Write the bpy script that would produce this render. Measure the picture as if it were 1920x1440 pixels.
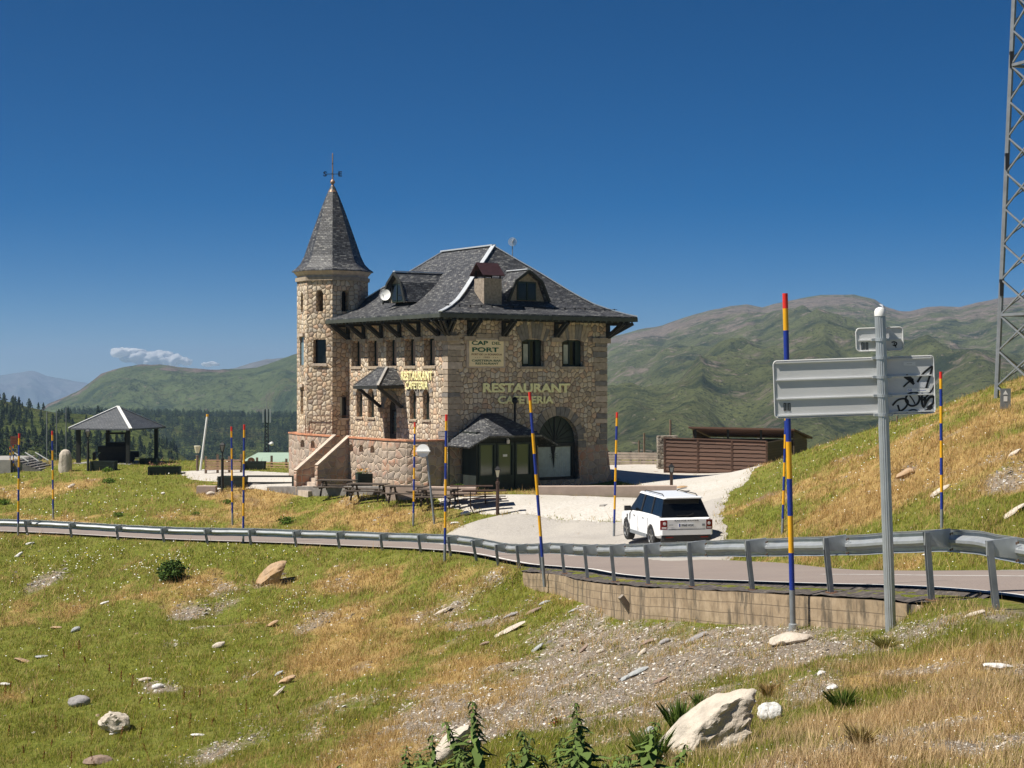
import bpy, bmesh, math, random
import numpy as np
from mathutils import Vector, Matrix

for o in list(bpy.data.objects): bpy.data.objects.remove(o)
scn = bpy.context.scene
C = scn.collection
R = math.radians
F, HY = 3000.0, 705.0            # focal length and horizon row, in pixels of the 1920 x 1440 photograph
rng = np.random.default_rng(7); random.seed(7)

# ------------------------------------------------------------ camera, sky, sun
cam = bpy.data.cameras.new('camera'); cam.lens = 36*F/1920; cam.sensor_width = 36
cam.shift_y = -(720-HY)/1920; cam.clip_start = .3; cam.clip_end = 60000
co = bpy.data.objects.new('camera', cam); C.objects.link(co); co.rotation_euler = (R(90), 0, 0); scn.camera = co
SUN_AZ = math.atan2(-.95, -.30)  # compass-like angle from +Y towards +X of the sun
SUN_EL = R(57)
w = bpy.data.worlds.new("World"); scn.world = w; w.use_nodes = True
nt = w.node_tree; nt.nodes.clear()
sky = nt.nodes.new('ShaderNodeTexSky'); sky.sky_type = 'NISHITA'; sky.sun_disc = False
sky.sun_elevation = SUN_EL; sky.sun_rotation = SUN_AZ; sky.altitude = 3000; sky.air_density = 0.65; sky.dust_density = 0; sky.ozone_density = 4.5
hs = nt.nodes.new('ShaderNodeHueSaturation'); hs.inputs['Saturation'].default_value = 1.42
gm = nt.nodes.new('ShaderNodeGamma'); gm.inputs[1].default_value = 1.0
bg = nt.nodes.new('ShaderNodeBackground'); bg.inputs[1].default_value = .046
wo = nt.nodes.new('ShaderNodeOutputWorld')
nt.links.new(sky.outputs[0], gm.inputs[0]); nt.links.new(gm.outputs[0], hs.inputs['Color']); nt.links.new(hs.outputs[0], bg.inputs[0]); nt.links.new(bg.outputs[0], wo.inputs[0])
sl = bpy.data.lights.new('sun', 'SUN'); sl.energy = 4.8; sl.angle = R(.53); sl.color = (1, .94, .84)
so = bpy.data.objects.new('sun', sl); C.objects.link(so)
sdir = Vector((math.sin(SUN_AZ)*math.cos(SUN_EL), math.cos(SUN_AZ)*math.cos(SUN_EL), math.sin(SUN_EL)))
so.rotation_euler = sdir.to_track_quat('Z', 'Y').to_euler()
scn.view_settings.view_transform = 'Standard'; scn.view_settings.look = 'None'; scn.view_settings.gamma = 1; scn.view_settings.exposure = .6
scn.cycles.max_bounces = 6; scn.cycles.volume_bounces = 0; scn.cycles.transparent_max_bounces = 8

# ------------------------------------------------------------ helpers
def P(px, py, d): return Vector(((px-960)/F*d, d, (HY-py)/F*d))
def smooth(x, a, b):
    t = np.clip((x-a)/(b-a), 0, 1); return t*t*(3-2*t)
def _h(ix, iy, s):
    n = (ix.astype(np.int64)*374761393 + iy.astype(np.int64)*668265263 + s*1442695041) & 0x7fffffff
    n = ((n ^ (n >> 13))*1274126177) & 0x7fffffff
    return ((n ^ (n >> 16)) & 0xffff)/65535.0
def vnoise(x, y, s=0):
    x = np.asarray(x, float); y = np.asarray(y, float)
    ix = np.floor(x); iy = np.floor(y); fx = x-ix; fy = y-iy
    fx = fx*fx*(3-2*fx); fy = fy*fy*(3-2*fy)
    a = _h(ix, iy, s); b = _h(ix+1, iy, s); c = _h(ix, iy+1, s); d = _h(ix+1, iy+1, s)
    return (a*(1-fx)+b*fx)*(1-fy)+(c*(1-fx)+d*fx)*fy
def fbm(x, y, o=4, s=0):
    t = 0; a = .5; n = 0
    for k in range(o):
        t = t+a*vnoise(x*2**k, y*2**k, s+k*17); n += a; a *= .5
    return t/n
def tag(o, label=None, cat=None, group=None, kind=None):
    if label: o['label'] = label
    if cat: o['category'] = cat
    if group: o['group'] = group
    if kind: o['kind'] = kind
    return o
def empty(name, loc=(0, 0, 0), rz=0):
    o = bpy.data.objects.new(name, None); C.objects.link(o); o.location = loc; o.rotation_euler = (0, 0, rz); return o
def copy_tree(o, parent=None):
    c = o.copy(); C.objects.link(c); c.parent = parent
    for ch in list(o.children): copy_tree(ch, c)
    return c
def auto_uv(me):
    n = len(me.polygons)
    if not n: return
    nl = len(me.loops)
    co_ = np.empty(len(me.vertices)*3); me.vertices.foreach_get('co', co_); co_ = co_.reshape(-1, 3)
    li = np.empty(nl, int); me.loops.foreach_get('vertex_index', li)
    pn = np.empty(n*3); me.polygons.foreach_get('normal', pn); pn = pn.reshape(-1, 3)
    lt = np.empty(n, int); me.polygons.foreach_get('loop_total', lt)
    fi = np.repeat(np.arange(n), lt)
    N = pn[fi]; p = co_[li]
    T = np.stack([-N[:, 1], N[:, 0], np.zeros(nl)], 1); L = np.linalg.norm(T, axis=1)
    flat = L < .15; T[flat] = (1, 0, 0); L[flat] = 1; T /= L[:, None]
    B = np.cross(N, T)
    uv = np.stack([(p*T).sum(1), (p*B).sum(1)], 1)
    l = me.uv_layers.new(name='UVMap'); l.data.foreach_set('uv', uv.astype(np.float32).ravel())
class MB:
    def __init__(s): s.v = []; s.f = []; s.mi = []; s.cur = 0
    def add(s, vs, fs, M=None):
        n = len(s.v)
        s.v += [tuple(M @ Vector(v)) for v in vs] if M is not None else [tuple(v) for v in vs]
        s.f += [tuple(i+n for i in f) for f in fs]; s.mi += [s.cur]*len(fs); return s
    def box(s, c, d, rz=0, M=None, bev=0):
        x, y, z = d[0]/2, d[1]/2, d[2]/2
        T = Matrix.Translation(c) @ Matrix.Rotation(rz, 4, 'Z')
        if M is not None: T = M @ T
        if bev:
            b = bev; vs = []; 
            for sz in (-1, 1):
                for (ax, ay) in ((x, y-b), (x-b, y), (-x+b, y), (-x, y-b), (-x, -y+b), (-x+b, -y), (x-b, -y), (x, -y+b)): vs.append((ax, ay, sz*z))
            return s.add(vs, [tuple(range(7, -1, -1)), tuple(range(8, 16))]+[(i, (i+1) % 8, 8+(i+1) % 8, 8+i) for i in range(8)], T)
        vs = [(-x, -y, -z), (x, -y, -z), (x, y, -z), (-x, y, -z), (-x, -y, z), (x, -y, z), (x, y, z), (-x, y, z)]
        return s.add(vs, [(0, 3, 2, 1), (4, 5, 6, 7), (0, 1, 5, 4), (1, 2, 6, 5), (2, 3, 7, 6), (3, 0, 4, 7)], T)
    def bb(s, a, b, M=None):
        return s.box([(a[i]+b[i])/2 for i in range(3)], [abs(b[i]-a[i]) for i in range(3)], 0, M)
    def bar(s, p, q, w_, h_=None, up=(0, 0, 1)):
        h_ = h_ or w_; p = Vector(p); q = Vector(q); d = (q-p); L = d.length; d.normalize()
        u = Vector(up)
        if abs(d.dot(u)) > .98: u = Vector((1, 0, 0))
        sx = d.cross(u).normalized(); uz = sx.cross(d)
        vs = []
        for e in (p, q):
            for a, b in ((-1, -1), (1, -1), (1, 1), (-1, 1)): vs.append(e+sx*a*w_/2+uz*b*h_/2)
        return s.add(vs, [(0, 1, 2, 3), (7, 6, 5, 4), (0, 4, 5, 1), (1, 5, 6, 2), (2, 6, 7, 3), (3, 7, 4, 0)])
    def tube(s, pts, r, n=8, cap=True):
        pts = [Vector(p) for p in pts]; rs = r if isinstance(r, (list, tuple)) else [r]*len(pts)
        vs = []; fs = []
        for i, p in enumerate(pts):
            d = (pts[min(i+1, len(pts)-1)]-pts[max(i-1, 0)]).normalized()
            u = Vector((0, 0, 1)) if abs(d.z) < .9 else Vector((1, 0, 0))
            a = d.cross(u).normalized(); b = a.cross(d)
            for k in range(n):
                t = 2*math.pi*k/n; vs.append(p+a*math.cos(t)*rs[i]+b*math.sin(t)*rs[i])
        for i in range(len(pts)-1):
            for k in range(n): fs.append((i*n+k, (i+1)*n+k, (i+1)*n+(k+1) % n, i*n+(k+1) % n))
        if cap: fs.append(tuple(range(n))); fs.append(tuple(range(len(vs)-1, len(vs)-1-n, -1)))
        return s.add(vs, fs)
    def lathe(s, prof, c=(0, 0, 0), n=12, ph=0, M=None):
        vs = []; fs = []
        for r, z in prof:
            for k in range(n):
                t = 2*math.pi*k/n+ph; vs.append((c[0]+r*math.cos(t), c[1]+r*math.sin(t), c[2]+z))
        for i in range(len(prof)-1):
            for k in range(n): fs.append((i*n+k, i*n+(k+1) % n, (i+1)*n+(k+1) % n, (i+1)*n+k))
        fs.append(tuple(range(n-1, -1, -1))); fs.append(tuple(range(len(vs)-n, len(vs))))
        return s.add(vs, fs, M)
    def prism(s, poly, z0, z1, M=None):
        a = sum(poly[i][0]*poly[(i+1) % len(poly)][1]-poly[(i+1) % len(poly)][0]*poly[i][1] for i in range(len(poly)))
        if a < 0: poly = poly[::-1]
        n = len(poly)
        vs = [(x, y, z0) for x, y in poly]+[(x, y, z1) for x, y in poly]
        return s.add(vs, [tuple(range(n-1, -1, -1)), tuple(range(n, 2*n))]+[(i, (i+1) % n, n+(i+1) % n, n+i) for i in range(n)], M)
    def mesh(s, name):
        me = bpy.data.meshes.new(name); me.from_pydata([tuple(v) for v in s.v], [], s.f); me.update(); return me
    def build(s, name, m=None, parent=None, sm=False, recalc=False):
        me = s.mesh(name)
        return link_mesh(name, me, m, parent, sm, s.mi if any(s.mi) else None)
def link_mesh(name, me, m=None, parent=None, sm=False, mi=None):
    auto_uv(me)
    o = bpy.data.objects.new(name, me); C.objects.link(o)
    for x in (m if isinstance(m, (list, tuple)) else [m]):
        if x: me.materials.append(x)
    if mi: me.polygons.foreach_set('material_index', mi)
    if sm:
        me.polygons.foreach_set('use_smooth', [True]*len(me.polygons))
        if sm != 'all':
            try: me.set_sharp_from_angle(angle=R(35))
            except Exception: pass
    if parent: o.parent = parent
    return o
# plane maps: XZ(y0) takes a polygon drawn in (x,z) and extrudes it along y; YZ does so for (y,z) along x
def XZ(y0=0): return Matrix(((1, 0, 0, 0), (0, 0, -1, y0), (0, 1, 0, 0), (0, 0, 0, 1)))
def YZ(x0=0): return Matrix(((0, 0, 1, x0), (1, 0, 0, 0), (0, 1, 0, 0), (0, 0, 0, 1)))
def arch(cx, z0, z1, w_, n=10):
    r = w_/2; return [(cx-r, z0), (cx+r, z0)]+[(cx+r*math.cos(math.pi*k/n), z1-r+r*math.sin(math.pi*k/n)) for k in range(n+1)]
def boolean(me, cut, op='DIFFERENCE'):
    a = bpy.data.objects.new('a_', me); b = bpy.data.objects.new('b_', cut); C.objects.link(a); C.objects.link(b)
    m = a.modifiers.new('b', 'BOOLEAN'); m.operation = op; m.object = b; m.solver = 'EXACT'; m.use_self = True
    dg = bpy.context.evaluated_depsgraph_get(); r = bpy.data.meshes.new_from_object(a.evaluated_get(dg))
    bpy.data.objects.remove(a); bpy.data.objects.remove(b); return r
def text_mesh(s, size, depth=.02, off=0.0, sx=1.0, align='CENTER', shear=0):
    c = bpy.data.curves.new('t', 'FONT'); c.body = s; c.size = size; c.extrude = depth; c.offset = off; c.align_x = align; c.resolution_u = 3; c.shear = shear
    o = bpy.data.objects.new('t', c); C.objects.link(o); o.scale = (sx, 1, 1)
    dg = bpy.context.evaluated_depsgraph_get(); me = bpy.data.meshes.new_from_object(o.evaluated_get(dg))
    bpy.data.objects.remove(o); me.transform(Matrix.Diagonal((sx, 1, 1, 1))); return me
def text(name, s, w_, h_, M, m, parent=None, depth=.02, off=0.0):
    me = text_mesh(s, 1, depth, off)
    xs = [v.co.x for v in me.vertices]; ys = [v.co.y for v in me.vertices]
    cx = (max(xs)+min(xs))/2; kx = w_/(max(xs)-min(xs)); ky = h_/(max(ys)-min(ys)); y0 = min(ys)
    for v in me.vertices: v.co.x = (v.co.x-cx)*kx; v.co.y = (v.co.y-y0)*ky
    me.transform(M); return link_mesh(name, me, m, parent)
def noisy(me, amp, scale, seed=0):
    co_ = np.empty(len(me.vertices)*3); me.vertices.foreach_get('co', co_); p = co_.reshape(-1, 3)
    for k in range(3):
        p[:, k] += amp*(fbm(p[:, (k+1) % 3]/scale+seed*3.1, p[:, (k+2) % 3]/scale+k*7.3+p[:, k]/scale*.7, 3, seed)-.5)*2
    me.vertices.foreach_set('co', p.ravel()); me.update()

# ------------------------------------------------------------ materials
MT = {}
class NB:
    def __init__(s, name):
        s.m = bpy.data.materials.new(name); s.m.use_nodes = True; s.t = s.m.node_tree; s.t.nodes.clear()
        s.out = s.n('OutputMaterial'); s.p = s.n('BsdfPrincipled'); s.l(s.p.outputs[0], s.out.inputs[0]); MT[name] = s.m
    def n(s, k, **kw):
        x = s.t.nodes.new('ShaderNode'+k)
        for a, b in kw.items(): setattr(x, a, b)
        return x
    def l(s, a, b): s.t.links.new(a, b)
    def v(s, sock, val):
        if hasattr(val, 'links') or hasattr(val, 'is_linked'): s.l(val, sock)
        else: sock.default_value = val
    def col(s, c): return tuple(c)+(1,) if len(c) == 3 else c
    def tc(s, o='Object'): return s.n('TexCoord').outputs[o]
    def noise(s, vec, scale, detail=4, rough=.55, dim='3D'):
        x = s.n('TexNoise', noise_dimensions=dim); s.l(vec, x.inputs['Vector']); x.inputs['Scale'].default_value = scale; x.inputs['Detail'].default_value = detail; x.inputs['Roughness'].default_value = rough; return x.outputs['Fac']
    def mapping(s, vec, sc): 
        x = s.n('Mapping'); s.l(vec, x.inputs[0]); x.inputs['Scale'].default_value = sc; return x.outputs[0]
    def ramp(s, fac, stops, interp='LINEAR'):
        x = s.n('ValToRGB'); s.l(fac, x.inputs[0]); e = x.color_ramp.elements; x.color_ramp.interpolation = interp
        e[0].position, e[0].color = stops[0][0], s.col(stops[0][1]); e[1].position, e[1].color = stops[-1][0], s.col(stops[-1][1])
        for p_, c in stops[1:-1]: q = e.new(p_); q.color = s.col(c)
        return x.outputs[0]
    def mix(s, f, a, b, bt='MIX'):
        x = s.n('Mix', data_type='RGBA', blend_type=bt); s.v(x.inputs[0], f)
        s.v(x.inputs[6], s.col(a) if isinstance(a, tuple) else a); s.v(x.inputs[7], s.col(b) if isinstance(b, tuple) else b); return x.outputs[2]
    def math(s, op, a, b=0.0, c=None):
        x = s.n('Math', operation=op); s.v(x.inputs[0], a); s.v(x.inputs[1], b)
        if c is not None: s.v(x.inputs[2], c)
        return x.outputs[0]
    def base(s, c): s.v(s.p.inputs['Base Color'], s.col(c) if isinstance(c, tuple) else c)
    def bump(s, h, strength=.5, dist=.02):
        x = s.n('Bump'); s.l(h, x.inputs['Height']); x.inputs['Strength'].default_value = strength; x.inputs['Distance'].default_value = dist; s.l(x.outputs[0], s.p.inputs['Normal'])
def simple(name, c, rough=.7, metal=0, var=.25, scale=3, bump=0, spec=None, bscale=None):
    b = NB(name); o = b.tc()
    n = b.noise(o, scale, 5)
    k = b.ramp(n, [(.25, tuple(x*(1-var) for x in c)), (.75, tuple(min(1, x*(1+var)) for x in c))]); b.base(k)
    b.p.inputs['Roughness'].default_value = rough; b.p.inputs['Metallic'].default_value = metal
    if spec is not None: b.p.inputs['Specular IOR Level'].default_value = spec
    if bump: b.bump(b.noise(o, bscale or scale*6, 4), .6, bump)
    return b.m
# ---- stone walling
def stone_mat(name, scale, stops, mortar, squash=1.0, rnd=.85, joint=.05, dist=.05, stain=None):
    b = NB(name); uv = b.tc('UV')
    wob = b.n('TexNoise', noise_dimensions='2D'); b.l(uv, wob.inputs['Vector']); wob.inputs['Scale'].default_value = 3
    ad = b.n('VectorMath', operation='MULTIPLY_ADD'); b.l(wob.outputs['Color'], ad.inputs[0]); ad.inputs[1].default_value = (.12, .12, 0); b.l(uv, ad.inputs[2])
    mp = b.mapping(ad.outputs[0], (scale*squash, scale, 1))
    v1 = b.n('TexVoronoi', voronoi_dimensions='2D', feature='F1'); v2 = b.n('TexVoronoi', voronoi_dimensions='2D', feature='DISTANCE_TO_EDGE')
    for v in (v1, v2): b.l(mp, v.inputs['Vector']); v.inputs['Scale'].default_value = 1; v.inputs['Randomness'].default_value = rnd
    sep = b.n('SeparateColor'); b.l(v1.outputs['Color'], sep.inputs[0])
    c = b.ramp(sep.outputs[0], stops, 'LINEAR')
    c = b.mix(b.math('MULTIPLY', b.math('POWER', sep.outputs[1], 2.5), .5), c, (.12, .115, .115))
    o = b.tc(); n = b.noise(o, 9, 5, .65)
    c = b.mix(b.math('MULTIPLY', n, .4), c, tuple(x*.5 for x in stops[1][1]))
    if stain: c = b.mix(b.ramp(b.noise(o, 1.1, 4), [(.5, (0, 0, 0)), (.68, (.8, .8, .8))]), c, stain)
    e = b.ramp(v2.outputs['Distance'], [(joint*.4, (0, 0, 0)), (joint*1.3, (1, 1, 1))])
    b.base(b.mix(e, mortar, c)); b.p.inputs['Roughness'].default_value = .93
    dome = b.ramp(v2.outputs['Distance'], [(0, (0, 0, 0)), (.12, (.7, .7, .7)), (.4, (1, 1, 1))], 'EASE')
    h = b.math('ADD', dome, b.math('MULTIPLY', n, .35)); b.bump(h, 1.0, dist)
    return b.m
WARM = [(0, (.46, .36, .25)), (.25, (.72, .57, .40)), (.5, (.68, .60, .49)), (.72, (.78, .61, .42)), (.88, (.66, .43, .28)), (1, (.36, .32, .28))]
stone_mat('stone', 4.0, WARM, (.21, .15, .10), 1.0, rnd=.72, joint=.045, dist=.05)
stone_mat('base_stone', 2.7, [(0, (.33, .26, .20)), (.4, (.52, .41, .31)), (.7, (.42, .35, .29)), (1, (.50, .31, .22))], (.50, .40, .31), 1, joint=.09, dist=.05, stain=(.50, .22, .12))
stone_mat('pillar_stone', 5.5, [(0, (.2, .17, .13)), (.5, (.42, .36, .28)), (1, (.3, .27, .24))], (.09, .07, .05), .6)
def slate_mat(name, bw, bh, pal, dist=.015):
    b = NB(name); uv = b.tc('UV')
    br = b.n('TexBrick'); b.l(uv, br.inputs['Vector']); br.inputs['Scale'].default_value = 1; br.inputs['Brick Width'].default_value = bw; br.inputs['Row Height'].default_value = bh
    br.inputs['Mortar Size'].default_value = .012; br.inputs['Mortar Smooth'].default_value = .3; br.offset = .5
    br.inputs['Color1'].default_value = (0, 0, 0, 1); br.inputs['Color2'].default_value = (1, 1, 1, 1); br.inputs['Mortar'].default_value = (0, 0, 0, 1); br.inputs['Bias'].default_value = 0
    c = b.ramp(br.outputs['Color'], pal)
    o = b.tc(); n = b.noise(o, 2.2, 6, .7); n2 = b.noise(o, 16, 3, .6)
    c = b.mix(b.ramp(n2, [(.58, (0, 0, 0)), (.72, (.75, .75, .75))]), c, (.30, .295, .27))
    c = b.mix(b.ramp(n, [(.62, (0, 0, 0)), (.75, (.5, .5, .5))]), c, (.22, .13, .09))
    c = b.mix(br.outputs['Fac'], c, (.015, .015, .017)); b.base(c)
    b.p.inputs['Roughness'].default_value = .55
    b.bump(b.math('ADD', b.math('SUBTRACT', b.math('MULTIPLY', br.outputs['Color'], .5), br.outputs['Fac']), b.math('MULTIPLY', n2, .6)), 1, dist)
    return b.m
slate_mat('slate', .2, .095, [(0, (.026, .028, .034)), (.45, (.058, .061, .070)), (.8, (.105, .108, .115)), (1, (.22, .22, .21))])
slate_mat('gazebo_slate', .2, .12, [(0, (.06, .068, .08)), (1, (.10, .11, .125))], .006)
def board_mat(name, c, bw=6, bh=.14, var=.35, vertical=False):
    b = NB(name); uv = b.tc('UV'); mp = b.n('Mapping'); b.l(uv, mp.inputs[0]); mp.inputs['Rotation'].default_value = (0, 0, R(90) if vertical else 0)
    br = b.n('TexBrick'); b.l(mp.outputs[0], br.inputs['Vector']); br.inputs['Scale'].default_value = 1; br.inputs['Brick Width'].default_value = bw; br.inputs['Row Height'].default_value = bh
    br.inputs['Mortar Size'].default_value = .006; br.inputs['Color1'].default_value = (0, 0, 0, 1); br.inputs['Color2'].default_value = (1, 1, 1, 1)
    g = b.noise(b.mapping(mp.outputs[0], (1.2, 22, 1)), 1.5, 4)
    k = b.ramp(b.math('ADD', b.math('MULTIPLY', br.outputs['Color'], .5), b.math('MULTIPLY', g, .5)), [(.15, tuple(x*(1-var) for x in c)), (.85, tuple(x*(1+var) for x in c))])
    b.base(b.mix(br.outputs['Fac'], k, tuple(x*.25 for x in c))); b.p.inputs['Roughness'].default_value = .8; b.bump(g, .5, .005); return b.m
board_mat('brown_boards', (.115, .062, .042)); board_mat('shed_boards', (.085, .062, .038)); board_mat('green_boards', (.014, .02, .016), bh=.12, vertical=True)
simple('timber', (.17, .12, .085), .85, 0, .35, 5, .004); simple('grey_timber', (.26, .225, .185), .9, 0, .3, 6, .004)
simple('dark_timber', (.02, .022, .02), .7, 0, .4, 6); simple('dark_green', (.012, .026, .02), .6, 0, .35, 4)
simple('fascia', (.055, .062, .05), .6, 0, .3, 4)
simple('brown_steel', (.07, .04, .03), .55, .2, .3, 6); simple('black_iron', (.012, .012, .013), .5, .3, .3, 6)
simple('mast_steel', (.25, .265, .28), .5, .35, .2, 4); simple('galvanised', (.46, .485, .50), .42, .55, .16, 4, .001, bscale=60); simple('galv_dull', (.24, .26, .275), .6, .35, .22, 5, .001)
simple('sign_back', (.66, .665, .66), .55, .1, .06, 1.3); simple('white_paint', (.80, .80, .78), .5, 0, .05, 4)
simple('ridge_metal', (.66, .69, .72), .38, .35, .1, 5); simple('aluminium', (.62, .62, .60), .4, .6, .1, 5)
simple('red_paint', (.72, .03, .02), .45, 0, .12, 5); simple('yellow_paint', (.80, .40, .01), .45, 0, .1, 5); simple('blue_paint', (.012, .035, .26), .45, 0, .15, 5)
simple('concrete', (.46, .405, .34), .92, 0, .22, 2.5, .01); simple('grey_concrete', (.33, .31, .285), .92, 0, .2, 2.5, .01)
simple('planter_wall', (.46, .36, .30), .92, 0, .14, 2.0, .008); simple('corbel', (.37, .30, .225), .92, 0, .3, 5, .02)
simple('dark_stone', (.20, .185, .17), .92, 0, .3, 4, .02); simple('rust', (.17, .085, .045), .8, .2, .35, 12)
simple('cap_stone', (.50, .41, .33), .9, 0, .25, 4, .01); simple('chimney_stone', (.33, .27, .21), .95, 0, .4, 9, .05)
simple('chimney_cap', (.055, .026, .028), .5, .2, .25, 5)
simple('letters', (.94, .88, .46), .6, 0, .08, 6); simple('sign_board', (.88, .72, .44), .6, 0, .05, 2); simple('sign_green', (.02, .10, .045), .6, 0, .1, 4); simple('sign_brown', (.22, .10, .03), .6, 0, .1, 4)
simple('black_paint', (.01, .01, .011), .5, 0, .2, 6); simple('blue_ink', (.01, .04, .45), .5, 0, .1, 6)
simple('car_paint', (.86, .87, .88), .22, 0, .012, 2, spec=.6); simple('rubber', (.013, .013, .013), .8, 0, .3, 9); simple('black_plastic', (.018, .018, .02), .55, 0, .25, 6); simple('rim', (.30, .31, .32), .3, .8, .1, 5)
simple('tail_red', (.19, .012, .014), .2, 0, .3, 30); simple('lamp_clear', (.75, .72, .72), .15, 0, .1, 20); simple('plate_white', (.80, .82, .84), .5, 0, .03, 5)
simple('curtain', (.50, .56, .53), .9, 0, .16, 4); simple('drape', (.42, .44, .37), .9, 0, .15, 5); simple('wall_paint', (.75, .73, .69), .8, 0, .04, 3)
simple('blind', (.34, .265, .215), .85, 0, .25, 5); simple('copper', (.30, .19, .13), .5, .4, .3, 8); simple('lamp_glass', (.72, .66, .46), .25, 0, .1, 6); simple('sticker', (.62, .64, .68), .6, 0, .1, 30)
simple('pale_green_sheet', (.30, .40, .31), .7, 0, .1, .6); simple('brown_sign', (.13, .035, .025), .6, 0, .1, 5); simple('machine', (.018, .016, .014), .7, .2, .4, 6)
simple('flower_orange', (.75, .33, .02), .8, 0, .3, 30); simple('flower_white', (.82, .82, .78), .8, 0, .05, 30); simple('bark', (.07, .05, .04), .95, 0, .35, 6)
simple('snow', (.85, .86, .88), .7, 0, .03, 1)
def rockmat(name, c, c2, sc=3):
    b = NB(name); o = b.tc(); n = b.noise(o, sc, 8, .62); n2 = b.noise(o, sc*7, 5, .6)
    k = b.ramp(n, [(.3, tuple(x*.55 for x in c)), (.5, c), (.62, c2), (.8, tuple(min(1, x*1.15) for x in c))])
    b.base(b.mix(b.math('MULTIPLY', n2, .35), k, tuple(x*.5 for x in c))); b.p.inputs['Roughness'].default_value = .95
    b.bump(b.math('ADD', n, b.math('MULTIPLY', n2, .4)), .9, .05); return b.m
rockmat('rock_pale', (.60, .53, .44), (.52, .44, .36)); rockmat('rock_grey', (.34, .32, .31), (.24, .23, .23)); rockmat('rock_rust', (.46, .32, .20), (.42, .26, .13), 2)
rockmat('rock_white', (.76, .74, .71), (.66, .64, .62)); rockmat('rock_brown', (.30, .215, .165), (.22, .16, .13)); rockmat('rock_slate', (.40, .41, .41), (.31, .33, .33))
def glass(name, c=(.02, .025, .03), r=.05):
    b = NB(name); b.base(c); b.p.inputs['Roughness'].default_value = r; b.p.inputs['Specular IOR Level'].default_value = .8; return b.m
glass('dark_glass', (.012, .014, .016), .12); MT['dark_glass'].node_tree.nodes['Principled BSDF'].inputs['Specular IOR Level'].default_value = .35; glass('car_glass', (.006, .007, .008), .06); MT['car_glass'].node_tree.nodes['Principled BSDF'].inputs['Specular IOR Level'].default_value = .35; glass('pane_green', (.075, .10, .07), .1); glass('pane_sky', (.16, .24, .29), .08)
def attr_leaf(name, rough=.8, transl=.25):
    b = NB(name); a = b.n('Attribute', attribute_name='Col', attribute_type='GEOMETRY')
    b.base(a.outputs['Color']); b.p.inputs['Roughness'].default_value = rough; b.p.inputs['Specular IOR Level'].default_value = .15
    t = b.n('BsdfTranslucent'); b.l(a.outputs['Color'], t.inputs[0]); m = b.n('MixShader'); m.inputs[0].default_value = transl
    b.l(b.p.outputs[0], m.inputs[1]); b.l(t.outputs[0], m.inputs[2]); b.l(m.outputs[0], b.out.inputs[0]); return b.m
attr_leaf('grass_blades'); attr_leaf('foliage', transl=.15); attr_leaf('pebbles', .9, 0)
# ground: colours come from the painted mask attribute (R straw, G bare scree, B dry earth) and fine noise
b = NB('ground'); o = b.tc(); a = b.n('Attribute', attribute_name='mask'); sp = b.n('SeparateColor'); b.l(a.outputs['Color'], sp.inputs[0])
n1 = b.noise(o, 1.3, 7, .65); n2 = b.noise(o, 7, 6, .7); n3 = b.noise(o, 30, 4, .7); n4 = b.noise(o, .35, 4)
g = b.ramp(n2, [(.3, (.085, .11, .016)), (.5, (.18, .205, .034)), (.7, (.29, .28, .06))])
g = b.mix(b.ramp(n1, [(.45, (0, 0, 0)), (.7, (.6, .6, .6))]), g, (.27, .225, .075))
s_ = b.ramp(n2, [(.25, (.26, .165, .055)), (.5, (.46, .31, .115)), (.75, (.58, .43, .20))])
sc_ = b.ramp(n3, [(.3, (.14, .11, .085)), (.45, (.28, .225, .17)), (.6, (.40, .34, .27)), (.75, (.56, .52, .46))])
e_ = b.ramp(n2, [(.3, (.19, .12, .07)), (.7, (.34, .25, .17))])
def thr(ch, nn, lo=.35, wd=.3): return b.ramp(b.math('ADD', ch, b.math('MULTIPLY', b.math('SUBTRACT', nn, .5), .9)), [(lo, (0, 0, 0)), (lo+wd, (1, 1, 1))])
c = b.mix(thr(sp.outputs[0], n1), g, s_); c = b.mix(thr(sp.outputs[2], n1), c, e_); c = b.mix(thr(sp.outputs[1], n2), c, sc_)
b.base(c); b.p.inputs['Roughness'].default_value = .97; b.p.inputs['Specular IOR Level'].default_value = .1
b.bump(b.math('ADD', n2, b.math('MULTIPLY', n3, .5)), 1, .12)
def surf(name, stops, sc, sc2, bump=.01, patch=None):
    b = NB(name); o = b.tc(); n = b.noise(o, sc, 6, .7); n2 = b.noise(o, sc2, 5, .6)
    c = b.ramp(n, stops)
    if patch: c = b.mix(b.ramp(n2, [(.45, (0, 0, 0)), (.7, (.75, .75, .75))]), c, patch)
    b.base(c); b.p.inputs['Roughness'].default_value = .93; b.bump(n, .6, bump); return b
surf('gravel', [(.3, (.38, .35, .31)), (.5, (.50, .47, .425)), (.7, (.60, .57, .53))], 9, .35, .03, (.42, .385, .33))
surf('apron', [(.3, (.25, .23, .205)), (.5, (.355, .33, .30)), (.7, (.44, .415, .38))], 14, .5, .01, (.42, .39, .345))
b = surf('asphalt', [(.3, (.16, .13, .12)), (.5, (.23, .187, .165)), (.7, (.29, .24, .215))], 30, .45, .006, (.27, .225, .195))
surf('verge', [(.35, (.035, .03, .028)), (.55, (.09, .075, .065)), (.7, (.22, .19, .16))], 8, 1.2, .06)
b = NB('road_line'); o = b.tc(); n = b.noise(o, 5, 6, .7); b.base(b.ramp(n, [(.34, (.3, .27, .25)), (.45, (.72, .71, .68))])); b.p.inputs['Roughness'].default_value = .8
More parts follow.
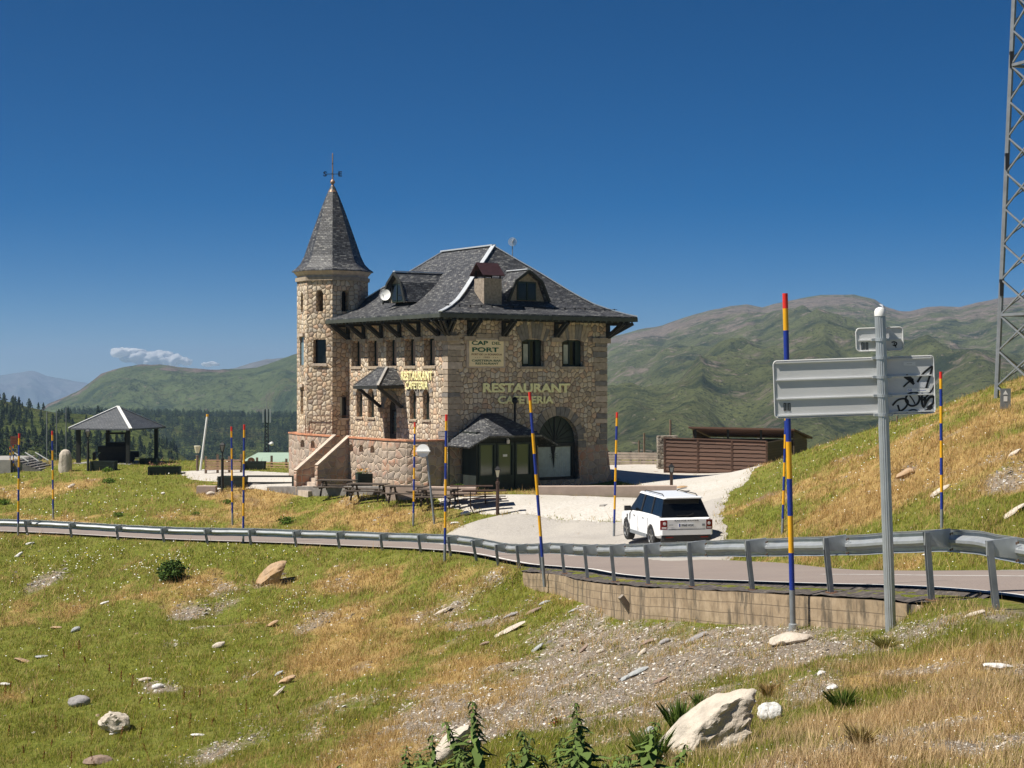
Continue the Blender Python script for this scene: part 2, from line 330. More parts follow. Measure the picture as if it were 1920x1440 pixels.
# mountains
def mountain_mat(name, lo, mid, rock, rs=.008, bias=0.0):
    b = NB(name); o = b.tc(); g = b.n('NewGeometry'); sp = b.n('SeparateXYZ'); b.l(g.outputs['Normal'], sp.inputs[0])
    a = b.n('Attribute', attribute_name='mask'); sm_ = b.n('SeparateColor'); b.l(a.outputs['Color'], sm_.inputs[0])
    n = b.noise(o, rs, 9, .68); n2 = b.noise(o, rs*5, 8, .7); n3 = b.noise(b.mapping(o, (1, 1, .4)), rs*1.3, 6, .6)
    c = b.ramp(n3, [(.36, lo), (.5, mid), (.66, tuple(x*1.3 for x in mid))])
    c = b.mix(b.ramp(b.math('ADD', n2, b.math('MULTIPLY', sm_.outputs[1], .5)), [(.62, (0, 0, 0)), (.74, (.8, .8, .8))]), c, (.13, .12, .055))
    sh = b.noise(o, rs*16, 4, .75); c = b.mix(b.ramp(sh, [(.54, (0, 0, 0)), (.6, (.75, .75, .75))]), c, tuple(x*.5 for x in lo)); c = b.mix(b.ramp(b.noise(b.mapping(o, (1, .5, 2)), rs*9, 6, .7), [(.62, (0, 0, 0)), (.68, (.7, .7, .7))]), c, tuple(x*1.5 for x in rock))
    r = b.ramp(n2, [(.3, tuple(x*.45 for x in rock)), (.55, rock), (.7, tuple(x*1.35 for x in rock))])
    f = b.math('ADD', b.math('ADD', b.math('MULTIPLY', b.math('SUBTRACT', n, .5), 2.2), b.math('MULTIPLY', sm_.outputs[0], 1.0)), b.math('MULTIPLY', b.math('SUBTRACT', n2, .5), 1.5))
    b.base(b.mix(b.ramp(f, [(.22+bias, (0, 0, 0)), (.48+bias, (1, 1, 1))]), c, r)); b.p.inputs['Roughness'].default_value = 1; b.p.inputs['Specular IOR Level'].default_value = 0
    b.bump(b.math('ADD', n, b.math('MULTIPLY', n2, .5)), 1, 40); return b.m
mountain_mat('mountain', (.05, .066, .03), (.14, .155, .062), (.27, .22, .175), .012, -.06); mountain_mat('mountain_left', (.055, .08, .035), (.11, .14, .055), (.20, .155, .13), .008, .12)
mountain_mat('far_rock', (.08, .10, .10), (.11, .125, .115), (.15, .15, .15), .003, 0); mountain_mat('pasture', (.075, .11, .025), (.17, .21, .06), (.25, .22, .16), .03, .15)
MTI = MT
# ============================================================ road path (back of the crash barrier) and terrain
RAIL = [(2560, 1110, 12), (2300, 1066, 14), (2100, 1030, 16.5), (1905, 1009, 19.5), (1780, 993, 22), (1585, 1004, 25), (1435, 1010, 28), (1322, 1014, 31), (1238, 1018, 34), (1172, 1020, 37.2), (1120, 1021, 40.6), (1075, 1020, 44),
        (1032, 1018, 46.4), (988, 1020, 48.5), (948, 1019, 50.3), (905, 1011, 52), (857, 1004, 54), (800, 1001, 56.2), (727, 999, 58.4), (645, 996, 60.2), (563, 994, 61.8), (478, 991, 63.2), (395, 990, 64.4), (313, 988, 65.4), (227, 984, 66.2), (140, 979, 67), (57, 975, 67.8), (-25, 973, 68.6), (-110, 971, 69.4), (-200, 968, 70.4), (-700, 955, 76)]
RH = .78
RP = np.array([tuple(P(*r)) for r in RAIL])
def catmull(pts, n=14):
    out = []
    p = [pts[0]]+list(pts)+[pts[-1]]
    for i in range(1, len(p)-2):
        for k in range(n):
            t = k/n; a, b_, c_, d_ = p[i-1], p[i], p[i+1], p[i+2]
            out.append(.5*((2*b_)+(-a+c_)*t+(2*a-5*b_+4*c_-d_)*t*t+(-a+3*b_-3*c_+d_)*t**3))
    out.append(p[-2]); return np.array(out)
RC = catmull(RP); NS = 14                                   # rail crest line; index = control index * NS
RT = np.gradient(RC[:, :2], axis=0); RT /= np.linalg.norm(RT, axis=1)[:, None]
RN = np.stack([-RT[:, 1], RT[:, 0]], 1); RN *= -1            # towards the road (far side)
if RN[len(RN)//2][1] < 0: RN *= -1
RZ = RC[:, 2]-np.interp(960+RC[:, 0]/RC[:, 1]*F, [300, 850, 1120, 1800], [.54, .58, .78, .82])
k_ = np.ones(31)/31; RZs = np.convolve(np.pad(RZ, 15, 'edge'), k_, 'valid')
WID = 6.2
CSL = np.interp(960+RC[:, 0]/RC[:, 1]*F, [700, 950, 1100], [-.04, -.01, .012])     # cross fall of the road
def road_pt(i, off, dz=0.0):
    i = min(max(i, 0), len(RC)-1); p = RC[i]; n = RN[i]
    return Vector((p[0]+n[0]*off, p[1]+n[1]*off, RZs[i]+CSL[i]*max(off, 0)+dz))
def rail_query(X, Y):
    X = X.ravel(); Y = Y.ravel(); idx = np.empty(len(X), int); off = np.empty(len(X))
    for s0 in range(0, len(X), 20000):
        x = X[s0:s0+20000]; y = Y[s0:s0+20000]
        d = (x[:, None]-RC[None, :, 0])**2+(y[:, None]-RC[None, :, 1])**2
        i = d.argmin(1); idx[s0:s0+20000] = i
        off[s0:s0+20000] = (x-RC[i, 0])*RN[i, 0]+(y-RC[i, 1])*RN[i, 1]
        e = (i == 0) | (i == len(RC)-1); 
    return idx, off
class TPS:
    def __init__(s, pts, lam=.0015):
        p = np.array(pts, float); s.c = p[:, :2]; n = len(p)
        K = s.k(s.c, s.c)+lam*np.eye(n)*10; Q = np.hstack([np.ones((n, 1)), s.c])
        A = np.block([[K, Q], [Q.T, np.zeros((3, 3))]]); s.w = np.linalg.solve(A, np.concatenate([p[:, 2], np.zeros(3)]))
    def k(s, a, b_):
        r = np.sqrt(((a[:, None]-b_[None])**2).sum(2)); return r*1.0 if False else (r**2)*np.log(r+1e-6)*.02
    def __call__(s, X, Y):
        q = np.stack([X, Y], 1); out = np.empty(len(q))
        for a in range(0, len(q), 20000):
            qq = q[a:a+20000]; out[a:a+20000] = s.k(qq, s.c) @ s.w[:-3]+s.w[-3]+qq @ s.w[-2:]
        return out
near = [(1920, 1440, 9), (1600, 1440, 9.5), (1300, 1440, 11), (1920, 1300, 13), (1920, 1200, 17.2), (1672, 1190, 21.6), (1600, 1300, 15.5), (1450, 1200, 24.5), (1300, 1250, 23), (1740, 1207, 19.8), (1800, 1172, 20.6),
        (1000, 1300, 28), (900, 1440, 18), (1100, 1440, 14), (1100, 1200, 35), (800, 1200, 42), (700, 1300, 34), (600, 1440, 25.5), (800, 1100, 51), (600, 1100, 55.5), (600, 1200, 47), (500, 1300, 40), (400, 1440, 30),
        (1200, 1330, 19.5), (300, 1100, 58.5), (300, 1200, 50), (300, 1300, 42), (200, 1440, 32), (0, 1100, 60), (0, 1200, 52), (0, 1300, 44.5), (0, 1440, 35), (-300, 1200, 54), (-300, 1440, 36), (950, 1130, 46), (1000, 1180, 39), (-700, 1100, 62), (-700, 1400, 40)]
near = [tuple(P(*q)) for q in near]+[(0, 0, -1.62), (3, 2, -1.62), (-3, 2, -2.0), (0, -6, -1.4), (0, 6, -2.25), (3.2, 6, -1.95), (-4, 8, -3.4), (-10, 10, -5), (-22, 14, -7.3), (-10, -4, -3), (9, -6, -1.6), (-30, 0, -7), (-22, 26, -8.2)]
WB = [(1008, 1093), (1045, 1101), (1100, 1115), (1150, 1127), (1240, 1144), (1370, 1157), (1480, 1163), (1600, 1170), (1710, 1173), (1800, 1160)]     # foot of the retaining wall
def idx_of_px(px):
    pp = 960+RC[:, 0]/RC[:, 1]*F; return int(np.abs(pp-px).argmin())
for px, py in WB:
    i = idx_of_px(px); d = RC[i, 1]-.3; near.append(tuple(P(px, py, d)))
for k in list(range(0, 4))+list(range(14, len(RAIL))):
    i = k*NS; q = road_pt(i, -.6, -.07); near.append(tuple(q))
far = [(1765, 988, 39), (1920, 965, 37), (1920, 850, 43), (1920, 762, 50), (1850, 778, 52), (1800, 798, 53), (1700, 832, 55), (1600, 864, 57), (1700, 920, 47), (1600, 950, 47), (1480, 1000, 47), (1540, 886, 58), (1470, 907, 60),
       (1400, 940, 60), (1345, 972, 58), (1336, 1004, 55), (2100, 900, 42), (2100, 700, 52), (2400, 800, 45), (2400, 640, 56), (1250, 1020, 54.5), (1180, 1016, 57), (1200, 1021, 55), (1300, 1021, 54.5), (1150, 1008, 57.5), (1050, 1000, 60), (980, 992, 62), (880, 988, 66), (1000, 960, 68), (900, 1003, 62.5), (1150, 950, 67),
       (1100, 935, 70.8), (1280, 935, 71), (1330, 930, 72), (900, 932, 71.5), (1300, 897, 81), (1150, 897, 81), (1400, 885, 86), (1200, 873, 93), (1450, 872, 93), (1550, 866, 96), (1400, 862, 100), (1140, 866, 100),
       (435, 985, 72), (430, 918, 81), (620, 928, 77.5), (700, 948, 72.6), (750, 933, 73.6), (850, 936, 72.2), (650, 927, 76.5), (850, 966, 69), (940, 976, 67), (778, 988, 68), (98, 974, 77), (100, 888, 89.5), (160, 872, 95), (300, 880, 92), (0, 890, 91), (0, 960, 79.5), (350, 890, 89),
       (480, 886, 89), (300, 940, 79), (200, 930, 82), (560, 950, 76.5), (430, 875, 93), (520, 872, 95), (600, 900, 83), (680, 905, 78.5), (800, 908, 76), (870, 918, 74.6), (640, 905, 82), (-300, 880, 92), (-300, 950, 82), (-700, 880, 92), (-700, 945, 85), (960, 910, 79), (1100, 905, 81), (200, 862, 104), (0, 862, 104), (400, 866, 103), (700, 870, 100)]
far = [tuple(P(*q)) for q in far]+[(22, 75, -1.0), (14, 75, -3.4), (30, 60, 3), (40, 75, 3), (12, 98, -5.1), (30, 100, -3)]
for k in range(0, len(RAIL)):
    i = k*NS
    for off in (0.5, WID+.5): q = road_pt(i, off, -.06); far.append(tuple(q))
TN = TPS(near); TF = TPS(far)
WALL_I = (idx_of_px(1800), idx_of_px(1008))
def ground_z(X, Y, detail=True):
    X = np.asarray(X, float).ravel(); Y = np.asarray(Y, float).ravel()
    i, o = rail_query(X, Y)
    zn = TN(X, Y); zf = TF(X, Y); zr = RZs[i]
    if detail:
        am = np.clip((np.abs(o-WID/2)-WID/2-.2)/2.5, 0, 1)
        nz = (fbm(X/3.1, Y/3.1, 4, 5)-.5)*.65+(fbm(X/.9, Y/1.2, 4, 9)-.5)*.3
        rough = np.where(o < 0, 1.0, np.where((X > 6) & (Y < 66), .9, .45)); nz = nz*am*rough
        # the building plateau stays flat
        nz *= 1-.9*smooth(Y, 66, 72)*(1-smooth(np.abs(X-4), 10, 14))*(o > WID)
        if 'APRON' in globals():
            nz *= smooth(np.minimum(np.minimum(sdist(GRAVEL, X, Y), sdist(APRON, X, Y)), sdist(PATHG, X, Y)), .3, 3)
        zn = zn+nz; zf = zf+nz
    inw = (i >= min(WALL_I)) & (i <= max(WALL_I))
    t = smooth(-o, .25, 1.3); t = np.where(inw, smooth(-o, .16, .3), t)
    z = np.where(o < 0, (zr-.07)*(1-t)+zn*t, 0)
    t2 = smooth(o, WID+.1, WID+1.6); rz = zr+CSL[i]*np.maximum(o, 0)-.07
    z = np.where(o >= 0, rz*(1-t2)+zf*t2, z)
    # the land falls into the valley behind the pass
    fall = smooth(Y, 103, 240); z = z*(1-fall)+(-75)*fall
    return z
def gz(x, y): return float(ground_z([x], [y], False)[0])
def gzd(x, y): return float(ground_z([x], [y])[0])
def on_ground(px, py, d0, lift=0, det=True):      # the point of the ground seen at this pixel near distance d0
    ds = np.linspace(d0*.7, d0*1.35, 160); z = ground_z((px-960)/F*ds, ds, det); zz = (HY-py)/F*ds
    s = z-zz; j = np.where((s[:-1] < 0) & (s[1:] >= 0))[0]
    if len(j): k = j[np.abs(ds[j]-d0).argmin()]; t = -s[k]/(s[k+1]-s[k]+1e-9); d = ds[k]+t*(ds[k+1]-ds[k])
    else: d = d0
    x = (px-960)/F*d; return Vector((x, d, (gzd if det else gz)(x, d)+lift))
# image-place helper for natural colour patches: centre (px, py), radii, tilt, weight
def blobs(px, py, L):
    m = np.zeros_like(px)
    for (cx, cy, rx, ry, rot, wt) in L:
        c_, s_ = math.cos(R(rot)), math.sin(R(rot)); u = ((px-cx)*c_+(py-cy)*s_)/rx; v = (-(px-cx)*s_+(py-cy)*c_)/ry
        m = np.maximum(m, wt*np.exp(-(u*u+v*v)*.9))
    return m
SCREE = [(1150, 1215, 300, 75, 10, 1), (1080, 1300, 330, 90, -12, 1), (1450, 1205, 240, 45, 3, 1), (1230, 1300, 220, 60, -18, .9), (1700, 1195, 180, 25, -10, .9), (1880, 1160, 100, 22, -12, .8), (380, 1145, 120, 26, -20, .68), (330, 1200, 90, 22, -20, .66), (285, 1285, 52, 14, 10, .95),
         (560, 1190, 80, 18, -40, .6), (900, 1180, 130, 34, -25, .75), (1530, 1290, 70, 35, -25, .95), (1650, 1390, 260, 17, -14, 1.1), (1850, 1395, 120, 16, -6, 1.0), (1900, 1255, 100, 15, 5, 1.1), (1720, 1260, 120, 13, -5, .95), (1500, 1420, 90, 14, -10, .9), (80, 1090, 100, 14, -25, .6), (420, 1410, 90, 18, -20, .75), (480, 1250, 60, 12, -40, .6),
         (980, 1130, 90, 26, 35, .7), (760, 1320, 110, 18, -35, .55), (1700, 880, 70, 16, -25, .5), (1740, 925, 70, 14, -35, .6), (1880, 900, 50, 30, -30, .55), (640, 1290, 90, 14, -38, .5), (1600, 1180, 200, 22, 0, .8)]
STRAW = [(720, 1080, 150, 40, -8, .75), (640, 1230, 120, 75, -40, .62), (850, 1275, 100, 22, -20, .9), (900, 1310, 130, 24, -15, .85), (760, 1390, 130, 50, -30, .6), (1750, 1270, 260, 45, -6, .85), (1800, 1340, 260, 55, -8, .9), (1650, 1420, 260, 40, -8, .75), (1250, 1290, 70, 50, -60, .5),
         (1600, 960, 260, 55, -18, .66), (1780, 860, 220, 60, -25, .75), (1880, 790, 140, 40, -25, .75), (330, 955, 200, 12, -5, .28), (560, 960, 160, 10, -5, .22), (200, 900, 120, 12, -8, .4), (60, 920, 120, 16, -10, .45), (480, 925, 60, 12, 10, .35), (100, 1290, 90, 12, 0, .5), (540, 1110, 60, 30, -20, .4), (30, 1310, 60, 14, 0, .6), (700, 970, 90, 10, -5, .25), (400, 930, 50, 12, 20, .4)]
EARTH = [(300, 1140, 70, 12, -25, .7), (420, 1170, 60, 12, -20, .6), (560, 1275, 60, 10, -35, .6), (700, 1230, 90, 14, -35, .5), (1700, 885, 45, 18, -30, .8), (1660, 905, 40, 12, -20, .6), (1440, 925, 40, 10, -20, .7), (1500, 1250, 60, 20, -20, .6), (1420, 1260, 100, 30, -10, .55), (830, 925, 60, 10, 0, .3), (450, 935, 70, 12, 10, .5), (200, 905, 60, 10, 5, .5), (720, 1135, 50, 14, -30, .5)]
GREEN = [(1100, 1085, 110, 26, 25, 1), (560, 1050, 200, 20, 0, .5), (1550, 1165, 140, 14, 0, .6), (1600, 1000, 260, 24, -5, .8), (1450, 970, 80, 20, -20, .7), (1750, 1190, 80, 14, -5, .6), (1130, 1170, 140, 18, 10, .55), (1680, 1300, 90, 22, -10, .7), (200, 1250, 260, 60, 0, .4), (200, 1380, 260, 70, 0, .3), (1850, 830, 60, 14, -20, .6)]
def masks(X, Y, Z):
    px = 960+X/np.maximum(Y, 1.5)*F; py = HY-Z/np.maximum(Y, 1.5)*F
    n = fbm(X/1.9+3, Y/2.6, 5, 21); n2 = fbm(X/6+9, Y/7, 4, 33); n3 = fbm(X/.8+5, Y/1.1, 4, 55)
    i, o = rail_query(X, Y)
    gr = blobs(px, py, GREEN)
    st = blobs(px, py, STRAW)*.85+.16+(n2-.5)*1.2+(n-.5)*1.1+(n3-.5)*.7-gr*.6-.05*((o > WID) & (X < 4))
    sc = blobs(px, py, SCREE)*1.0+(n-.5)*1.3+(n3-.5)*.8-gr*.35-.06
    ea = blobs(px, py, EARTH)+(n-.5)*.8+(n3-.5)*1.0-.12
    out = (px < -60) | (px > 1980) | (py > 1500)
    st = np.where(out, .3+(n2-.5)*.9, st); sc = np.where(out, (n-.5)*.6, sc)
    return np.clip(st, 0, 1), np.clip(sc, 0, 1), np.clip(ea, 0, 1), px, py, o
def inside(poly, X, Y):
    r = np.zeros(len(X), bool); n = len(poly)
    for a in range(n):
        x0, y0 = poly[a]; x1, y1 = poly[(a+1) % n]
        c_ = ((y0 > Y) != (y1 > Y)) & (X < (x1-x0)*(Y-y0)/((y1-y0) or 1e-9)+x0); r ^= c_
    return r
def sdist(poly, X, Y):
    d = np.full(len(X), 1e9); n = len(poly)
    for a in range(n):
        p = np.array(poly[a]); q = np.array(poly[(a+1) % n]); e = q-p; L = (e*e).sum() or 1e-9
        t = np.clip(((X-p[0])*e[0]+(Y-p[1])*e[1])/L, 0, 1)
        d = np.minimum(d, np.hypot(X-p[0]-t*e[0], Y-p[1]-t*e[1]))
    return np.where(inside(poly, X, Y), -d, d)
def gp(px, py, z=None, d=None):            # plan point of a ground pixel on the plateau
    if d is None: d = (z or -5.45)*F/(HY-py)
    return ((px-960)/F*d, d)
GRAVEL = [(-1.0, 68.3), (.1, 67.8), (1.2, 67.2), (2.8, 65.8), (4.6, 64.6), (7, 64.2), (8.2, 62.5), (10.2, 72), (12.6, 80), (14.9, 88), (17.5, 93.4), (14, 94), (5, 93.2), (4, 84), (7.5, 74), (7.2, 71.7), (1.2, 71.7), (-1.5, 71.8), (-3.2, 72.6), (-3.0, 71.2), (-2.0, 69.6)]
PATHG = [gp(338, 886), gp(400, 884), gp(480, 887), gp(560, 893), gp(592, 901), gp(662, 903), gp(655, 911), gp(590, 911), gp(520, 909), gp(465, 906), gp(420, 900), gp(360, 895)]
GRAVEL = [p for p in GRAVEL]
APRON = [(3.3, 54.5), (2, 53), (-.5, 57), (-2.2, 60.5), (-4.3, 64.5), (-3.2, 66), (-1.8, 66.8), (-.6, 67.6), (.2, 67.8), (1.8, 66.3), (4.4, 64.4), (6.6, 64.8), (8.3, 64), (7.4, 58), (6.8, 51), (5, 50)]
def grid(xs, ys, mapf):
    U, V = np.meshgrid(xs, ys); X, Y = mapf(U.ravel(), V.ravel()); return X, Y, len(xs), len(ys)
def grid_mesh(name, X, Y, Z, nx, ny, keep=None, attr=None, smooth_=True):
    i = np.arange(nx-1)[None, :]+np.arange(ny-1)[:, None]*nx
    q = np.stack([i, i+1, i+1+nx, i+nx], -1).reshape(-1, 4)
    if keep is not None: q = q[keep[q].any(1)]
    used = np.unique(q); rm = np.full(len(X), -1); rm[used] = np.arange(len(used)); q = rm[q]
    me = bpy.data.meshes.new(name); n = len(used)
    me.vertices.add(n); me.vertices.foreach_set('co', np.stack([X, Y, Z], 1)[used].astype(np.float32).ravel())
    me.loops.add(q.size); me.loops.foreach_set('vertex_index', q.ravel().astype(np.int32))
    me.polygons.add(len(q)); me.polygons.foreach_set('loop_start', (np.arange(len(q))*4).astype(np.int32)); me.polygons.foreach_set('loop_total', np.full(len(q), 4, np.int32))
    if smooth_: me.polygons.foreach_set('use_smooth', np.ones(len(q), bool))
    me.update(calc_edges=True)
    if attr is not None:
        a = me.color_attributes.new('mask', 'FLOAT_COLOR', 'POINT'); A = np.concatenate([attr[used], np.ones((n, 1))], 1); a.data.foreach_set('color', A.astype(np.float32).ravel())
    return me
def tris_mesh(name, V, nv, cols=None):   # V: (faces*nv, 3) flat polygon soup
    me = bpy.data.meshes.new(name); n = len(V); f = n//nv
    me.vertices.add(n); me.vertices.foreach_set('co', V.astype(np.float32).ravel()); me.loops.add(n); me.loops.foreach_set('vertex_index', np.arange(n, dtype=np.int32))
    me.polygons.add(f); me.polygons.foreach_set('loop_start', (np.arange(f)*nv).astype(np.int32)); me.polygons.foreach_set('loop_total', np.full(f, nv, np.int32)); me.update(calc_edges=True)
    if cols is not None:
        a = me.color_attributes.new('Col', 'FLOAT_COLOR', 'POINT'); a.data.foreach_set('color', np.concatenate([cols, np.ones((n, 1))], 1).astype(np.float32).ravel())
    return me
def put(name, me, m, sm=False):
    o = bpy.data.objects.new(name, me); C.objects.link(o); me.materials.append(m); return o

xs = np.concatenate([np.arange(-6000, -500, 250), np.arange(-500, 2420, 9), np.arange(2420, 9000, 300)])
ys = np.concatenate([np.arange(-12, 4, 1.0), 4*1.0085**np.arange(0, int(math.log(150/4)/math.log(1.0085))), np.geomspace(151, 400, 14)])
GX, GY, gnx, gny = grid(xs, ys, lambda U, V: ((U-960)/F*(np.abs(V+6)*.0+np.maximum(V+3, 5)), V))
GZ = ground_z(GX, GY); mst, msc, mea, gpx, gpy, goff = masks(GX, GY, GZ)
gme = grid_mesh('ground', GX, GY, GZ, gnx, gny, attr=np.stack([mst, msc, mea], 1)); tag(put('ground', gme, MT['ground']), kind='structure')
# gravel yard and asphalt access: sheets that sink into the ground where they end, so the border is a ragged line
def sheet(name, poly, lift, mat, x0, x1, y0, y1, step=.22, soft=.35, wob=.5):
    nx = int((x1-x0)/step); ny = int((y1-y0)/step)
    X, Y, a, b_ = grid(np.linspace(x0, x1, nx), np.linspace(y0, y1, ny), lambda U, V: (U, V))
    sd = sdist(poly, X, Y)+(fbm(X/.9, Y/.9, 4, 77)-.5)*wob
    Z = ground_z(X, Y)+lift-np.maximum(sd, 0)*soft
    me = grid_mesh(name, X, Y, Z, a, b_, keep=sd < .25); return tag(put(name, me, MT[mat]), kind='structure')
sheet('gravel_yard', GRAVEL, .05, 'gravel', -8, 19, 61, 95)
sheet('gravel_path', PATHG, .035, 'gravel', -22, -5, 76, 96)
sheet('access_road', APRON, .075, 'apron', -7, 11, 49, 68, .2)
# road ribbon
def ribbon(name, offs, dz, mat, i0=0, i1=None, step=1):
    i1 = i1 or len(RC)-1; vs = []; fs = []; m = len(offs); r = list(range(i0, i1+1, step))
    for i in r:
        for k, of in enumerate(offs): vs.append(road_pt(i, of, dz[k] if isinstance(dz, (list, tuple)) else dz))
    for a in range(len(r)-1):
        for k in range(m-1): fs.append((a*m+k, a*m+k+1, (a+1)*m+k+1, (a+1)*m+k))
    me = bpy.data.meshes.new(name); me.from_pydata(vs, [], fs); me.update(); return tag(link_mesh(name, me, MT[mat], None, 'all'), kind='structure')
ribbon('road', [.42, 1.5, 3, 4.5, 6, WID+.25], [0, 0, 0, 0, 0, -.03], 'asphalt')
ribbon('road_edge_line', [.55, .68], .004, 'road_line'); ribbon('far_edge_line', [WID-.35, WID-.24], .004, 'road_line', 0, idx_of_px(1345)); ribbon('far_edge_line', [WID-.35, WID-.24], .004, 'road_line', idx_of_px(780))
ribbon('road_centre_line', [3.55, 3.66], .004, 'road_line', 0, 8*NS)
# crumbled asphalt verge between road and wall
vs = []; fs = []; i0, i1 = min(WALL_I), max(WALL_I)+NS; offs = [-.42, -.1, .1, .28, .44]
for a, i in enumerate(range(i0, i1+1)):
    for k, of in enumerate(offs):
        x = road_pt(i, of); h = (-.115, -.07, -.07, -.08, -.012)[k]+(fbm(np.array([x.x*4]), np.array([x.y*4+k]), 3, 4)[0]-.5)*.07*(k < 4)
        vs.append(road_pt(i, of, h))
for a in range(i1-i0):
    for k in range(len(offs)-1): fs.append((a*5+k, a*5+k+1, (a+1)*5+k+1, (a+1)*5+k))
me = bpy.data.meshes.new('road_verge'); me.from_pydata(vs, [], fs); me.update(); tag(link_mesh('road_verge', me, MT['verge']), kind='structure')

# ------------------------------------------------------------ far land
def massif(name, sky, d_ridge, d_foot, z_foot, amp, mat, px0, px1, nx=420, ny=200, seed=1, rockline=.2, power=1.0, back=.25, gully=1.0):
    sx = np.array([s[0] for s in sky], float); sy = np.array([s[1] for s in sky], float)
    U, V = np.meshgrid(np.linspace(px0, px1, nx), np.concatenate([np.linspace(0, 1, ny), 1+np.linspace(.03, back, 8)])); U = U.ravel(); V = V.ravel()
    d = d_foot+(d_ridge-d_foot)*V
    zr = (HY-np.interp(U, sx, sy))/F*d_ridge
    X = (U-960)/F*d
    t = np.clip(V, 0, 1); Z = z_foot+(zr-z_foot)*t**power
    L = d_ridge-d_foot
    rid = 1-np.abs(2*fbm(U*d_ridge/F/(L*.16)+V*1.3, V*1.9+seed, 4, seed)-1)      # ridges and gullies running down the slope
    rid2 = 1-np.abs(2*fbm(X/(L*.06), d/(L*.10), 4, seed+3)-1)
    env = (np.sin(np.pi*np.clip(V, 0, 1)**.85))**1.3*.9+.02
    Z = Z+env*amp*((rid-.72)*1.5*gully+(rid2-.72)*.5)+(fbm(X/(L*.012), d/(L*.02), 5, seed+9)-.5)*amp*.26*np.clip(env*1.5+.12, 0, 1)
    Z = np.where(V > 1, zr-(V-1)*L*.5, Z)
    rock = np.clip(smooth(V, 1-rockline*2.2, 1.0)*.42+(fbm(X/(L*.05), d/(L*.08), 5, seed+50)-.5)*.9, 0, 1); var = fbm(X/(L*.1), d/(L*.1), 4, seed+30)-.5
    nn = len(np.unique(V))
    me = grid_mesh(name, X, d, Z, nx, ny+8, attr=np.stack([rock, np.clip(var, 0, 1), np.zeros_like(rock)], 1)); return tag(put(name, me, MT[mat]), kind='structure')
massif('mountain', [(600, 980), (700, 860), (800, 760), (900, 700), (1000, 665), (1130, 641), (1145, 632), (1200, 618), (1240, 611), (1290, 593), (1330, 582), (1352, 578), (1370, 573), (1400, 570), (1430, 576), (1446, 571), (1460, 568), (1500, 559), (1540, 553), (1600, 552), (1640, 561), (1660, 575), (1685, 583), (1705, 584), (1740, 576), (1765, 574), (1800, 577), (1830, 568), (1870, 560), (1920, 556), (2100, 530), (2500, 560), (3200, 500), (4200, 560)], 3600, 620, -70, 72, 'mountain', 600, 4200, 900, 240, 4, .22, 1.15)
massif('green_hill', [(-900, 900), (-400, 850), (40, 800), (90, 757), (120, 745), (150, 731), (170, 716), (190, 700), (225, 689), (260, 684), (300, 684), (350, 690), (400, 693), (440, 692), (480, 689), (520, 677), (560, 662), (620, 650), (760, 655), (900, 700), (1100, 800)], 3000, 1750, -140, 60, 'mountain_left', -900, 1100, 460, 150, 12, .06, .9)
massif('rocky_ridge', [(200, 760), (380, 700), (440, 690), (470, 681), (500, 674), (530, 671), (560, 664), (700, 655)], 5200, 3600, -200, 90, 'far_rock', 200, 800, 160, 60, 31, .5)
massif('distant_peaks', [(-900, 700), (-300, 706), (0, 704), (25, 701), (60, 695), (90, 704), (130, 713), (180, 722), (240, 730), (380, 720), (700, 735)], 13000, 9500, -700, 380, 'far_rock', -900, 700, 200, 60, 40, .5)
# wooded slopes to the left
def slope(name, rows, mat, x0, x1, nx=220, ny=90, amp=6, seed=3, sc=60):
    # rows: list of (distance, [(px,py)...]) from near to far
    ds = np.array([r[0] for r in rows], float); U, V = np.meshgrid(np.linspace(x0, x1, nx), np.linspace(0, 1, ny))
    U = U.ravel(); V = V.ravel(); T = V*(len(rows)-1); k = np.clip(T.astype(int), 0, len(rows)-2); f = T-k
    ZZ = np.stack([(HY-np.interp(U, [p[0] for p in r[1]], [p[1] for p in r[1]]))/F*r[0] for r in rows], 0); n = np.arange(len(U))
    d = ds[k]*(1-f)+ds[k+1]*f; Z = ZZ[k, n]*(1-f)+ZZ[k+1, n]*f; X = (U-960)/F*d
    Z = Z+(fbm(X/sc, d/sc, 4, seed)-.5)*amp*np.clip(1.2-V, .15, 1)
    me = grid_mesh(name, X, d, Z, nx, ny, attr=np.stack([V*0, np.clip(fbm(X/sc, d/sc, 4, 8)-.35, 0, 1), V*0], 1)); tag(put(name, me, MT[mat]), kind='structure'); return (X.reshape(ny, nx), d.reshape(ny, nx), Z.reshape(ny, nx))
HILL1 = slope('wooded_hillside', [(330, [(-900, 1020), (60, 1000), (400, 1020)]), (430, [(-900, 860), (0, 880), (160, 890), (300, 905), (420, 930)]), (560, [(-900, 800), (0, 835), (120, 845), (230, 855), (330, 880), (420, 910)]), (700, [(-900, 720), (0, 785), (80, 798), (170, 800), (250, 815), (320, 850), (400, 890), (440, 905)]), (800, [(-900, 680), (0, 748), (50, 762), (100, 772), (170, 777), (220, 786), (265, 800), (310, 832), (360, 868), (420, 895)]), (900, [(-900, 760), (0, 800), (160, 810), (250, 830), (420, 930)])], 'pasture', -900, 440, 260, 110, 9, 3, 70)
HILL2 = slope('forest_ridge', [(620, [(-200, 1030), (300, 1000), (900, 1000)]), (1000, [(0, 900), (300, 900), (400, 895), (600, 895), (900, 890)]), (1500, [(0, 775), (150, 776), (230, 776), (300, 778), (400, 781), (480, 784), (560, 781), (700, 790), (900, 800)]), (1800, [(0, 800), (250, 808), (900, 850)])], 'pasture', -200, 900, 240, 90, 18, 6, 120)
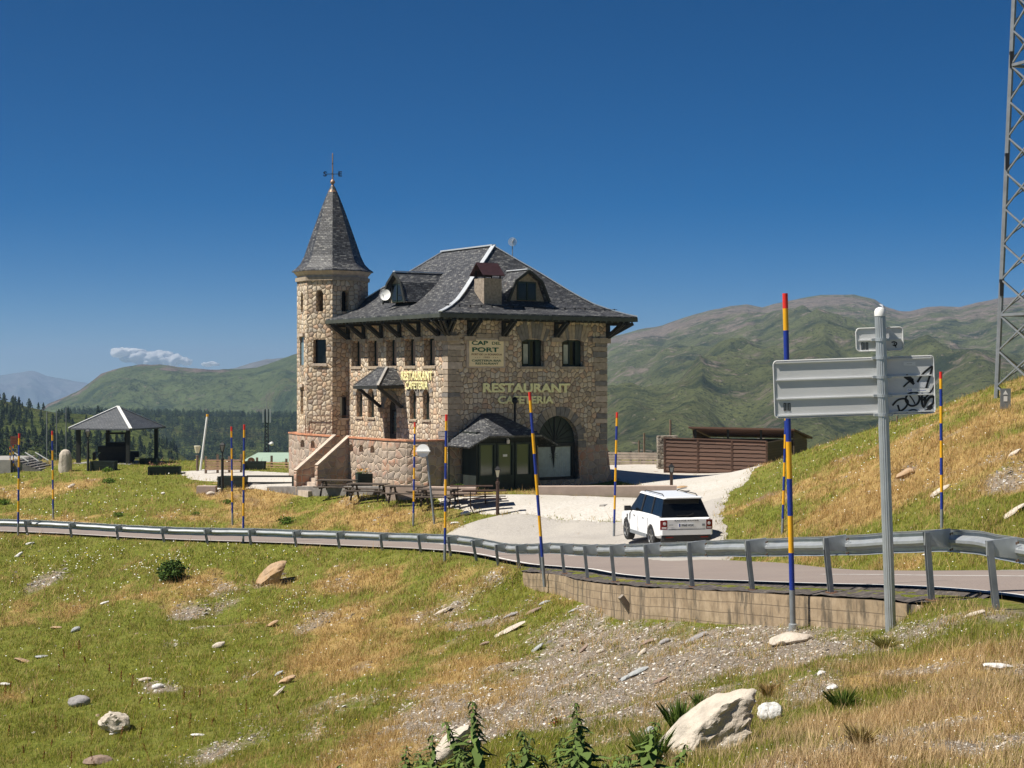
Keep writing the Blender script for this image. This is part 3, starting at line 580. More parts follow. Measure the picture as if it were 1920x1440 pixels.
# one pale sheet of valley floor out to the horizon
me = bpy.data.meshes.new('valley_floor'); S = 30000; me.from_pydata([(-S, -S, -205), (S, -S, -205), (S, S, -205), (-S, S, -205)], [], [(0, 1, 2, 3)]); tag(put('valley_floor', me, MT['pasture']), kind='structure')
# snow patches on the ridge
def snow(px, py, w_, h_, d, lab):
    rg = np.random.default_rng(int(px)); c_ = P(px, py, d); s = d/F; vs = []; n = 14
    for a in range(n):
        t = 2*math.pi*a/n; r = .75+.4*rg.random(); x = math.cos(t)*w_*r*s/2; z = math.sin(t)*h_*r*s/2; vs.append((c_.x+x+z*.6, c_.y+z*1.6, c_.z+z-x*.5*h_/w_))
    vs += [(v[0], v[1]+30, v[2]-12) for v in vs]
    me = bpy.data.meshes.new('snow_patch'); me.from_pydata(vs, [], [tuple(range(n))]+[(i, (i+1) % n, n+(i+1) % n, n+i) for i in range(n)]); tag(put('snow_patch', me, MT['snow']), lab, 'snow patch')
snow(1652, 576, 9, 11, 3480, 'small snow patch on the ridge just above the tall pole cap of the road sign')
snow(1686, 591, 13, 4, 3440, 'thin low snow streak on the ridge right of the sign pole')
snow(1775, 585, 10, 8, 3440, 'rounded snow patch high on the ridge between sign and lattice mast')
# ============================================================ stone restaurant building
ZB = -5.2; RZ = R(34)
BO = Vector((-3.0, 75, ZB))
def BW(x, y, h=0):            # building frame to world
    c_, s_ = math.cos(RZ), math.sin(RZ); return Vector((BO.x+x*c_-y*s_, BO.y+x*s_+y*c_, BO.z+h))
bld = empty('stone_restaurant', BO, RZ)
tag(bld, 'stone restaurant with a round corner turret, steep slate roof and dark timber brackets', 'building')
W, L, EH, EO = 9.33, 11.3, 8.15, 1.1
UPY = [1.70, 3.51, 5.35, 7.2, 9.0]; LOY = [1.97, 3.23, 7.41, 8.65]
def openings(up=True):
    m = MB()
    for x in (4.18, 6.59): m.prism([(x, 5.67), (x+1.34, 5.67), (x+1.34, 6.98), (x, 6.98)], -.42, .6, XZ())
    m.prism(arch(6.33, .12, 3.25, 2.42, 16), -.34, .9, XZ())
    for y in UPY: m.prism([(y-.52, 5.7), (y+.52, 5.7), (y+.52, 7.0), (y-.52, 7.0)], -.6, .45, YZ())
    for y in LOY: m.prism(arch(y, 3.1, 4.55, .64), -.6, .3, YZ())
    m.prism(arch(5.45, 1.3, 4.15, 1.2), -.6, .4, YZ())
    return m.mesh('c')
m = MB(); m.prism([(0, 0), (W, 0), (W, L), (0, L)], -.8, 8.32)
wall = link_mesh('wall', boolean(m.mesh('w'), openings()), MT['stone'], bld)
m = MB(); n_ = 4
a = [(-.26, -.26), (W+.26, -.26), (W+.26, L+.2), (-.26, L+.2)]; b2 = [(-.03, -.03), (W+.03, -.03), (W+.03, L+.02), (-.03, L+.02)]
m.add([(x, y, -.9) for x, y in a]+[(x, y, 1.75) for x, y in b2], [(3, 2, 1, 0), (4, 5, 6, 7), (0, 1, 5, 4), (1, 2, 6, 5), (2, 3, 7, 6), (3, 0, 4, 7)])
link_mesh('base_course', boolean(m.mesh('w'), openings()), MT['base_stone'], bld)
# corner stones
rq = random.Random(4); h = 1.78; CS = [MB(), MB()]
while h < 7.0:
    hh = rq.uniform(.22, .36); k = rq.random() < .5
    for (cx, sx) in ((0, 1), (W, -1)):
        m = CS[0 if sx > 0 else 1]
        a1 = rq.uniform(.62, .9) if k else rq.uniform(.35, .5); a2 = rq.uniform(.35, .5) if k else rq.uniform(.62, .9)
        m.cur = rq.choice([0, 0, 1, 2]); p_ = .035
        x0, x1 = (cx-p_, cx+a1) if sx > 0 else (cx-a1, cx+p_)
        y1 = a2 if sx > 0 else .5
        m.bb((x0, -p_, h), (x1, .12 if sx < 0 else .1, h+hh-.03)); 
        if sx > 0: m.bb((x0, .1, h), (x0+.13, y1, h+hh-.03))
        else: m.bb((cx-.1, .12, h), (x1, y1, h+hh-.03))
    h += hh
for m in CS: m.build('corner_stones', [MT['corbel'], MT['dark_stone'], MT['cap_stone']], bld)
# projecting corbel stones under the eaves brackets, band and sills
def one(name, mat, a, b_, par=None): q_ = MB(); q_.bb(a, b_); return q_.build(name, MT[mat], par or bld)
BRY = [.75, 2.6, 4.45, 6.28, 8.1, 9.75]; BRX = [1.15, 3.1, 6.2, 8.7]
for y in BRY: one('corbel', 'corbel', (-.14, y-.3, 6.86), (.1, y+.3, 7.08))
for x in BRX: one('corbel', 'corbel', (x-.32, -.14, 6.86), (x+.32, .1, 7.08))
one('corbel', 'corbel', (-.16, -.16, 6.84), (.5, .5, 7.1)); one('corbel', 'corbel', (W-.5, -.16, 6.84), (W+.16, .5, 7.1))
for x in (.55, 1.55, 2.45): one('band_stone', 'corbel', (x, -.06, 7.02), (x+.86, .1, 7.2))
for x in (4.1, 6.5): one('window_sill', 'corbel', (x, -.05, 5.53), (x+1.5, .3, 5.66))
for y in UPY: one('window_sill', 'corbel', (-.05, y-.6, 5.56), (.3, y+.6, 5.69))
for y in LOY: one('window_sill', 'corbel', (-.06, y-.4, 3.0), (.2, y+.4, 3.09))
m = MB()
def flush():
    global m
    m.build('arch_stones', [MT['corbel'], MT['dark_stone']], bld); m = MB()
#                                             # fan of stones round the large arch, and over the windows
def fan(cx, cz, r0, r1, a0, a1, n, T, t0=-.05, t1=.12):
    for k in range(n):
        u0 = a0+(a1-a0)*(k+.04)/n; u1 = a0+(a1-a0)*(k+.96)/n; rr = r1*rq.uniform(.96, 1.06); m.cur = rq.choice([0, 1, 1])
        pl = [(cx+r0*math.cos(u0), cz+r0*math.sin(u0)), (cx+rr*math.cos(u0), cz+rr*math.sin(u0)), (cx+rr*math.cos(u1), cz+rr*math.sin(u1)), (cx+r0*math.cos(u1), cz+r0*math.sin(u1))]
        m.prism(pl, t0, t1, T)
fan(6.33, 3.25-1.21, 1.21, 1.62, 0, math.pi, 17, XZ(), -.1, .05)
for k in range(5):
    for sx in (-1, 1): m.cur = rq.choice([0, 1]); m.bb((6.33+sx*1.21, -.05, .15+k*.375), (6.33+sx*rq.uniform(1.5, 1.75), .1, .15+k*.375+.35))
flush()
for x in (4.85, 7.26): fan(x, 5.4, 1.62, 2.35, R(64), R(116), 9, XZ(), -.1, .035); flush()
for y in LOY: fan(y, 4.23, .33, .62, 0, math.pi, 9, YZ(), -.035, .1); flush()
fan(5.45, 3.55, .61, .95, 0, math.pi, 9, YZ(), -.035, .1)
m.build('arch_stones', [MT['corbel'], MT['dark_stone']], bld)
# roof
ER = [(-EO, -EO), (W+EO, -EO), (W+EO, L+EO), (-EO, L+EO)]; RG = [(W/2, 3.23), (W/2, 3.23), (W/2, 8.09), (W/2, 8.09)]; RH0 = 11.73-EH
PF = [(0, 0), (.08, .035), (.17, .084), (.3, .176), (.4, .28), (.49, .385), (.67, .61), (.85, .82), (1, 1)]
def roof_pt(k, t, f, up=0): return Vector((ER[k][0]+(RG[k][0]-ER[k][0])*t, ER[k][1]+(RG[k][1]-ER[k][1])*t, EH+RH0*f+up))
def roof_h(t): return EH+RH0*np.interp(t, [p[0] for p in PF], [p[1] for p in PF])
vs = []; fs = []
for t, f in PF: vs += [roof_pt(k, t, f) for k in range(4)]
for i in range(len(PF)-1):
    for k in range(4): fs.append((i*4+k, i*4+(k+1) % 4, i*4+4+(k+1) % 4, i*4+4+k))
nb = len(vs); vs += [(x, y, EH-.07) for x, y in ER]; fs += [(k, nb+k, nb+(k+1) % 4, (k+1) % 4) for k in range(4)]
me = bpy.data.meshes.new('roof'); me.from_pydata([tuple(v) for v in vs], [], fs); me.update(); roof = link_mesh('roof', me, MT['slate'], bld)
m = MB()
for k in range(4):
    for i in range(len(PF)-1): m.bar(roof_pt(k, *PF[i], .03), roof_pt(k, *PF[i+1], .03), .2 if k != 1 else .13, .05)
m.bar((W/2, 3.18, 11.77), (W/2, 8.14, 11.77), .24, .07); m.build('ridge_strips', MT['ridge_metal'], roof)
m = MB()                                              # snow guard clips along the front slope
for k in range(17):
    x = -.2+k*.61; m.bb((x-.02, -.38, float(roof_h(.72/4.33))+.0), (x+.02, -.33, float(roof_h(.72/4.33))+.11))
m.bb((-.4, -.37, float(roof_h(.72/4.33))+.07), (W+.4, -.35, float(roof_h(.72/4.33))+.09)); m.build('snow_guards', MT['black_iron'], roof)
m = MB(); m.bb((-EO+.06, -EO+.06, 7.92), (W+EO-.06, L+EO-.06, 8.06))
m.build('soffit', MT['dark_timber'], bld)
m = MB()
for (a, c_) in (((-EO, -EO-.03), (W+EO, -EO+.03)), ((-EO-.03, -EO), (-EO+.03, L+EO)), ((W+EO-.03, -EO), (W+EO+.03, L+EO))): m.bb((a[0], a[1], 7.9), (c_[0], c_[1], 8.085))
for y in np.arange(-.9, 10.2, .36): m.bb((-EO+.02, y, 7.83), (-.05, y+.09, 7.915))
for x in np.arange(-.9, W+.9, .36): m.bb((x, -EO+.02, 7.83), (x+.09, -.05, 7.915))
m.build('fascia', MT['fascia'], bld)
def bracket(p, q):
    m = MB(); p = Vector(p); q = Vector(q); n = (q-p); n.z = 0; n.normalize(); t = Vector((-n.y, n.x, 0))
    for s_ in (-1, 1): m.bar(p+t*.085*s_, q+t*.085*s_, .09, .17)
    m.bar(Vector((p.x, p.y, 7.1)), Vector((p.x, p.y, 7.84)), .2, .12, up=n); m.bar(Vector((p.x, p.y, 7.78)), Vector((q.x, q.y, 7.78)), .2, .12)
    m.build('bracket', MT['dark_timber'], bld)
for y in BRY: bracket((-.07, y, 7.14), (-.98, y, 7.82))
for x in BRX[:-1]: bracket((x, -.07, 7.14), (x, -.98, 7.82))
for q in ((-.95, -.95), (-.3, -1.0), (-1.0, -.3)): bracket((-.06, -.06, 7.14), (q[0], q[1], 7.82))
for q in ((W+.95, -.95), (W+.3, -1.0), (W+1.0, -.3)): bracket((W+.06, -.06, 7.14), (q[0], q[1], 7.82))
# windows
def win(x0, x1, z0, z1, face, dep, curtain=None, name='window', archtop=0, mull=1):
    T = XZ(dep) if face == 'x' else YZ(dep); s_ = 1 if face == 'x' else -1; w_ = x1-x0
    m = MB(); fw = .09
    def slab(a, b_, c_, d_, t0, t1): m.prism([(a, c_), (b_, c_), (b_, d_), (a, d_)], t0, t1, T)
    t0, t1 = (0, .07) if s_ > 0 else (-.07, 0)
    slab(x0, x1, z0, z0+fw, t0, t1); slab(x0, x1, z1-fw, z1, t0, t1); slab(x0, x0+fw, z0+fw, z1-fw, t0, t1); slab(x1-fw, x1, z0+fw, z1-fw, t0, t1)
    for k in range(mull): c_ = x0+w_*(k+1)/(mull+1); slab(c_-.04, c_+.04, z0+fw, z1-fw, t0, t1)
    o = m.build(name, MT['dark_green'], bld); m = MB(); t0, t1 = (.005, .02) if s_ > 0 else (-.02, -.005)
    slab(x0+.04, x1-.04, z0+.04, z1-.04, t0, t1); m.build('pane', MT[curtain or 'dark_glass'], o); return o
for x in (4.18, 6.59): 
    o = win(x, x+1.34, 5.67, 6.98, 'x', .4)
    m = MB(); m.prism([(x+.35, 5.8), (x+.62, 5.8), (x+.62, 6.75), (x+.35, 6.75)], .025, .035, XZ(.4)); m.build('curtain', MT['drape'], o)
    m = MB(); m.prism([(x+1.0, 5.7), (x+1.32, 5.7), (x+1.32, 6.95), (x+1.0, 6.95)], .075, .13, XZ(.4)); m.build('shutter', MT['dark_green'], o)
for y in UPY: win(y-.52, y+.52, 5.7, 7.0, 'y', .44, 'blind', mull=0)
for y in LOY: win(y-.3, y+.3, 3.1, 4.5, 'y', .29, 'blind', mull=0)
# entrance door on the terrace
m = MB(); m.prism([(4.87, 1.3), (6.03, 1.3), (6.03, 4.1), (4.87, 4.1)], -.08, 0, YZ(.39)); dr = m.build('door', MT['dark_timber'], bld)
m = MB(); m.prism([(5.1, 2.3), (5.8, 2.3), (5.8, 3.5), (5.1, 3.5)], -.1, -.085, YZ(.39)); m.build('pane', MT['dark_glass'], dr)
m = MB(); m.tube([(.28, 4.98, 2.3), (.25, 4.98, 2.3), (.25, 4.98, 2.45)], .02, 6); m.build('handle', MT['aluminium'], dr)
# large arched window of the dining room
m = MB(); m.prism(arch(6.33, .12, 3.25, 2.42, 16), 0, .05, XZ(.335))
aw = m.build('arched_window', MT['dark_green'], bld)
m = MB()
for k in range(9):
    u = R(12+k*19.5); m.bar((6.33, .27, 2.0), (6.33+1.15*math.cos(u), .27, 2.0+1.15*math.sin(u)), .03, .02)
m.bb((5.14, .2, 1.72), (7.52, .3, 1.9)); m.bb((5.14, .2, .12), (7.52, .3, .24)); m.bb((7.32, .2, .2), (7.5, .3, 1.75)); m.bar((6.33, .26, 1.9), (6.33, .26, 3.2), .06, .06); m.build('frame', MT['dark_timber'], aw)
m = MB(); n_ = 60; vs = []
for k in range(n_+1):
    x = 5.16+2.14*k/n_; vs += [(x, .272+.012*math.sin(k*1.9), .24), (x, .272+.012*math.sin(k*1.9), 1.73)]
m.add(vs, [(2*k, 2*k+2, 2*k+3, 2*k+1) for k in range(n_)]); m.build('curtain', MT['curtain'], aw)
m = MB(); m.tube([(6.2, .235, 1.74), (6.22, .235, 1.4), (6.27, .235, .7)], [.14, .07, .015], 6)
for k in range(9): u = R(k*40); m.bar((6.22, .225, 1.28), (6.22+.26*math.cos(u), .225, 1.28+.2*math.sin(u)), .02, .01)
m.build('hanging_plant', MT['dark_timber'], aw)

# ---- dormers and chimney
def dormer(name, cx, face, front, back, hw, win_w, base, kind):
    sec = [(-hw-.12, base), (-hw*.62-.08, base+.98), (0, base+1.5), (hw*.62+.08, base+.98), (hw+.12, base)]
    ins = [(-hw, base), (-hw*.62, base+.93), (0, base+1.4), (hw*.62, base+.93), (hw, base)]
    T = (lambda a, z, t: (cx+a, t, z)) if face == 'x' else (lambda a, z, t: (t, cx-a, z))
    o = None
    m = MB(); vs = [T(a, z, front-.22) for a, z in sec]+[T(a, z, back) for a, z in sec]+[T(a, z, front-.22) for a, z in ins]+[T(a, z, back) for a, z in ins]
    fs = []
    for k in range(4): fs += [(k, k+1, 5+k+1, 5+k), (10+k+1, 10+k, 15+k, 15+k+1), (k+1, k, 10+k, 10+k+1)]
    fs += [(0, 5, 15, 10), (4, 14, 19, 9)]
    m.add(vs, fs); o = m.build('dormer', MT['slate'], bld)
    m = MB(); vs = [T(a*.99, z, front) for a, z in ins]+[T(a*.99, z, front+.15) for a, z in ins]; n = 5
    m.add(vs, [tuple(range(n)), tuple(range(2*n-1, n-1, -1))]+[(i, n+i, n+(i+1) % n, (i+1) % n) for i in range(n)]); m.build('front_wall', MT['chimney_stone'], o)
    m = MB(); w2 = win_w/2
    def bx(a0, a1, z0, z1, t0, t1): p = [T(a, z, t) for a in (a0, a1) for z in (z0, z1) for t in (t0, t1)]; m.bb([min(q[i] for q in p) for i in range(3)], [max(q[i] for q in p) for i in range(3)])
    bx(-w2, w2, base+.02, base+.92, front-.05, front+.01); bx(-.03, .03, base+.02, base+.9, front-.09, front-.04); f = m.build('window', MT['dark_green'], o)
    m = MB()
    bx(-w2+.07, -.06, base+.1, base+.84, front-.065, front-.052); bx(.06, w2-.07, base+.1, base+.84, front-.065, front-.052); m.build('pane', MT['dark_glass'], f)
    m = MB(); m.bar(T(0, base+1.54, front-.25), T(0, base+1.54, back), .2, .05); m.build('ridge_strip', MT['ridge_metal'], o)
    m = MB()
    for k in range(4): m.bar(T(sec[k][0]*1.02, sec[k][1]-.05, front-.26), T(sec[k+1][0]*1.02, sec[k+1][1]-.05, front-.26), .07, .13)
    m.build('barge_board', MT['dark_timber'], o); return o
dormer('dormer', 4.62, 'x', .25, 1.85, 1.08, 1.12, 8.85, 0)
dormer('dormer', 5.1, 'y', .25, 3.0, .95, 1.1, 8.85, 1)
m = MB(); m.bb((1.95, -.1, 8.35), (2.95, .75, 9.85)); me = m.mesh('ch'); ch = link_mesh('chimney', me, MT['chimney_stone'], roof)
m = MB(); m.bb((1.9, -.16, 9.85), (3.0, .8, 9.93)); m.build('coping', MT['corbel'], ch) if False else None
m = MB(); m.add([(1.78, -.28, 10.0), (3.02, -.28, 10.0), (3.02, .95, 10.0), (1.78, .95, 10.0), (1.78, .33, 10.62), (3.02, .33, 10.62)], [(0, 1, 5, 4), (2, 3, 4, 5)])
me = m.mesh('cap'); cp = link_mesh('chimney_cap', me, MT['chimney_cap'], bld); s_ = cp.modifiers.new('s', 'SOLIDIFY'); s_.thickness = .03
for x in (2.0, 2.9):
    for y in (-.05, .7): one('cap_leg', 'black_iron', (x-.03, y-.03, 9.84), (x+.03, y+.03, 10.1 if y < 0 else 10.3), cp)

# ---- turret
TC = (0, 11.6); TR = 1.87; TPH = R(242)
def oc(r, z, n=8): return [(TC[0]+r*math.cos(TPH+k*math.pi/4), TC[1]+r*math.sin(TPH+k*math.pi/4), z) for k in range(8)]
def facet(world_deg):            # matrix: (a,b,c) -> across, up, outward from facet
    u = R(world_deg-34); ap = TR*math.cos(math.pi/8); n = Vector((math.cos(u), math.sin(u), 0)); t = Vector((-n.y, n.x, 0)); c_ = Vector((TC[0], TC[1], 0))+n*ap
    return Matrix(((t.x, 0, n.x, c_.x), (t.y, 0, n.y, c_.y), (0, 1, 0, 0), (0, 0, 0, 1)))
m = MB(); m.lathe([(TR+.05, .3), (TR, 2.0), (TR, 10.3)], (TC[0], TC[1], 0), 8, TPH)
FA, FB, FCc = facet(253.5), facet(298.5), facet(208.5)
cut = MB()
cut.prism(arch(0, 8.55, 9.66, .4), -3.9, .3, FA); cut.prism(arch(0, 8.55, 9.66, .4), -.6, .3, FB)
cut.prism([(-.36, 5.85), (.36, 5.85), (.36, 7.1), (-.36, 7.1)], -.35, .3, FA)
cut.prism([(-.28, 5.75), (.28, 5.75), (.28, 7.25), (-.28, 7.25)], -.12, .3, FCc); cut.prism([(-.2, 3.2), (.2, 3.2), (.2, 4.6), (-.2, 4.6)], -.2, .3, FCc); cut.prism(arch(0, 8.55, 9.6, .35), -.3, .3, FCc)
cut.prism(arch(.05, 3.0, 4.4, .66), -.3, .3, FB)
tur = link_mesh('turret', boolean(m.mesh('t'), cut.mesh('c')), MT['stone'], bld)
def pl(F_, x0, x1, z0, z1, t0, t1, name, mat, par): m = MB(); m.prism([(x0, z0), (x1, z0), (x1, z1), (x0, z1)], t0, t1, F_); return m.build(name, MT[mat], par)
pl(FA, -.34, .34, 5.87, 7.08, -.33, -.3, 'window', 'dark_glass', tur); pl(FB, -.1, .36, 3.0, 4.1, -.28, -.25, 'window', 'dark_glass', tur); pl(FB, -.28, -.1, 3.0, 4.1, -.24, -.2, 'curtain', 'drape', tur)
pl(FCc, -.26, .26, 5.77, 7.23, -.11, -.08, 'window', 'pane_sky', tur); pl(FB, -.19, .19, 8.55, 9.62, -.5, -.45, 'window', 'dark_glass', tur)
m = MB()
def ring(r0, r1, z0, z1): m.lathe([(r0, z0), (r1, z1)], (TC[0], TC[1], 0), 8, TPH)
ring(TR+.09, TR+.09, 10.16, 10.36); m.build('stone_band', MT['corbel'], tur)
m = MB(); ring(TR+.0, TR+.0, 10.3, 10.46); ring(TR+.02, TR+.2, 10.46, 10.68); m.build('cornice', MT['cap_stone'], tur)
for (Fx, a, w2, z) in ((FCc, 0, .4, 7.27), (FCc, 0, .3, 4.62)): m = MB(); m.prism([(-w2, z), (w2, z), (w2, z+.16), (-w2, z+.16)], -.1, .12, Fx); m.build('window_head', MT['cap_stone'], tur)
for F_, x0, w2, z0 in ((FA, 0, .42, 5.72), (FB, .05, .4, 2.9)): m = MB(); m.prism([(x0-w2, z0), (x0+w2, z0), (x0+w2, z0+.12), (x0-w2, z0+.12)], -.1, .07, F_); m.build('window_sill', MT['cap_stone'], tur)
m = MB(); TRR = [(2.14, 10.66), (2.14, 10.72), (1.93, 10.86), (1.7, 11.1), (1.5, 11.5), (1.30, 12.1), (1.03, 12.87), (.70, 13.8), (.37, 14.65), (.12, 15.22)]
m.lathe(TRR, (TC[0], TC[1], 0), 8, TPH); tr_ = m.build('turret_roof', MT['slate'], bld)
m = MB(); m.lathe([(.26, 14.92), (.1, 15.2), (.05, 15.34), (.12, 15.4), (.13, 15.48), (.08, 15.56), (.045, 15.6), (.032, 15.9), (.03, 16.95), (.004, 17)], (TC[0], TC[1], 0), 10); m.build('finial', MT['copper'], tr_, True)
vd = Vector((math.cos(-RZ), math.sin(-RZ), 0)); vt = Vector((-vd.y, vd.x, 0)); cc = Vector((TC[0], TC[1], 15.88))
m = MB(); m.bar(cc-vd*.32, cc+vd*.32, .03, .03); m.bar(cc-vt*.32, cc+vt*.32, .03, .03); m.lathe([(.01, 16.38), (.04, 16.4), (.04, 16.44), (.01, 16.46)], (TC[0], TC[1], 0), 6)
vane = m.build('compass_cross', MT['black_iron'], tr_)
MX = Matrix((( vd.x, 0, vd.y, 0), (vd.y, 0, -vd.x, 0), (0, 1, 0, 0), (0, 0, 0, 1)))
for ch_, dx in (('S', -.4), ('E', .4)):
    text('compass_letter', ch_, .19, .27, Matrix.Translation(cc+vd*dx+Vector((0, 0, -.13))) @ MX, MT['black_iron'], tr_, .02, .03)
m = MB()                                              # thin iron railing round the turret foot
for Fx, a0, a1 in ((FA, -.75, .75), (FB, -.75, .55)):
    for z in (3.12, 2.25): m.add([v for v in []], []) 
    p0 = Fx @ Vector((a0, 3.12, .12)); p1 = Fx @ Vector((a1, 3.12, .12)); m.bar(p0, p1, .03, .03); m.bar(p0, p0-Vector((0, 0, .95)), .03, .03)
m.build('iron_railing', MT['rust'], tur)

# ---- terrace, stairs and porch
OUT = [(0, .3), (-.9, .35), (-1.6, 1.05), (-2.0, 2.2), (-2.0, 6.15)]; OUT2 = [(-2.0, 7.65), (-2.0, 11.5), (-1.55, 13.6), (0, 14.3)]
m = MB(); m.prism(OUT+[(-2.0, 6.2), (-2, 7.6)]+OUT2+[(.2, 14.3), (.2, .3)], -.9, 1.3); ter = m.build('terrace', MT['base_stone'], bld)
def parapet(p, q, holes, z0=-.9, z1=2.14, th=.3):
    p = Vector((*p, 0)); q = Vector((*q, 0)); d = (q-p); Ln = d.length; d.normalize(); n = Vector((-d.y, d.x, 0))      # n outward? set below
    if n.x > 0: n = -n
    M_ = Matrix(((d.x, 0, n.x, p.x), (d.y, 0, n.y, p.y), (0, 1, 0, 0), (0, 0, 0, 1)))
    m = MB(); m.prism([(-.02, z0), (Ln+.02, z0), (Ln+.02, z1), (-.02, z1)], -th, .02, M_); me = m.mesh('p')
    if M_.determinant() < 0: me.flip_normals()
    if holes:
        c_ = MB()
        for (a, b0, b1, w_) in holes: c_.prism(arch(a, b0, b1, w_, 8), -th-.3, .3, M_)
        cm = c_.mesh('c')
        if M_.determinant() < 0: cm.flip_normals()
        me = boolean(me, cm)
    o = link_mesh('parapet', me, MT['base_stone'], ter)
    m = MB(); m.prism([(-.03, z1), (Ln+.03, z1), (Ln+.03, z1+.07), (-.03, z1+.07)], -th-.03, .06, M_); me = m.mesh('p'); link_mesh('coping', me, MT['coping'], o)
simple('coping', (.50, .22, .12), .9, 0, .45, 3, .02)
parapet(OUT[0], OUT[1], []); parapet(OUT[1], OUT[2], [(.55, 1.5, 1.86, .6)]); parapet(OUT[2], OUT[3], []); parapet(OUT[3], OUT[4], [(1.44, 1.5, 1.86, .42), (2.56, 1.5, 1.86, .42), (3.58, 1.5, 1.86, .42)])
parapet(OUT2[0], OUT2[1], [(2.28, 1.5, 1.9, .45), (3.45, 1.5, 1.9, .45)]); parapet(OUT2[1], OUT2[2], []); parapet(OUT2[2], OUT2[3], [])
m = MB()
for k in range(9): m.bb((-2.0-.235*(k+1), 6.3, -.9), (-2.0-.235*k, 7.5, 1.3-.19*(k+1)))
st_ = m.build('stairs', MT['cap_stone'], ter)
for (y0, y1, x1, ze) in ((6.02, 6.3, -3.75, .75), (7.5, 7.78, -4.15, .45)):
    m = MB(); m.prism([(-2.0, -.9), (-2.0, 2.2), (x1+.1, ze+.12), (x1, ze), (x1, -.9)], -y1, -y0, XZ()); o = m.build('stair_wall', MT['base_stone'], ter)
    m = MB(); m.bar((-1.95, (y0+y1)/2, 2.24), (x1+.02, (y0+y1)/2, ze+.09), .34, .07); m.build('coping', MT['cap_stone'], o)
# small slated canopy over the terrace door
m = MB(); y0, y1, xo, hh, ht = 4.05, 6.5, -1.5, 4.72, 5.62
m.add([(xo, y0, hh), (xo, y1, hh), (0, y1+.05, hh+.05), (0, 5.85, ht), (0, 5.0, ht), (0, y0, hh+.05), (-.45, 5.0, ht), (-.45, 5.85, ht)], [(0, 1, 7, 6), (1, 2, 3, 7), (0, 6, 4, 5), (6, 7, 3, 4)])
me = m.mesh('c'); cn = link_mesh('canopy', me, MT['slate'], bld)
m = MB(); m.bb((xo-.02, y0, hh-.16), (xo+.1, y1, hh-.01)); m.bb((xo+.1, y0, hh-.14), (0, y0+.09, hh)); m.bb((xo+.1, y1-.09, hh-.14), (0, y1, hh)); m.bb((xo+.1, y0+.09, hh-.05), (-.01, y1-.09, hh-.02)); m.build('canopy_frame', MT['dark_timber'], cn)
for a, b_ in (((xo, y0, hh+.03), (-.45, 5.0, ht+.03)), ((xo, y1, hh+.03), (-.45, 5.85, ht+.03)), ((-.45, 5.0, ht+.03), (-.45, 5.85, ht+.03))): 
    m = MB(); m.bar(a, b_, .12, .04); m.build('hip_strip', MT['grey_concrete'], cn)
for y in (y0+.15, y1-.15):
    m = MB(); m.bar((-.05, y, 3.65), (xo+.15, y, hh-.1), .13, .15); m.build('bracket', MT['dark_timber'], cn)
    m = MB(); m.bb((-.2, y-.2, 3.4), (.1, y+.2, 3.62)); m.build('corbel', MT['corbel'], cn)
# lettering
def front(x, z, off=-.05): return Matrix(((1, 0, 0, x), (0, 0, -1, off), (0, 1, 0, z), (0, 0, 0, 1)))
tilt = Matrix.Rotation(R(-.45), 4, 'Z')
text('lettering', 'RESTAURANT', 5.1, .45, front(4.46, 4.40, -.06) @ tilt, MT['letters'], bld, .03, .035)
text('lettering', 'CAFETERIA', 3.25, .38, front(4.39, 3.86, -.06) @ tilt, MT['letters'], bld, .03, .03)
side = lambda y, z: Matrix(((0, 0, -1, -.08), (-1, 0, 0, y), (0, 1, 0, z), (0, 0, 0, 1)))
text('lettering', 'RESTAURANT', 2.95, .43, side(2.75, 5.0), MT['letters'], bld, .02, .012)
text('lettering', 'CAFETERIA', 2.1, .38, side(2.75, 4.56), MT['letters'], bld, .02, .012)
m = MB(); m.bb((1.0, -.06, 5.58), (3.2, .02, 7.0)); fr = m.build('painted_sign', MT['cap_stone'], bld)
m = MB(); m.bb((1.13, -.085, 5.66), (3.08, -.062, 6.93)); bd = m.build('sign_board', MT['sign_board'], fr)
def st(s, cx, z, w_, h_, mat, off=.004, d=.006): return text('sign_lettering', s, w_, h_, front(cx, z, -.09), MT[mat], fr, d, off)
st('CAP', 1.72, 6.67, .92, .2, 'sign_green', .03); st('DEL', 2.66, 6.69, .5, .14, 'sign_green', .012); st('PORT', 2.04, 6.34, 1.5, .22, 'sign_green', .03)
st('PORT DE LA BONAIGUA', 2.12, 6.18, 1.72, .09, 'sign_brown'); st('• • •   1922   • • •', 2.1, 6.05, 1.3, .07, 'sign_brown'); st('CAFETERIA-BAR', 2.1, 5.88, 1.66, .1, 'sign_green', .012); st('RESTAURANT', 2.13, 5.74, 1.3, .1, 'sign_green', .012)
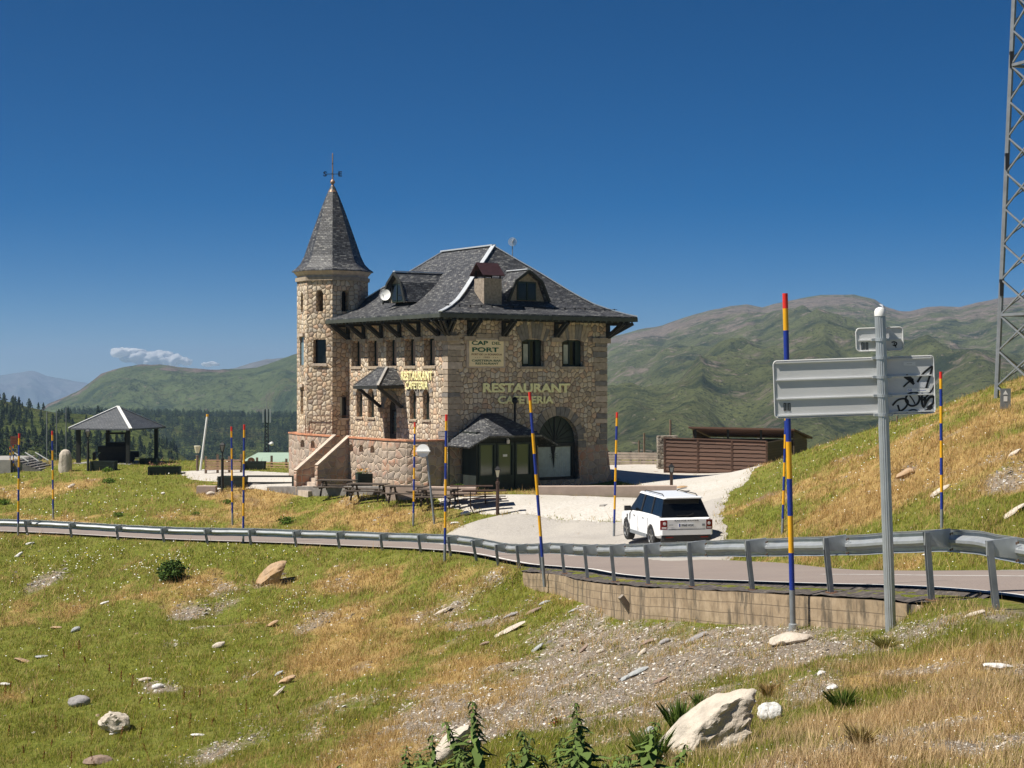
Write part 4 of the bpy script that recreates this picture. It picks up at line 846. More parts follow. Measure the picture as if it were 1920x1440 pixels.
# dark timber entrance porch
pc = empty('entrance_porch', (0, 0, 0)); pc.parent = bld; bpy.data.objects.remove(pc)
x0, x1, yf = .6, 4.06, -1.5
m = MB(); m.bb((x0, yf, -.35), (x1, -.3, 2.6)); me = m.mesh('pw')
c_ = MB()
for a, b_ in ((.82, 1.58), (1.84, 2.6), (2.86, 3.62)): c_.bb((a, yf-.2, .55), (b_, yf+.12, 1.98))
porch = link_mesh('entrance_porch', boolean(me, c_.mesh('c')), MT['green_boards'], bld)
for a, b_ in ((.82, 1.58), (1.84, 2.6), (2.86, 3.62)):
    m = MB(); m.bb((a-.09, yf-.05, -.3), (b_+.09, yf+.005, .48)); m.bb((a-.09, yf-.05, .48), (a, yf+.005, 2.07)); m.bb((b_, yf-.05, .48), (b_+.09, yf+.005, 2.07)); m.bb((a, yf-.05, 1.98), (b_, yf+.005, 2.07)); m.bb((a, yf-.05, .48), (b_, yf+.005, .56)); d_ = m.build('door_leaf', MT['dark_green'], porch)
    m = MB(); m.bb((a, yf+.05, .56), (b_, yf+.07, 1.98)); m.build('pane', MT['pane_green'], d_)
m = MB(); m.bb((2.12, yf+.03, 1.42), (2.36, yf+.04, 1.53)); m.build('notice', MT['white_paint'], porch)
m = MB(); m.add([(-.25, yf-.75, 1.95), (.95, yf-.55, 2.42), (3.95, yf-.55, 2.42), (4.95, yf-.6, 1.9), (4.95, -.03, 1.9), (-.25, -.03, 1.95), (1.35, yf-.1, 2.75), (3.45, yf-.1, 2.75), (1.9, -.03, 3.42), (2.75, -.03, 3.42)],
    [(1, 2, 7, 6), (0, 1, 6), (0, 6, 8, 5), (2, 3, 7), (3, 4, 9, 7), (6, 7, 9, 8)])
me = m.mesh('pr'); pr = link_mesh('porch_roof', me, MT['slate'], bld); sd_ = pr.modifiers.new('s', 'SOLIDIFY'); sd_.thickness = .08
m = MB(); m.bb((.9, yf-.5, 2.3), (4.0, yf-.44, 2.42)); m.build('fascia', MT['dark_timber'], pr)
m = MB(); m.tube([(3.45, -.5, 2.7), (3.45, -.5, 4.0)], .06, 8); m.lathe([(.06, 3.85), (.13, 3.95), (.15, 4.0), (.13, 4.1), (.05, 4.2)], (3.45, -.5, 0), 8); m.build('stove_pipe', MT['black_iron'], pr)
m = MB(); m.tube([(2.3, yf-.02, 2.25), (2.3, yf-.14, 2.25)], .03, 6); m.lathe([(.04, 2.02), (.08, 2.06), (.08, 2.2), (.03, 2.24)], (2.3, yf-.13, 0), 8); m.build('wall_lamp', MT['lamp_clear'], porch)
m = MB(); m.tube([(-.04, -.12, 2.3), (-.04, -.14, -.3)], .04, 6); m.build('downpipe', MT['dark_green'], bld)
# satellite dish in front of the side dormer, yagi and grid aerial on the ridge: things of their own
def dish(w_, loc, direction, r, lab):
    e = empty('satellite_dish', loc); e.rotation_euler = direction.to_track_quat('Z', 'Y').to_euler()
    tag(e, lab, 'satellite dish')
    m = MB(); m.lathe([(.02, 0), (r*.5, .02*r/.35), (r*.85, .07*r/.35), (r, .1*r/.35), (r*.99, .085*r/.35), (r*.5, -.01), (.02, -.03)], n=24); m.build('reflector', MT['white_paint'], e, True)
    m = MB(); m.tube([(0, -r, .06), (0, -r*.3, .34)], .012, 6); m.lathe([(.025, .30), (.035, .36)], (0, -r*.25, 0), 8); m.build('feed_arm', MT['galv_dull'], e)
    m = MB(); m.tube([(0, 0, -.02), (0, .1, -.25)], .025, 6); m.build('mount', MT['galv_dull'], e); return e
dish(0, BW(-.3, 5.35, 9.2), Vector((-.35, -.93, .2)), .28, 'white satellite dish mounted before the side dormer of the stone building')
e = empty('grid_aerial', BW(W/2-.1, 4.4, 11.7)); tag(e, 'round wire grid aerial on a thin mast above the main roof ridge', 'aerial')
mp = BW(W/2-.1, 2.7, 11.3)-BW(W/2-.1, 4.4, 11.7); e.location = BW(5.6, 2.9, 10.7); q = P(945, 452, 80.0)-e.location
m = MB(); m.tube([(0, 0, -.2), (q.x*.0+0, 0, q.z)], .025, 6); m.build('mast', MT['galv_dull'], e)
m = MB(); z = q.z
for k in range(24):
    u0, u1 = 2*math.pi*k/24, 2*math.pi*(k+1)/24
    for r_ in (.2, .13): m.bar((r_*math.cos(u0), -.06, z+r_*math.sin(u0)), (r_*math.cos(u1), -.06, z+r_*math.sin(u1)),   .035, .03)
for k in range(8): u = math.pi*k/8; m.bar((-.2*math.cos(u), -.06, z-.2*math.sin(u)), (.2*math.cos(u), -.06, z+.2*math.sin(u)), .024, .02)
m.bar((0, -.3, z), (0, .1, z), .03, .03); m.bar((0, -.06, z+.02), (.1, -.08, z+.18), .12, .02); m.build('grid', MT['ridge_metal'], e)
# ============================================================ crash barrier and retaining wall
simple('bolt', (.13, .085, .06), .6, .3, .3, 12)
gr = empty('crash_barrier'); tag(gr, 'galvanised steel crash barrier with leaning posts along the near edge of the road', 'guard rail')
PRF = [(.05, .004), (.10, -.03), (.10, -.08), (.02, -.112), (-.01, -.14), (-.01, -.175), (.02, -.2), (.10, -.235), (.10, -.285), (.05, -.314)]
i0, i1 = 1*NS, 29*NS; m = MB(); vs = []; fs = []; n = len(PRF)
for i in range(i0, i1+1):
    p = RC[i]; nn = RN[i]; sag = .012*math.sin(i*.9)
    for of, dz in PRF: vs.append((p[0]+nn[0]*of, p[1]+nn[1]*of, p[2]+dz+sag*.3))
for a in range(i1-i0):
    for k in range(n-1): fs.append((a*n+k, a*n+k+1, (a+1)*n+k+1, (a+1)*n+k))
m.add(vs, fs); bm_ = m.build('rail_beam', MT['galvanised'], gr, True); sd_ = bm_.modifiers.new('s', 'SOLIDIFY'); sd_.thickness = .006
for c_ in range(2, 29):
    i = c_*NS; p = Vector(RC[i]); nn = Vector((*RN[i], 0)); t = Vector((*RT[i], 0)); inwall = min(WALL_I) <= i <= max(WALL_I)
    jr = random.Random(c_); ln = jr.uniform(.7, 1.2)
    q0 = p-nn*.3; gzb = float(RZs[i]-.1) if inwall else gz(q0.x, q0.y)-.05
    top = p-nn*.27+Vector((-.04*ln, 0, -.03)); base = p-nn*.27+Vector((.075*ln, 0, gzb-p.z))
    if inwall: base = p-nn*.28+Vector((.06*ln, 0, gzb-p.z))
    m = MB(); m.bar(base, top, .07, .012, up=nn); d_ = (top-base).normalized(); e = t if t.x > 0 else -t
    m.bar(base-e*.035-nn*.03, top-e*.035-nn*.03, .012, .07, up=nn); m.bar(base+e*.035-nn*.03, top+e*.035-nn*.03, .012, .07, up=nn)
    ps = m.build('post', MT['galv_dull'], gr)
    m = MB(); a = top-nn*.06; b_ = p+nn*.01
    m.add([a+Vector((0, 0, .0))-e*.018, b_+Vector((0, 0, .015))-e*.018, b_+Vector((0, 0, -.25))-e*.018, a+Vector((0, 0, -.18))-e*.018, a+e*.018, b_+Vector((0, 0, .015))+e*.018, b_+Vector((0, 0, -.25))+e*.018, a+Vector((0, 0, -.18))+e*.018], [(0, 1, 2, 3), (7, 6, 5, 4), (0, 4, 5, 1), (3, 2, 6, 7), (0, 3, 7, 4)])
    m.build('spacer', MT['galvanised'], gr)
    m = MB()
    for dz in (-.045, -.26):
        for s_ in (-1, 1): m.lathe([(.0, -.015), (.012, -.015), (.012, .015), (0, .015)], (p.x-nn.x*.03+e.x*(.13+.03*s_), p.y-nn.y*.03+e.y*(.13+.03*s_), p.z+dz+.008*s_), 6)
    m.build('bolt_group', MT['bolt'], gr)
    if inwall: m = MB(); m.box(base+Vector((.02, 0, .012)), (.24, .18, .02), math.atan2(e.y, e.x)); m.build('base_plate', MT['rust'], gr)
# retaining wall
b = NB('wall_concrete'); o = b.tc(); uv = b.tc('UV')
br = b.n('TexBrick'); b.l(uv, br.inputs['Vector']); br.inputs['Scale'].default_value = 1; br.inputs['Brick Width'].default_value = 2.3; br.inputs['Row Height'].default_value = .19; br.inputs['Mortar Size'].default_value = .008; br.inputs['Mortar Smooth'].default_value = .4; br.offset = .0
n = b.noise(o, 3, 6, .65); n2 = b.noise(b.mapping(o, (1.2, 1.2, .25)), 3.2, 5, .7)
c = b.ramp(n, [(.3, (.20, .145, .09)), (.5, (.33, .245, .155)), (.7, (.43, .33, .22))]); c = b.mix(b.ramp(n2, [(.5, (0, 0, 0)), (.62, (.9, .9, .9))]), c, (.10, .08, .055))
c = b.mix(b.ramp(br.outputs['Fac'], [(0, (0, 0, 0)), (1, (.75, .75, .75))]), c, (.16, .12, .08)); b.base(c); b.p.inputs['Roughness'].default_value = .95; b.bump(b.math('ADD', n, br.outputs['Fac']), .8, .02)
FOOT = sorted((idx_of_px(px), P(px, py, RC[idx_of_px(px), 1]-.3).z) for px, py in WB)
vs = []; fs = []; a0, a1 = min(WALL_I), max(WALL_I); NZ = 7; U_ = 0; uvs = []
for i in range(a0, a1+1):
    f = float(np.interp(i, [q[0] for q in FOOT], [q[1] for q in FOOT]))-.35; rg = fbm(np.array([i*.11]), np.array([3.3]), 3, 2)[0]-.5
    top = RZs[i]-.14+rg*.08
    for k in range(NZ):
        of = -.44+(fbm(np.array([i*.25]), np.array([k*.8]), 3, 6)[0]-.5)*.05; z = f+(top-f)*k/(NZ-1)
        q = road_pt(i, of); vs.append((q.x, q.y, z)); uvs.append((U_, z-top))
    q = road_pt(i, .05); vs.append((q.x, q.y, top-.01+rg*.04)); uvs.append((U_, .4)); q2 = road_pt(i, .05); vs.append((q2.x, q2.y, f)); uvs.append((U_, .9))
    if i < a1: U_ += float(np.linalg.norm(RC[i+1, :2]-RC[i, :2]))
n = NZ+2
for a in range(a1-a0):
    for k in range(n-1): fs.append((a*n+k, (a+1)*n+k, (a+1)*n+k+1, a*n+k+1))
fs += [tuple(range(n)), tuple(range((a1-a0)*n+n-1, (a1-a0)*n-1, -1))]
me = bpy.data.meshes.new('retaining_wall'); me.from_pydata(vs, [], fs); me.update(); rw = link_mesh('retaining_wall', me, MT['wall_concrete'], None, True); ul = me.uv_layers['UVMap']
for lp in me.loops: ul.data[lp.index].uv = uvs[lp.vertex_index]
tag(rw, 'low weathered board-marked concrete retaining wall under the crash barrier posts', 'wall')
pk = on_ground(1190, 1152, 36); m = MB(); a = P(1164, 1118, pk.y-.25); m.bar(pk+Vector((0, -.1, -.05)), a, .10, .12); lg = m.build('timber_post', MT['grey_timber']); tag(lg, 'broken grey timber post leaning against the concrete retaining wall', 'timber post')

# ============================================================ snow poles
BANDS = [(.045, 'red_paint'), (.065, 'yellow_paint')]+[(.11, ('blue_paint', 'yellow_paint')[k % 2]) for k in range(7)]+[(.14, 'galv_dull')]
def snow_pole(tx, ty, bx_, by, d, lab, r=.043, ground=True):
    base = P(bx_, by, d)
    if ground: base = on_ground(bx_, by, d)
    top = P(tx, ty, base.y); m = MB(); mats = ['red_paint', 'yellow_paint', 'blue_paint', 'galv_dull']; v = base-top; t = 0
    for f, nm in BANDS:
        m.cur = mats.index(nm); t2 = min(t+f, 1.0); q0 = top+v*t-base; q1 = top+v*(t2 if nm != 'galv_dull' else 1.04)-base; rr = r if nm != 'galv_dull' else r*1.08; m.tube([q0, q1], rr, 12); t = t2
    o = m.build('snow_pole', [MT[k] for k in mats], None, True); o.location = base; tag(o, lab, 'snow pole', 'striped snow poles along the road'); return o
sp1 = snow_pole(1472, 550, 1487, 1182, 23.6, 'nearest and tallest striped snow pole, passing behind the left end of the road sign')
m = MB(); m.lathe([(.06, -.05), (.075, 0), (.07, .1), (.05, .11)], (0, 0, .0), 12); m.build('collar', MT['galvanised'], sp1, True)
snow_pole(993, 735, 1020, 1086, 45, 'leaning striped snow pole before the porch, standing at the left end of the concrete wall', ground=False)
snow_pole(1157, 773, 1151, 1009, 57, 'striped snow pole just left of the white car')
snow_pole(837, 777, 834, 1053, 53.2, 'striped snow pole in front of the near corner of the stone building, below the barrier')
snow_pole(778, 792, 775, 985, 68, 'striped snow pole on the bank beside the thin leaning grey pole')
snow_pole(458, 796, 456, 1019, 62.2, 'taller right one of the two striped poles before the dark bench planters')
snow_pole(434, 800, 436, 984, 72, 'shorter left one of the two striped poles before the dark bench planters')
snow_pole(36, 813, 34, 1004, 66.8, 'leftmost of the road side striped snow poles, next to the barrier at the left edge')
snow_pole(98, 808, 100, 974, 77, 'striped snow pole on the grass bank left of the standing stone')
snow_pole(1474, 762, 1467, 1001, 47, 'thinner striped pole on the far road side, partly behind the nearest pole', r=.04)
snow_pole(1764, 697, 1766, 990, 39, 'striped snow pole on the slope just right of the graffitied road sign', r=.038)
snow_pole(19, 838, 19, 886, 91, 'left one of two short striped poles by the concrete landing', r=.03); snow_pole(25, 835, 25, 886, 91, 'right one of two short striped poles by the concrete landing', r=.03)

# ============================================================ road sign seen from behind
SD = 21.5; base = on_ground(1672, 1190, SD); SD = base.y; sg = empty('road_sign', base)
tag(sg, 'road direction sign seen from its grey back, with black graffiti, on a fluted steel post', 'road sign')
def SP(px, py, dd=0): return P(px, py, SD+dd)-base
top = SP(1650, 590); m = MB(); n = 32; vs = []; fs = []
for q in (Vector((0, 0, -.3)), top):
    for k in range(n): u = 2*math.pi*k/n; r_ = .072 if k % 2 else .066; vs.append((q.x+r_*math.cos(u), q.y+r_*math.sin(u), q.z))
fs = [(k, (k+1) % n, n+(k+1) % n, n+k) for k in range(n)]; m.add(vs, fs); m.build('post', MT['galvanised'], sg)
m = MB(); m.lathe([(.075, -.02), (.076, .05), (.055, .085), (.02, .1), (.001, .102)], tuple(top), 16); m.build('post_cap', MT['white_paint'], sg, True)
def rrect(cx, cy, w_, h_, r_, n=5):
    pts = []
    for (sx, sy, a0) in ((1, 1, 0), (-1, 1, 90), (-1, -1, 180), (1, -1, 270)):
        for k in range(n+1): u = R(a0+90*k/n); pts.append((cx+sx*(w_/2-r_)+r_*math.cos(u), cy+sy*(h_/2-r_)+r_*math.sin(u)))
    return pts
mpp = SD/F
def plate(cx, cy, w_, h_, roll, name, rows):
    c_ = SP(cx, cy, .13); M_ = Matrix.Translation(c_) @ Matrix.Rotation(R(-1.5), 4, 'Z') @ Matrix.Rotation(R(-roll), 4, 'Y') @ XZ()     # (a, b, c): right, up, toward camera
    w_ *= mpp; h_ *= mpp; m = MB(); m.prism(rrect(0, 0, w_, h_, .05), -.012, 0, M_); o = m.build(name, MT['sign_back'], sg)
    m = MB(); pts = rrect(0, 0, w_, h_, .05); m.tube([M_ @ Vector((p[0], p[1], .008)) for p in pts+[pts[0]]], .009, 6, False); m.build('rim', MT['sign_back'], o, True)
    for z in rows:
        m = MB(); m.prism([(-w_/2+.03, z*h_-.012), (w_/2-.03, z*h_-.012), (w_/2-.03, z*h_+.006), (-w_/2+.03, z*h_+.006)], 0, .022, M_); m.build('rib', MT['sign_back'], o)
    return o, M_, w_, h_
bigp, MBG, bw_, bh_ = plate(1601.5, 725.5, 301, 108, 2.0, 'sign_panel', [-.46, -.165, .165, .47])
smp, MSM, sw_, sh_ = plate(1649, 636, 88, 43, 2.0, 'small_panel', [-.02])
for py in (637, 671, 707, 742, 778):
    m = MB(); c_ = top+(Vector((0, 0, 0))-top)*((py-590)/600); c_ = Vector((c_.x, c_.y, SP(0, py).z)); m.lathe([(.08, -.02), (.08, .02)], tuple(c_), 16); m.box(c_+Vector((-.1, .03, 0)), (.05, .07, .035)); m.box(c_+Vector((.1, .03, 0)), (.05, .07, .035)); m.box(c_+Vector((0, .08, 0)), (.2, .06, .03)); m.build('clamp', MT['galvanised'], sg)
def onp(M_, cx, cy):
    roll = R(2.0)
    def f(zx, zy):        # zoomed picture coordinates on the panel
        px = zx/3.428+1420; py = zy/3.428+540; a = (px-cx)*mpp; b_ = -(py-cy)*mpp; c_, s_ = math.cos(-roll), math.sin(-roll); return (a*c_-b_*s_, a*s_+b_*c_)
    return f
fb = onp(MBG, 1601.5, 725.5)
def stroke(pts, wd_, name='graffiti', mat='black_paint', par=None, M_=None, f=None, z=.003):
    wd = wd_*1.25; f = f or fb; M_ = M_ or MBG; q = catmull(np.array([(*f(*p), 0) for p in pts], float), 5) if len(pts) > 2 else np.array([(*f(*p), 0) for p in pts]); m = MB(); L_ = []; 
    for i, p in enumerate(q):
        t = q[min(i+1, len(q)-1)]-q[max(i-1, 0)]; t = t/(np.linalg.norm(t)+1e-9); nn = np.array([-t[1], t[0]])*wd/2; L_.append(((p[0]+nn[0], p[1]+nn[1]), (p[0]-nn[0], p[1]-nn[1])))
    vs = []; 
    for a, b_ in L_: vs += [(a[0], a[1], z), (b_[0], b_[1], z), (a[0], a[1], z+.002), (b_[0], b_[1], z+.002)]
    fs = []
    for i in range(len(L_)-1): o_ = i*4; fs += [(o_+2, o_+3, o_+7, o_+6), (o_, o_+2, o_+6, o_+4), (o_+3, o_+1, o_+5, o_+7)]
    m.add(vs, fs, M_); return m.build(name, MT[mat], par or bigp)
for pts, wd in (([(945, 568), (975, 590), (1008, 618)], .03), ([(938, 636), (970, 606), (1003, 584)], .018), ([(955, 560), (985, 580), (1000, 605)], .03), ([(1028, 606), (1060, 556), (1098, 520), (1124, 505), (1112, 552), (1095, 605), (1082, 650)], .022), ([(1140, 618), (1120, 660), (1085, 700), (1062, 722)], .018),
                ([(868, 756), (900, 722), (940, 712), (968, 728), (955, 765), (920, 792), (880, 800)], .02), ([(902, 752), (914, 790)], .02), ([(1000, 668), (962, 690), (955, 728), (985, 757), (1025, 748), (1042, 712), (1030, 676), (1000, 668)], .022),
                ([(978, 690), (1000, 720), (1012, 745)], .014), ([(1060, 676), (1056, 720), (1068, 765), (1088, 728), (1110, 702), (1135, 704), (1128, 742), (1090, 772)], .026), ([(1075, 700), (1080, 745)], .03), ([(1050, 806), (1084, 790), (1118, 770), (1112, 756)], .03), ([(958, 802), (985, 786), (1015, 784), (1042, 800)], .014), ([(1052, 800), (1080, 806), (1110, 798)], .02)):
    stroke(pts, wd)
def sticker(x0, y0, x1, y1, name, mat, M_=None, f=None, par=None, z=.0035):
    f = f or fb; M_ = M_ or MBG; m = MB(); a = f(x0, y0); c_ = f(x1, y0); d_ = f(x1, y1); e = f(x0, y1); m.prism([e, d_, c_, a], z, z+.0012, M_); return m.build(name, MT[mat], par or bigp)
sticker(1000, 600, 1090, 640, 'sticker', 'sticker'); sticker(960, 645, 1108, 668, 'sticker', 'white_paint', z=.005); sticker(940, 473, 1016, 498, 'sticker', 'white_paint')
q = fb(980, 664); text('sticker_lettering', 'DAE', .055, .026, MBG @ Matrix.Translation((q[0], q[1], .0072)), MT['blue_ink'], bigp, .0008, .008)
q = fb(1054, 661); text('sticker_lettering', '— — — — —', .11, .004, MBG @ Matrix.Translation((q[0], q[1]+.005, .0072)), MT['blue_ink'], bigp, .0005)
q = fb(978, 490); text('sticker_lettering', '·········', .07, .006, MBG @ Matrix.Translation((q[0], q[1]+.008, .0056)), MT['black_paint'], bigp, .0005)
def mark(x0, y0, x1, y1, par, M_, f):     # the maker's black stencilled mark: bar between two slotted blocks
    w_ = x1-x0
    for a, b_ in ((0, .12), (.22, .34), (.45, .55), (.66, .78), (.88, 1)): sticker(x0+w_*a, y0, x0+w_*b_, y1, 'maker_mark', 'black_paint', M_, f, par, .002)
    for a, b_ in ((.0, .34), (.66, 1)): sticker(x0+w_*a, y0, x0+w_*b_, y0+5, 'maker_mark', 'black_paint', M_, f, par, .0045); sticker(x0+w_*a, y1-5, x0+w_*b_, y1, 'maker_mark', 'black_paint', M_, f, par, .0045)
mark(168, 740, 212, 790, bigp, MBG, fb); fs_ = onp(MSM, 1649, 636); mark(668, 350, 712, 397, smp, MSM, fs_)
stroke([(862, 350), (880, 346), (896, 356), (886, 372), (870, 366)], .012, 'small_emblem', 'black_paint', smp, MSM, fs_); stroke([(878, 352), (892, 384)], .01, 'small_emblem', 'black_paint', smp, MSM, fs_)

# ============================================================ lattice mast at the right edge
mb_ = Vector(((1950-960)/F*58, 58, 0)); mb_.z = gz(mb_.x, mb_.y)-.1
ms = empty('lattice_mast', mb_); tag(ms, 'tall galvanised steel lattice mast rising out of frame at the right edge', 'mast')
H_ = 26.0; R0 = 1.5
def leg(a, z): r_ = R0*(1-z/H_*.86)*1.0; r_ = R0-(R0-.88)*z/14.6 if z < 14.6 else .88-(z-14.6)*.04; return Vector((r_*math.cos(a), r_*math.sin(a), z))
AN = [R(157), R(247), R(337), R(67)]
for k, a in enumerate(AN): m = MB(); m.tube([leg(a, -2.5), leg(a, 14.6), leg(a, 24)], .095, 6); m.build('mast_leg', MT['mast_steel'], ms, True)
zs = [-2.6]; 
while zs[-1] < 22: zs.append(zs[-1]+1.3)
for i in range(len(zs)-1):
    m = MB()
    for k in range(4):
        a, b_ = AN[k], AN[(k+1) % 4]; z0, z1 = zs[i], zs[i+1]
        m.bar(leg(a, z0), leg(b_, z1), .055, .055); m.bar(leg(b_, z0)*1.02+Vector((0, 0, 0)), leg(a, z1)*1.02-Vector((0, 0, .02*z1)), .045, .045)
        if i % 7 == 3: m.bar(leg(a, z1), leg(b_, z1), .1, .1)
    m.build('cross_brace', MT['mast_steel'], ms)
for z in (11.9, 8.2, 3.6):
    m = MB(); q = leg(AN[0], z); m.box(q+Vector((-.01, -.04, 0)), (.13, .12, .6)); m.build('dark_marking', MT['black_plastic'], ms)
pq = P(1885, 741, 52); m = MB(); m.bb((pq.x-.17, pq.y-.02, pq.z-.45), (pq.x+.17, pq.y, pq.z+.22)); wp = m.build('notice_plate', MT['galv_dull']); tag(wp, 'small grey notice plate with white symbols at the foot of the lattice mast', 'notice plate')
m = MB(); m.prism([(pq.x-.08, pq.z+.02), (pq.x+.08, pq.z+.02), (pq.x, pq.z+.16)], -pq.y+.022, -pq.y+.028, XZ()); m.build('triangle_symbol', MT['white_paint'], wp); m = MB(); m.prism([(pq.x-.06, pq.z-.2), (pq.x+.06, pq.z-.2), (pq.x+.06, pq.z-.03), (pq.x-.06, pq.z-.03)], -pq.y+.022, -pq.y+.028, XZ()); m.build('square_symbol', MT['white_paint'], wp)

# ============================================================ white car
def make_car():
    gp_ = Vector(((1236-960)/F*53.8, 53.8, 0)); yaw = R(13)
    ce = Vector((gp_.x+.97*math.cos(yaw)-2.39*math.sin(yaw), gp_.y+.97*math.sin(yaw)+2.39*math.cos(yaw), 0)); ce.z = max(gz(ce.x, ce.y), (gz(ce.x+.45, ce.y-1.5)+gz(ce.x-.4, ce.y+1.5))/2)+.03
    car = empty('parked_car', ce, yaw); tag(car, 'white off-road estate car seen from behind, stopped on the access road', 'car')
    # local frame: +y forward, x right; length 4.78, width 1.93, height 1.80
    LH = 2.39
    # lower body: rings along y; each ring lists half section (x, z)
    st_ = [(-2.39, .86, .50, .97, 1.04), (-2.33, .93, .42, .98, 1.08), (-2.1, .962, .38, 1.0, 1.11), (-1.2, .965, .34, 1.02, 1.13), (0, .965, .32, 1.02, 1.12), (.9, .965, .34, 1.01, 1.10), (1.25, .962, .36, 1.0, 1.08), (1.9, .945, .38, .96, 1.02), (2.2, .90, .42, .90, .96), (2.36, .80, .46, .84, .88), (2.39, .74, .50, .80, .82)]
    vs = []; fs = []; n = 10
    for (y, w_, z0, z1, z2) in st_:
        half = [(w_-.10, z0), (w_-.02, z0+.08), (w_, z0+.32), (w_-.015, z1), (w_-.09, z2)]
        ring = half+[(-x, z) for x, z in reversed(half)]
        vs += [(x, y, z) for x, z in ring]
    for i in range(len(st_)-1):
        for k in range(n): fs.append((i*n+k, (i+1)*n+k, (i+1)*n+(k+1) % n, i*n+(k+1) % n))
    fs += [tuple(range(n)), tuple(range(len(vs)-1, len(vs)-1-n, -1))]
    m = MB(); m.add(vs, fs); me = m.mesh('b'); bmx = bmesh.new(); bmx.from_mesh(me); bmesh.ops.recalc_face_normals(bmx, faces=bmx.faces); bmx.to_mesh(me); bmx.free()
    cut = MB()
    for y in (-1.42, 1.42):
        for s_ in (-1, 1):
            pr = [(y+.43*math.cos(2*math.pi*k/24), .38+.43*math.sin(2*math.pi*k/24)) for k in range(24)]
            cut.prism(pr, .68 if s_ > 0 else -1.2, 1.2 if s_ > 0 else -.68, YZ())
    body = link_mesh('body', boolean(me, cut.mesh('c')), MT['car_paint'], car, True)
    # greenhouse: pillars and roof
    gs = [(-2.25, 1.06, .80, .80), (-2.02, 1.52, .80, .74), (-1.86, 1.76, .74, .64), (-1.2, 1.79, .76, .68), (0, 1.795, .76, .69), (.6, 1.77, .74, .67), (.85, 1.66, .74, .62)]
    def sec(y, zt, zb, wb, wt): return [(wb, y, zb), (wt, y, zt), (-wt, y, zt), (-wb, y, zb)]
    m = MB(); A = [(-.86, -2.28, 1.07), (.86, -2.28, 1.07), (.86, 1.35, 1.08), (-.86, 1.35, 1.08)]; Bq = [(-.66, -1.92, 1.735), (.66, -1.92, 1.735), (.66, .62, 1.75), (-.66, .62, 1.75)]
    m.add(A+Bq, [(3, 2, 1, 0), (4, 5, 6, 7), (0, 1, 5, 4), (1, 2, 6, 5), (2, 3, 7, 6), (3, 0, 4, 7)]); gh = m.build('cabin', MT['car_glass'], car)
    m = MB(); rf = [(-.69, -2.0, 1.70), (.69, -2.0, 1.70), (.70, .66, 1.735), (-.70, .66, 1.735), (-.66, -1.95, 1.765), (.66, -1.95, 1.765), (.66, .55, 1.80), (-.66, .55, 1.80), (-.6, -1.2, 1.81), (.6, -1.2, 1.81)]
    m.add(rf[:8], [(3, 2, 1, 0), (4, 5, 6, 7), (0, 1, 5, 4), (1, 2, 6, 5), (2, 3, 7, 6), (3, 0, 4, 7)]); m.bar((-.64, -2.07, 1.735), (.64, -2.07, 1.735), .2, .035); m.build('roof', MT['car_paint'], car)
    for s_ in (-1, 1): m = MB(); m.tube([(s_*.6, -1.75, 1.78), (s_*.6, -1.6, 1.84), (s_*.6, .2, 1.85), (s_*.6, .35, 1.80)], .018, 6); m.build('roof_rail', MT['black_plastic'], car)
    def lerp(a, b_, t): return Vector(a)*(1-t)+Vector(b_)*t
    for s_ in (-1, 1):         # white D pillars, black B pillars, window line on the flanks
        def fl(y, t): # point on side glass
            lo = Vector((s_*.862, y, 1.075)); hi = Vector((s_*.664, min(max(y*.92, -1.92), .62), 1.742)); return lo*(1-t)+hi*t+Vector((s_*.004, 0, 0))
        m = MB(); m.bar(fl(-2.12, 0), fl(-2.02, 1), .05, .36, up=(0, 1, 0)); m.build('pillar', MT['car_paint'], car) if False else None
        for y, wd in ((-1.15, .09), (.0, .12)): m = MB(); m.bar(fl(y, .02), fl(y, .97), .02, wd, up=(0, 1, 0)); m.build('door_pillar', MT['black_plastic'], car)
        m = MB(); m.bar((s_*.864, -2.2, 1.09), (s_*.864, 1.3, 1.10), .03, .03); m.build('window_trim', MT['black_plastic'], car)
        m = MB(); m.box((s_*1.05, .95, 1.17), (.22, .12, .17)); m.bar((s_*.86, .97, 1.1), (s_*.98, .97, 1.12), .06, .05); m.build('wing_mirror', MT['rust'] if False else MT['black_plastic'], car)
        for y in (-.55, .45): m = MB(); m.box((s_*.966, y, .97), (.03, .17, .035)); m.build('door_handle', MT['aluminium'], car)
        for y in (-1.08, .02, 1.0): m = MB(); m.box((s_*.9625, y, .72), (.01, .012, .55)); m.build('door_seam', MT['black_plastic'], car)
        m = MB(); m.box((s_*.955, 1.28, .86), (.03, .1, .15)); m.build('side_vent', MT['black_plastic'], car)
        m = MB(); m.box((s_*.93, 0, .37), (.08, 1.9, .12)); m.build('sill', MT['galv_dull'], car)
    m = MB(); m.add([(-.66, -2.268, 1.12), (.66, -2.268, 1.12), (.58, -1.985, 1.64), (-.58, -1.985, 1.64)], [(0, 1, 2, 3)]); m.build('rear_window', MT['car_glass'], car) if False else None
    m = MB(); m.bar((0, -2.32, 1.13), (.3, -2.25, 1.22), .02, .015); m.bar((-.3, -2.27, 1.16), (.3, -2.262, 1.165), .03, .02); m.build('rear_wiper', MT['black_plastic'], car)
    # tail: tailgate, lamps, plate, bumper
    m = MB(); m.box((0, -2.40, .865), (1.42, .035, .33)); m.build('tailgate', MT['car_paint'], car)
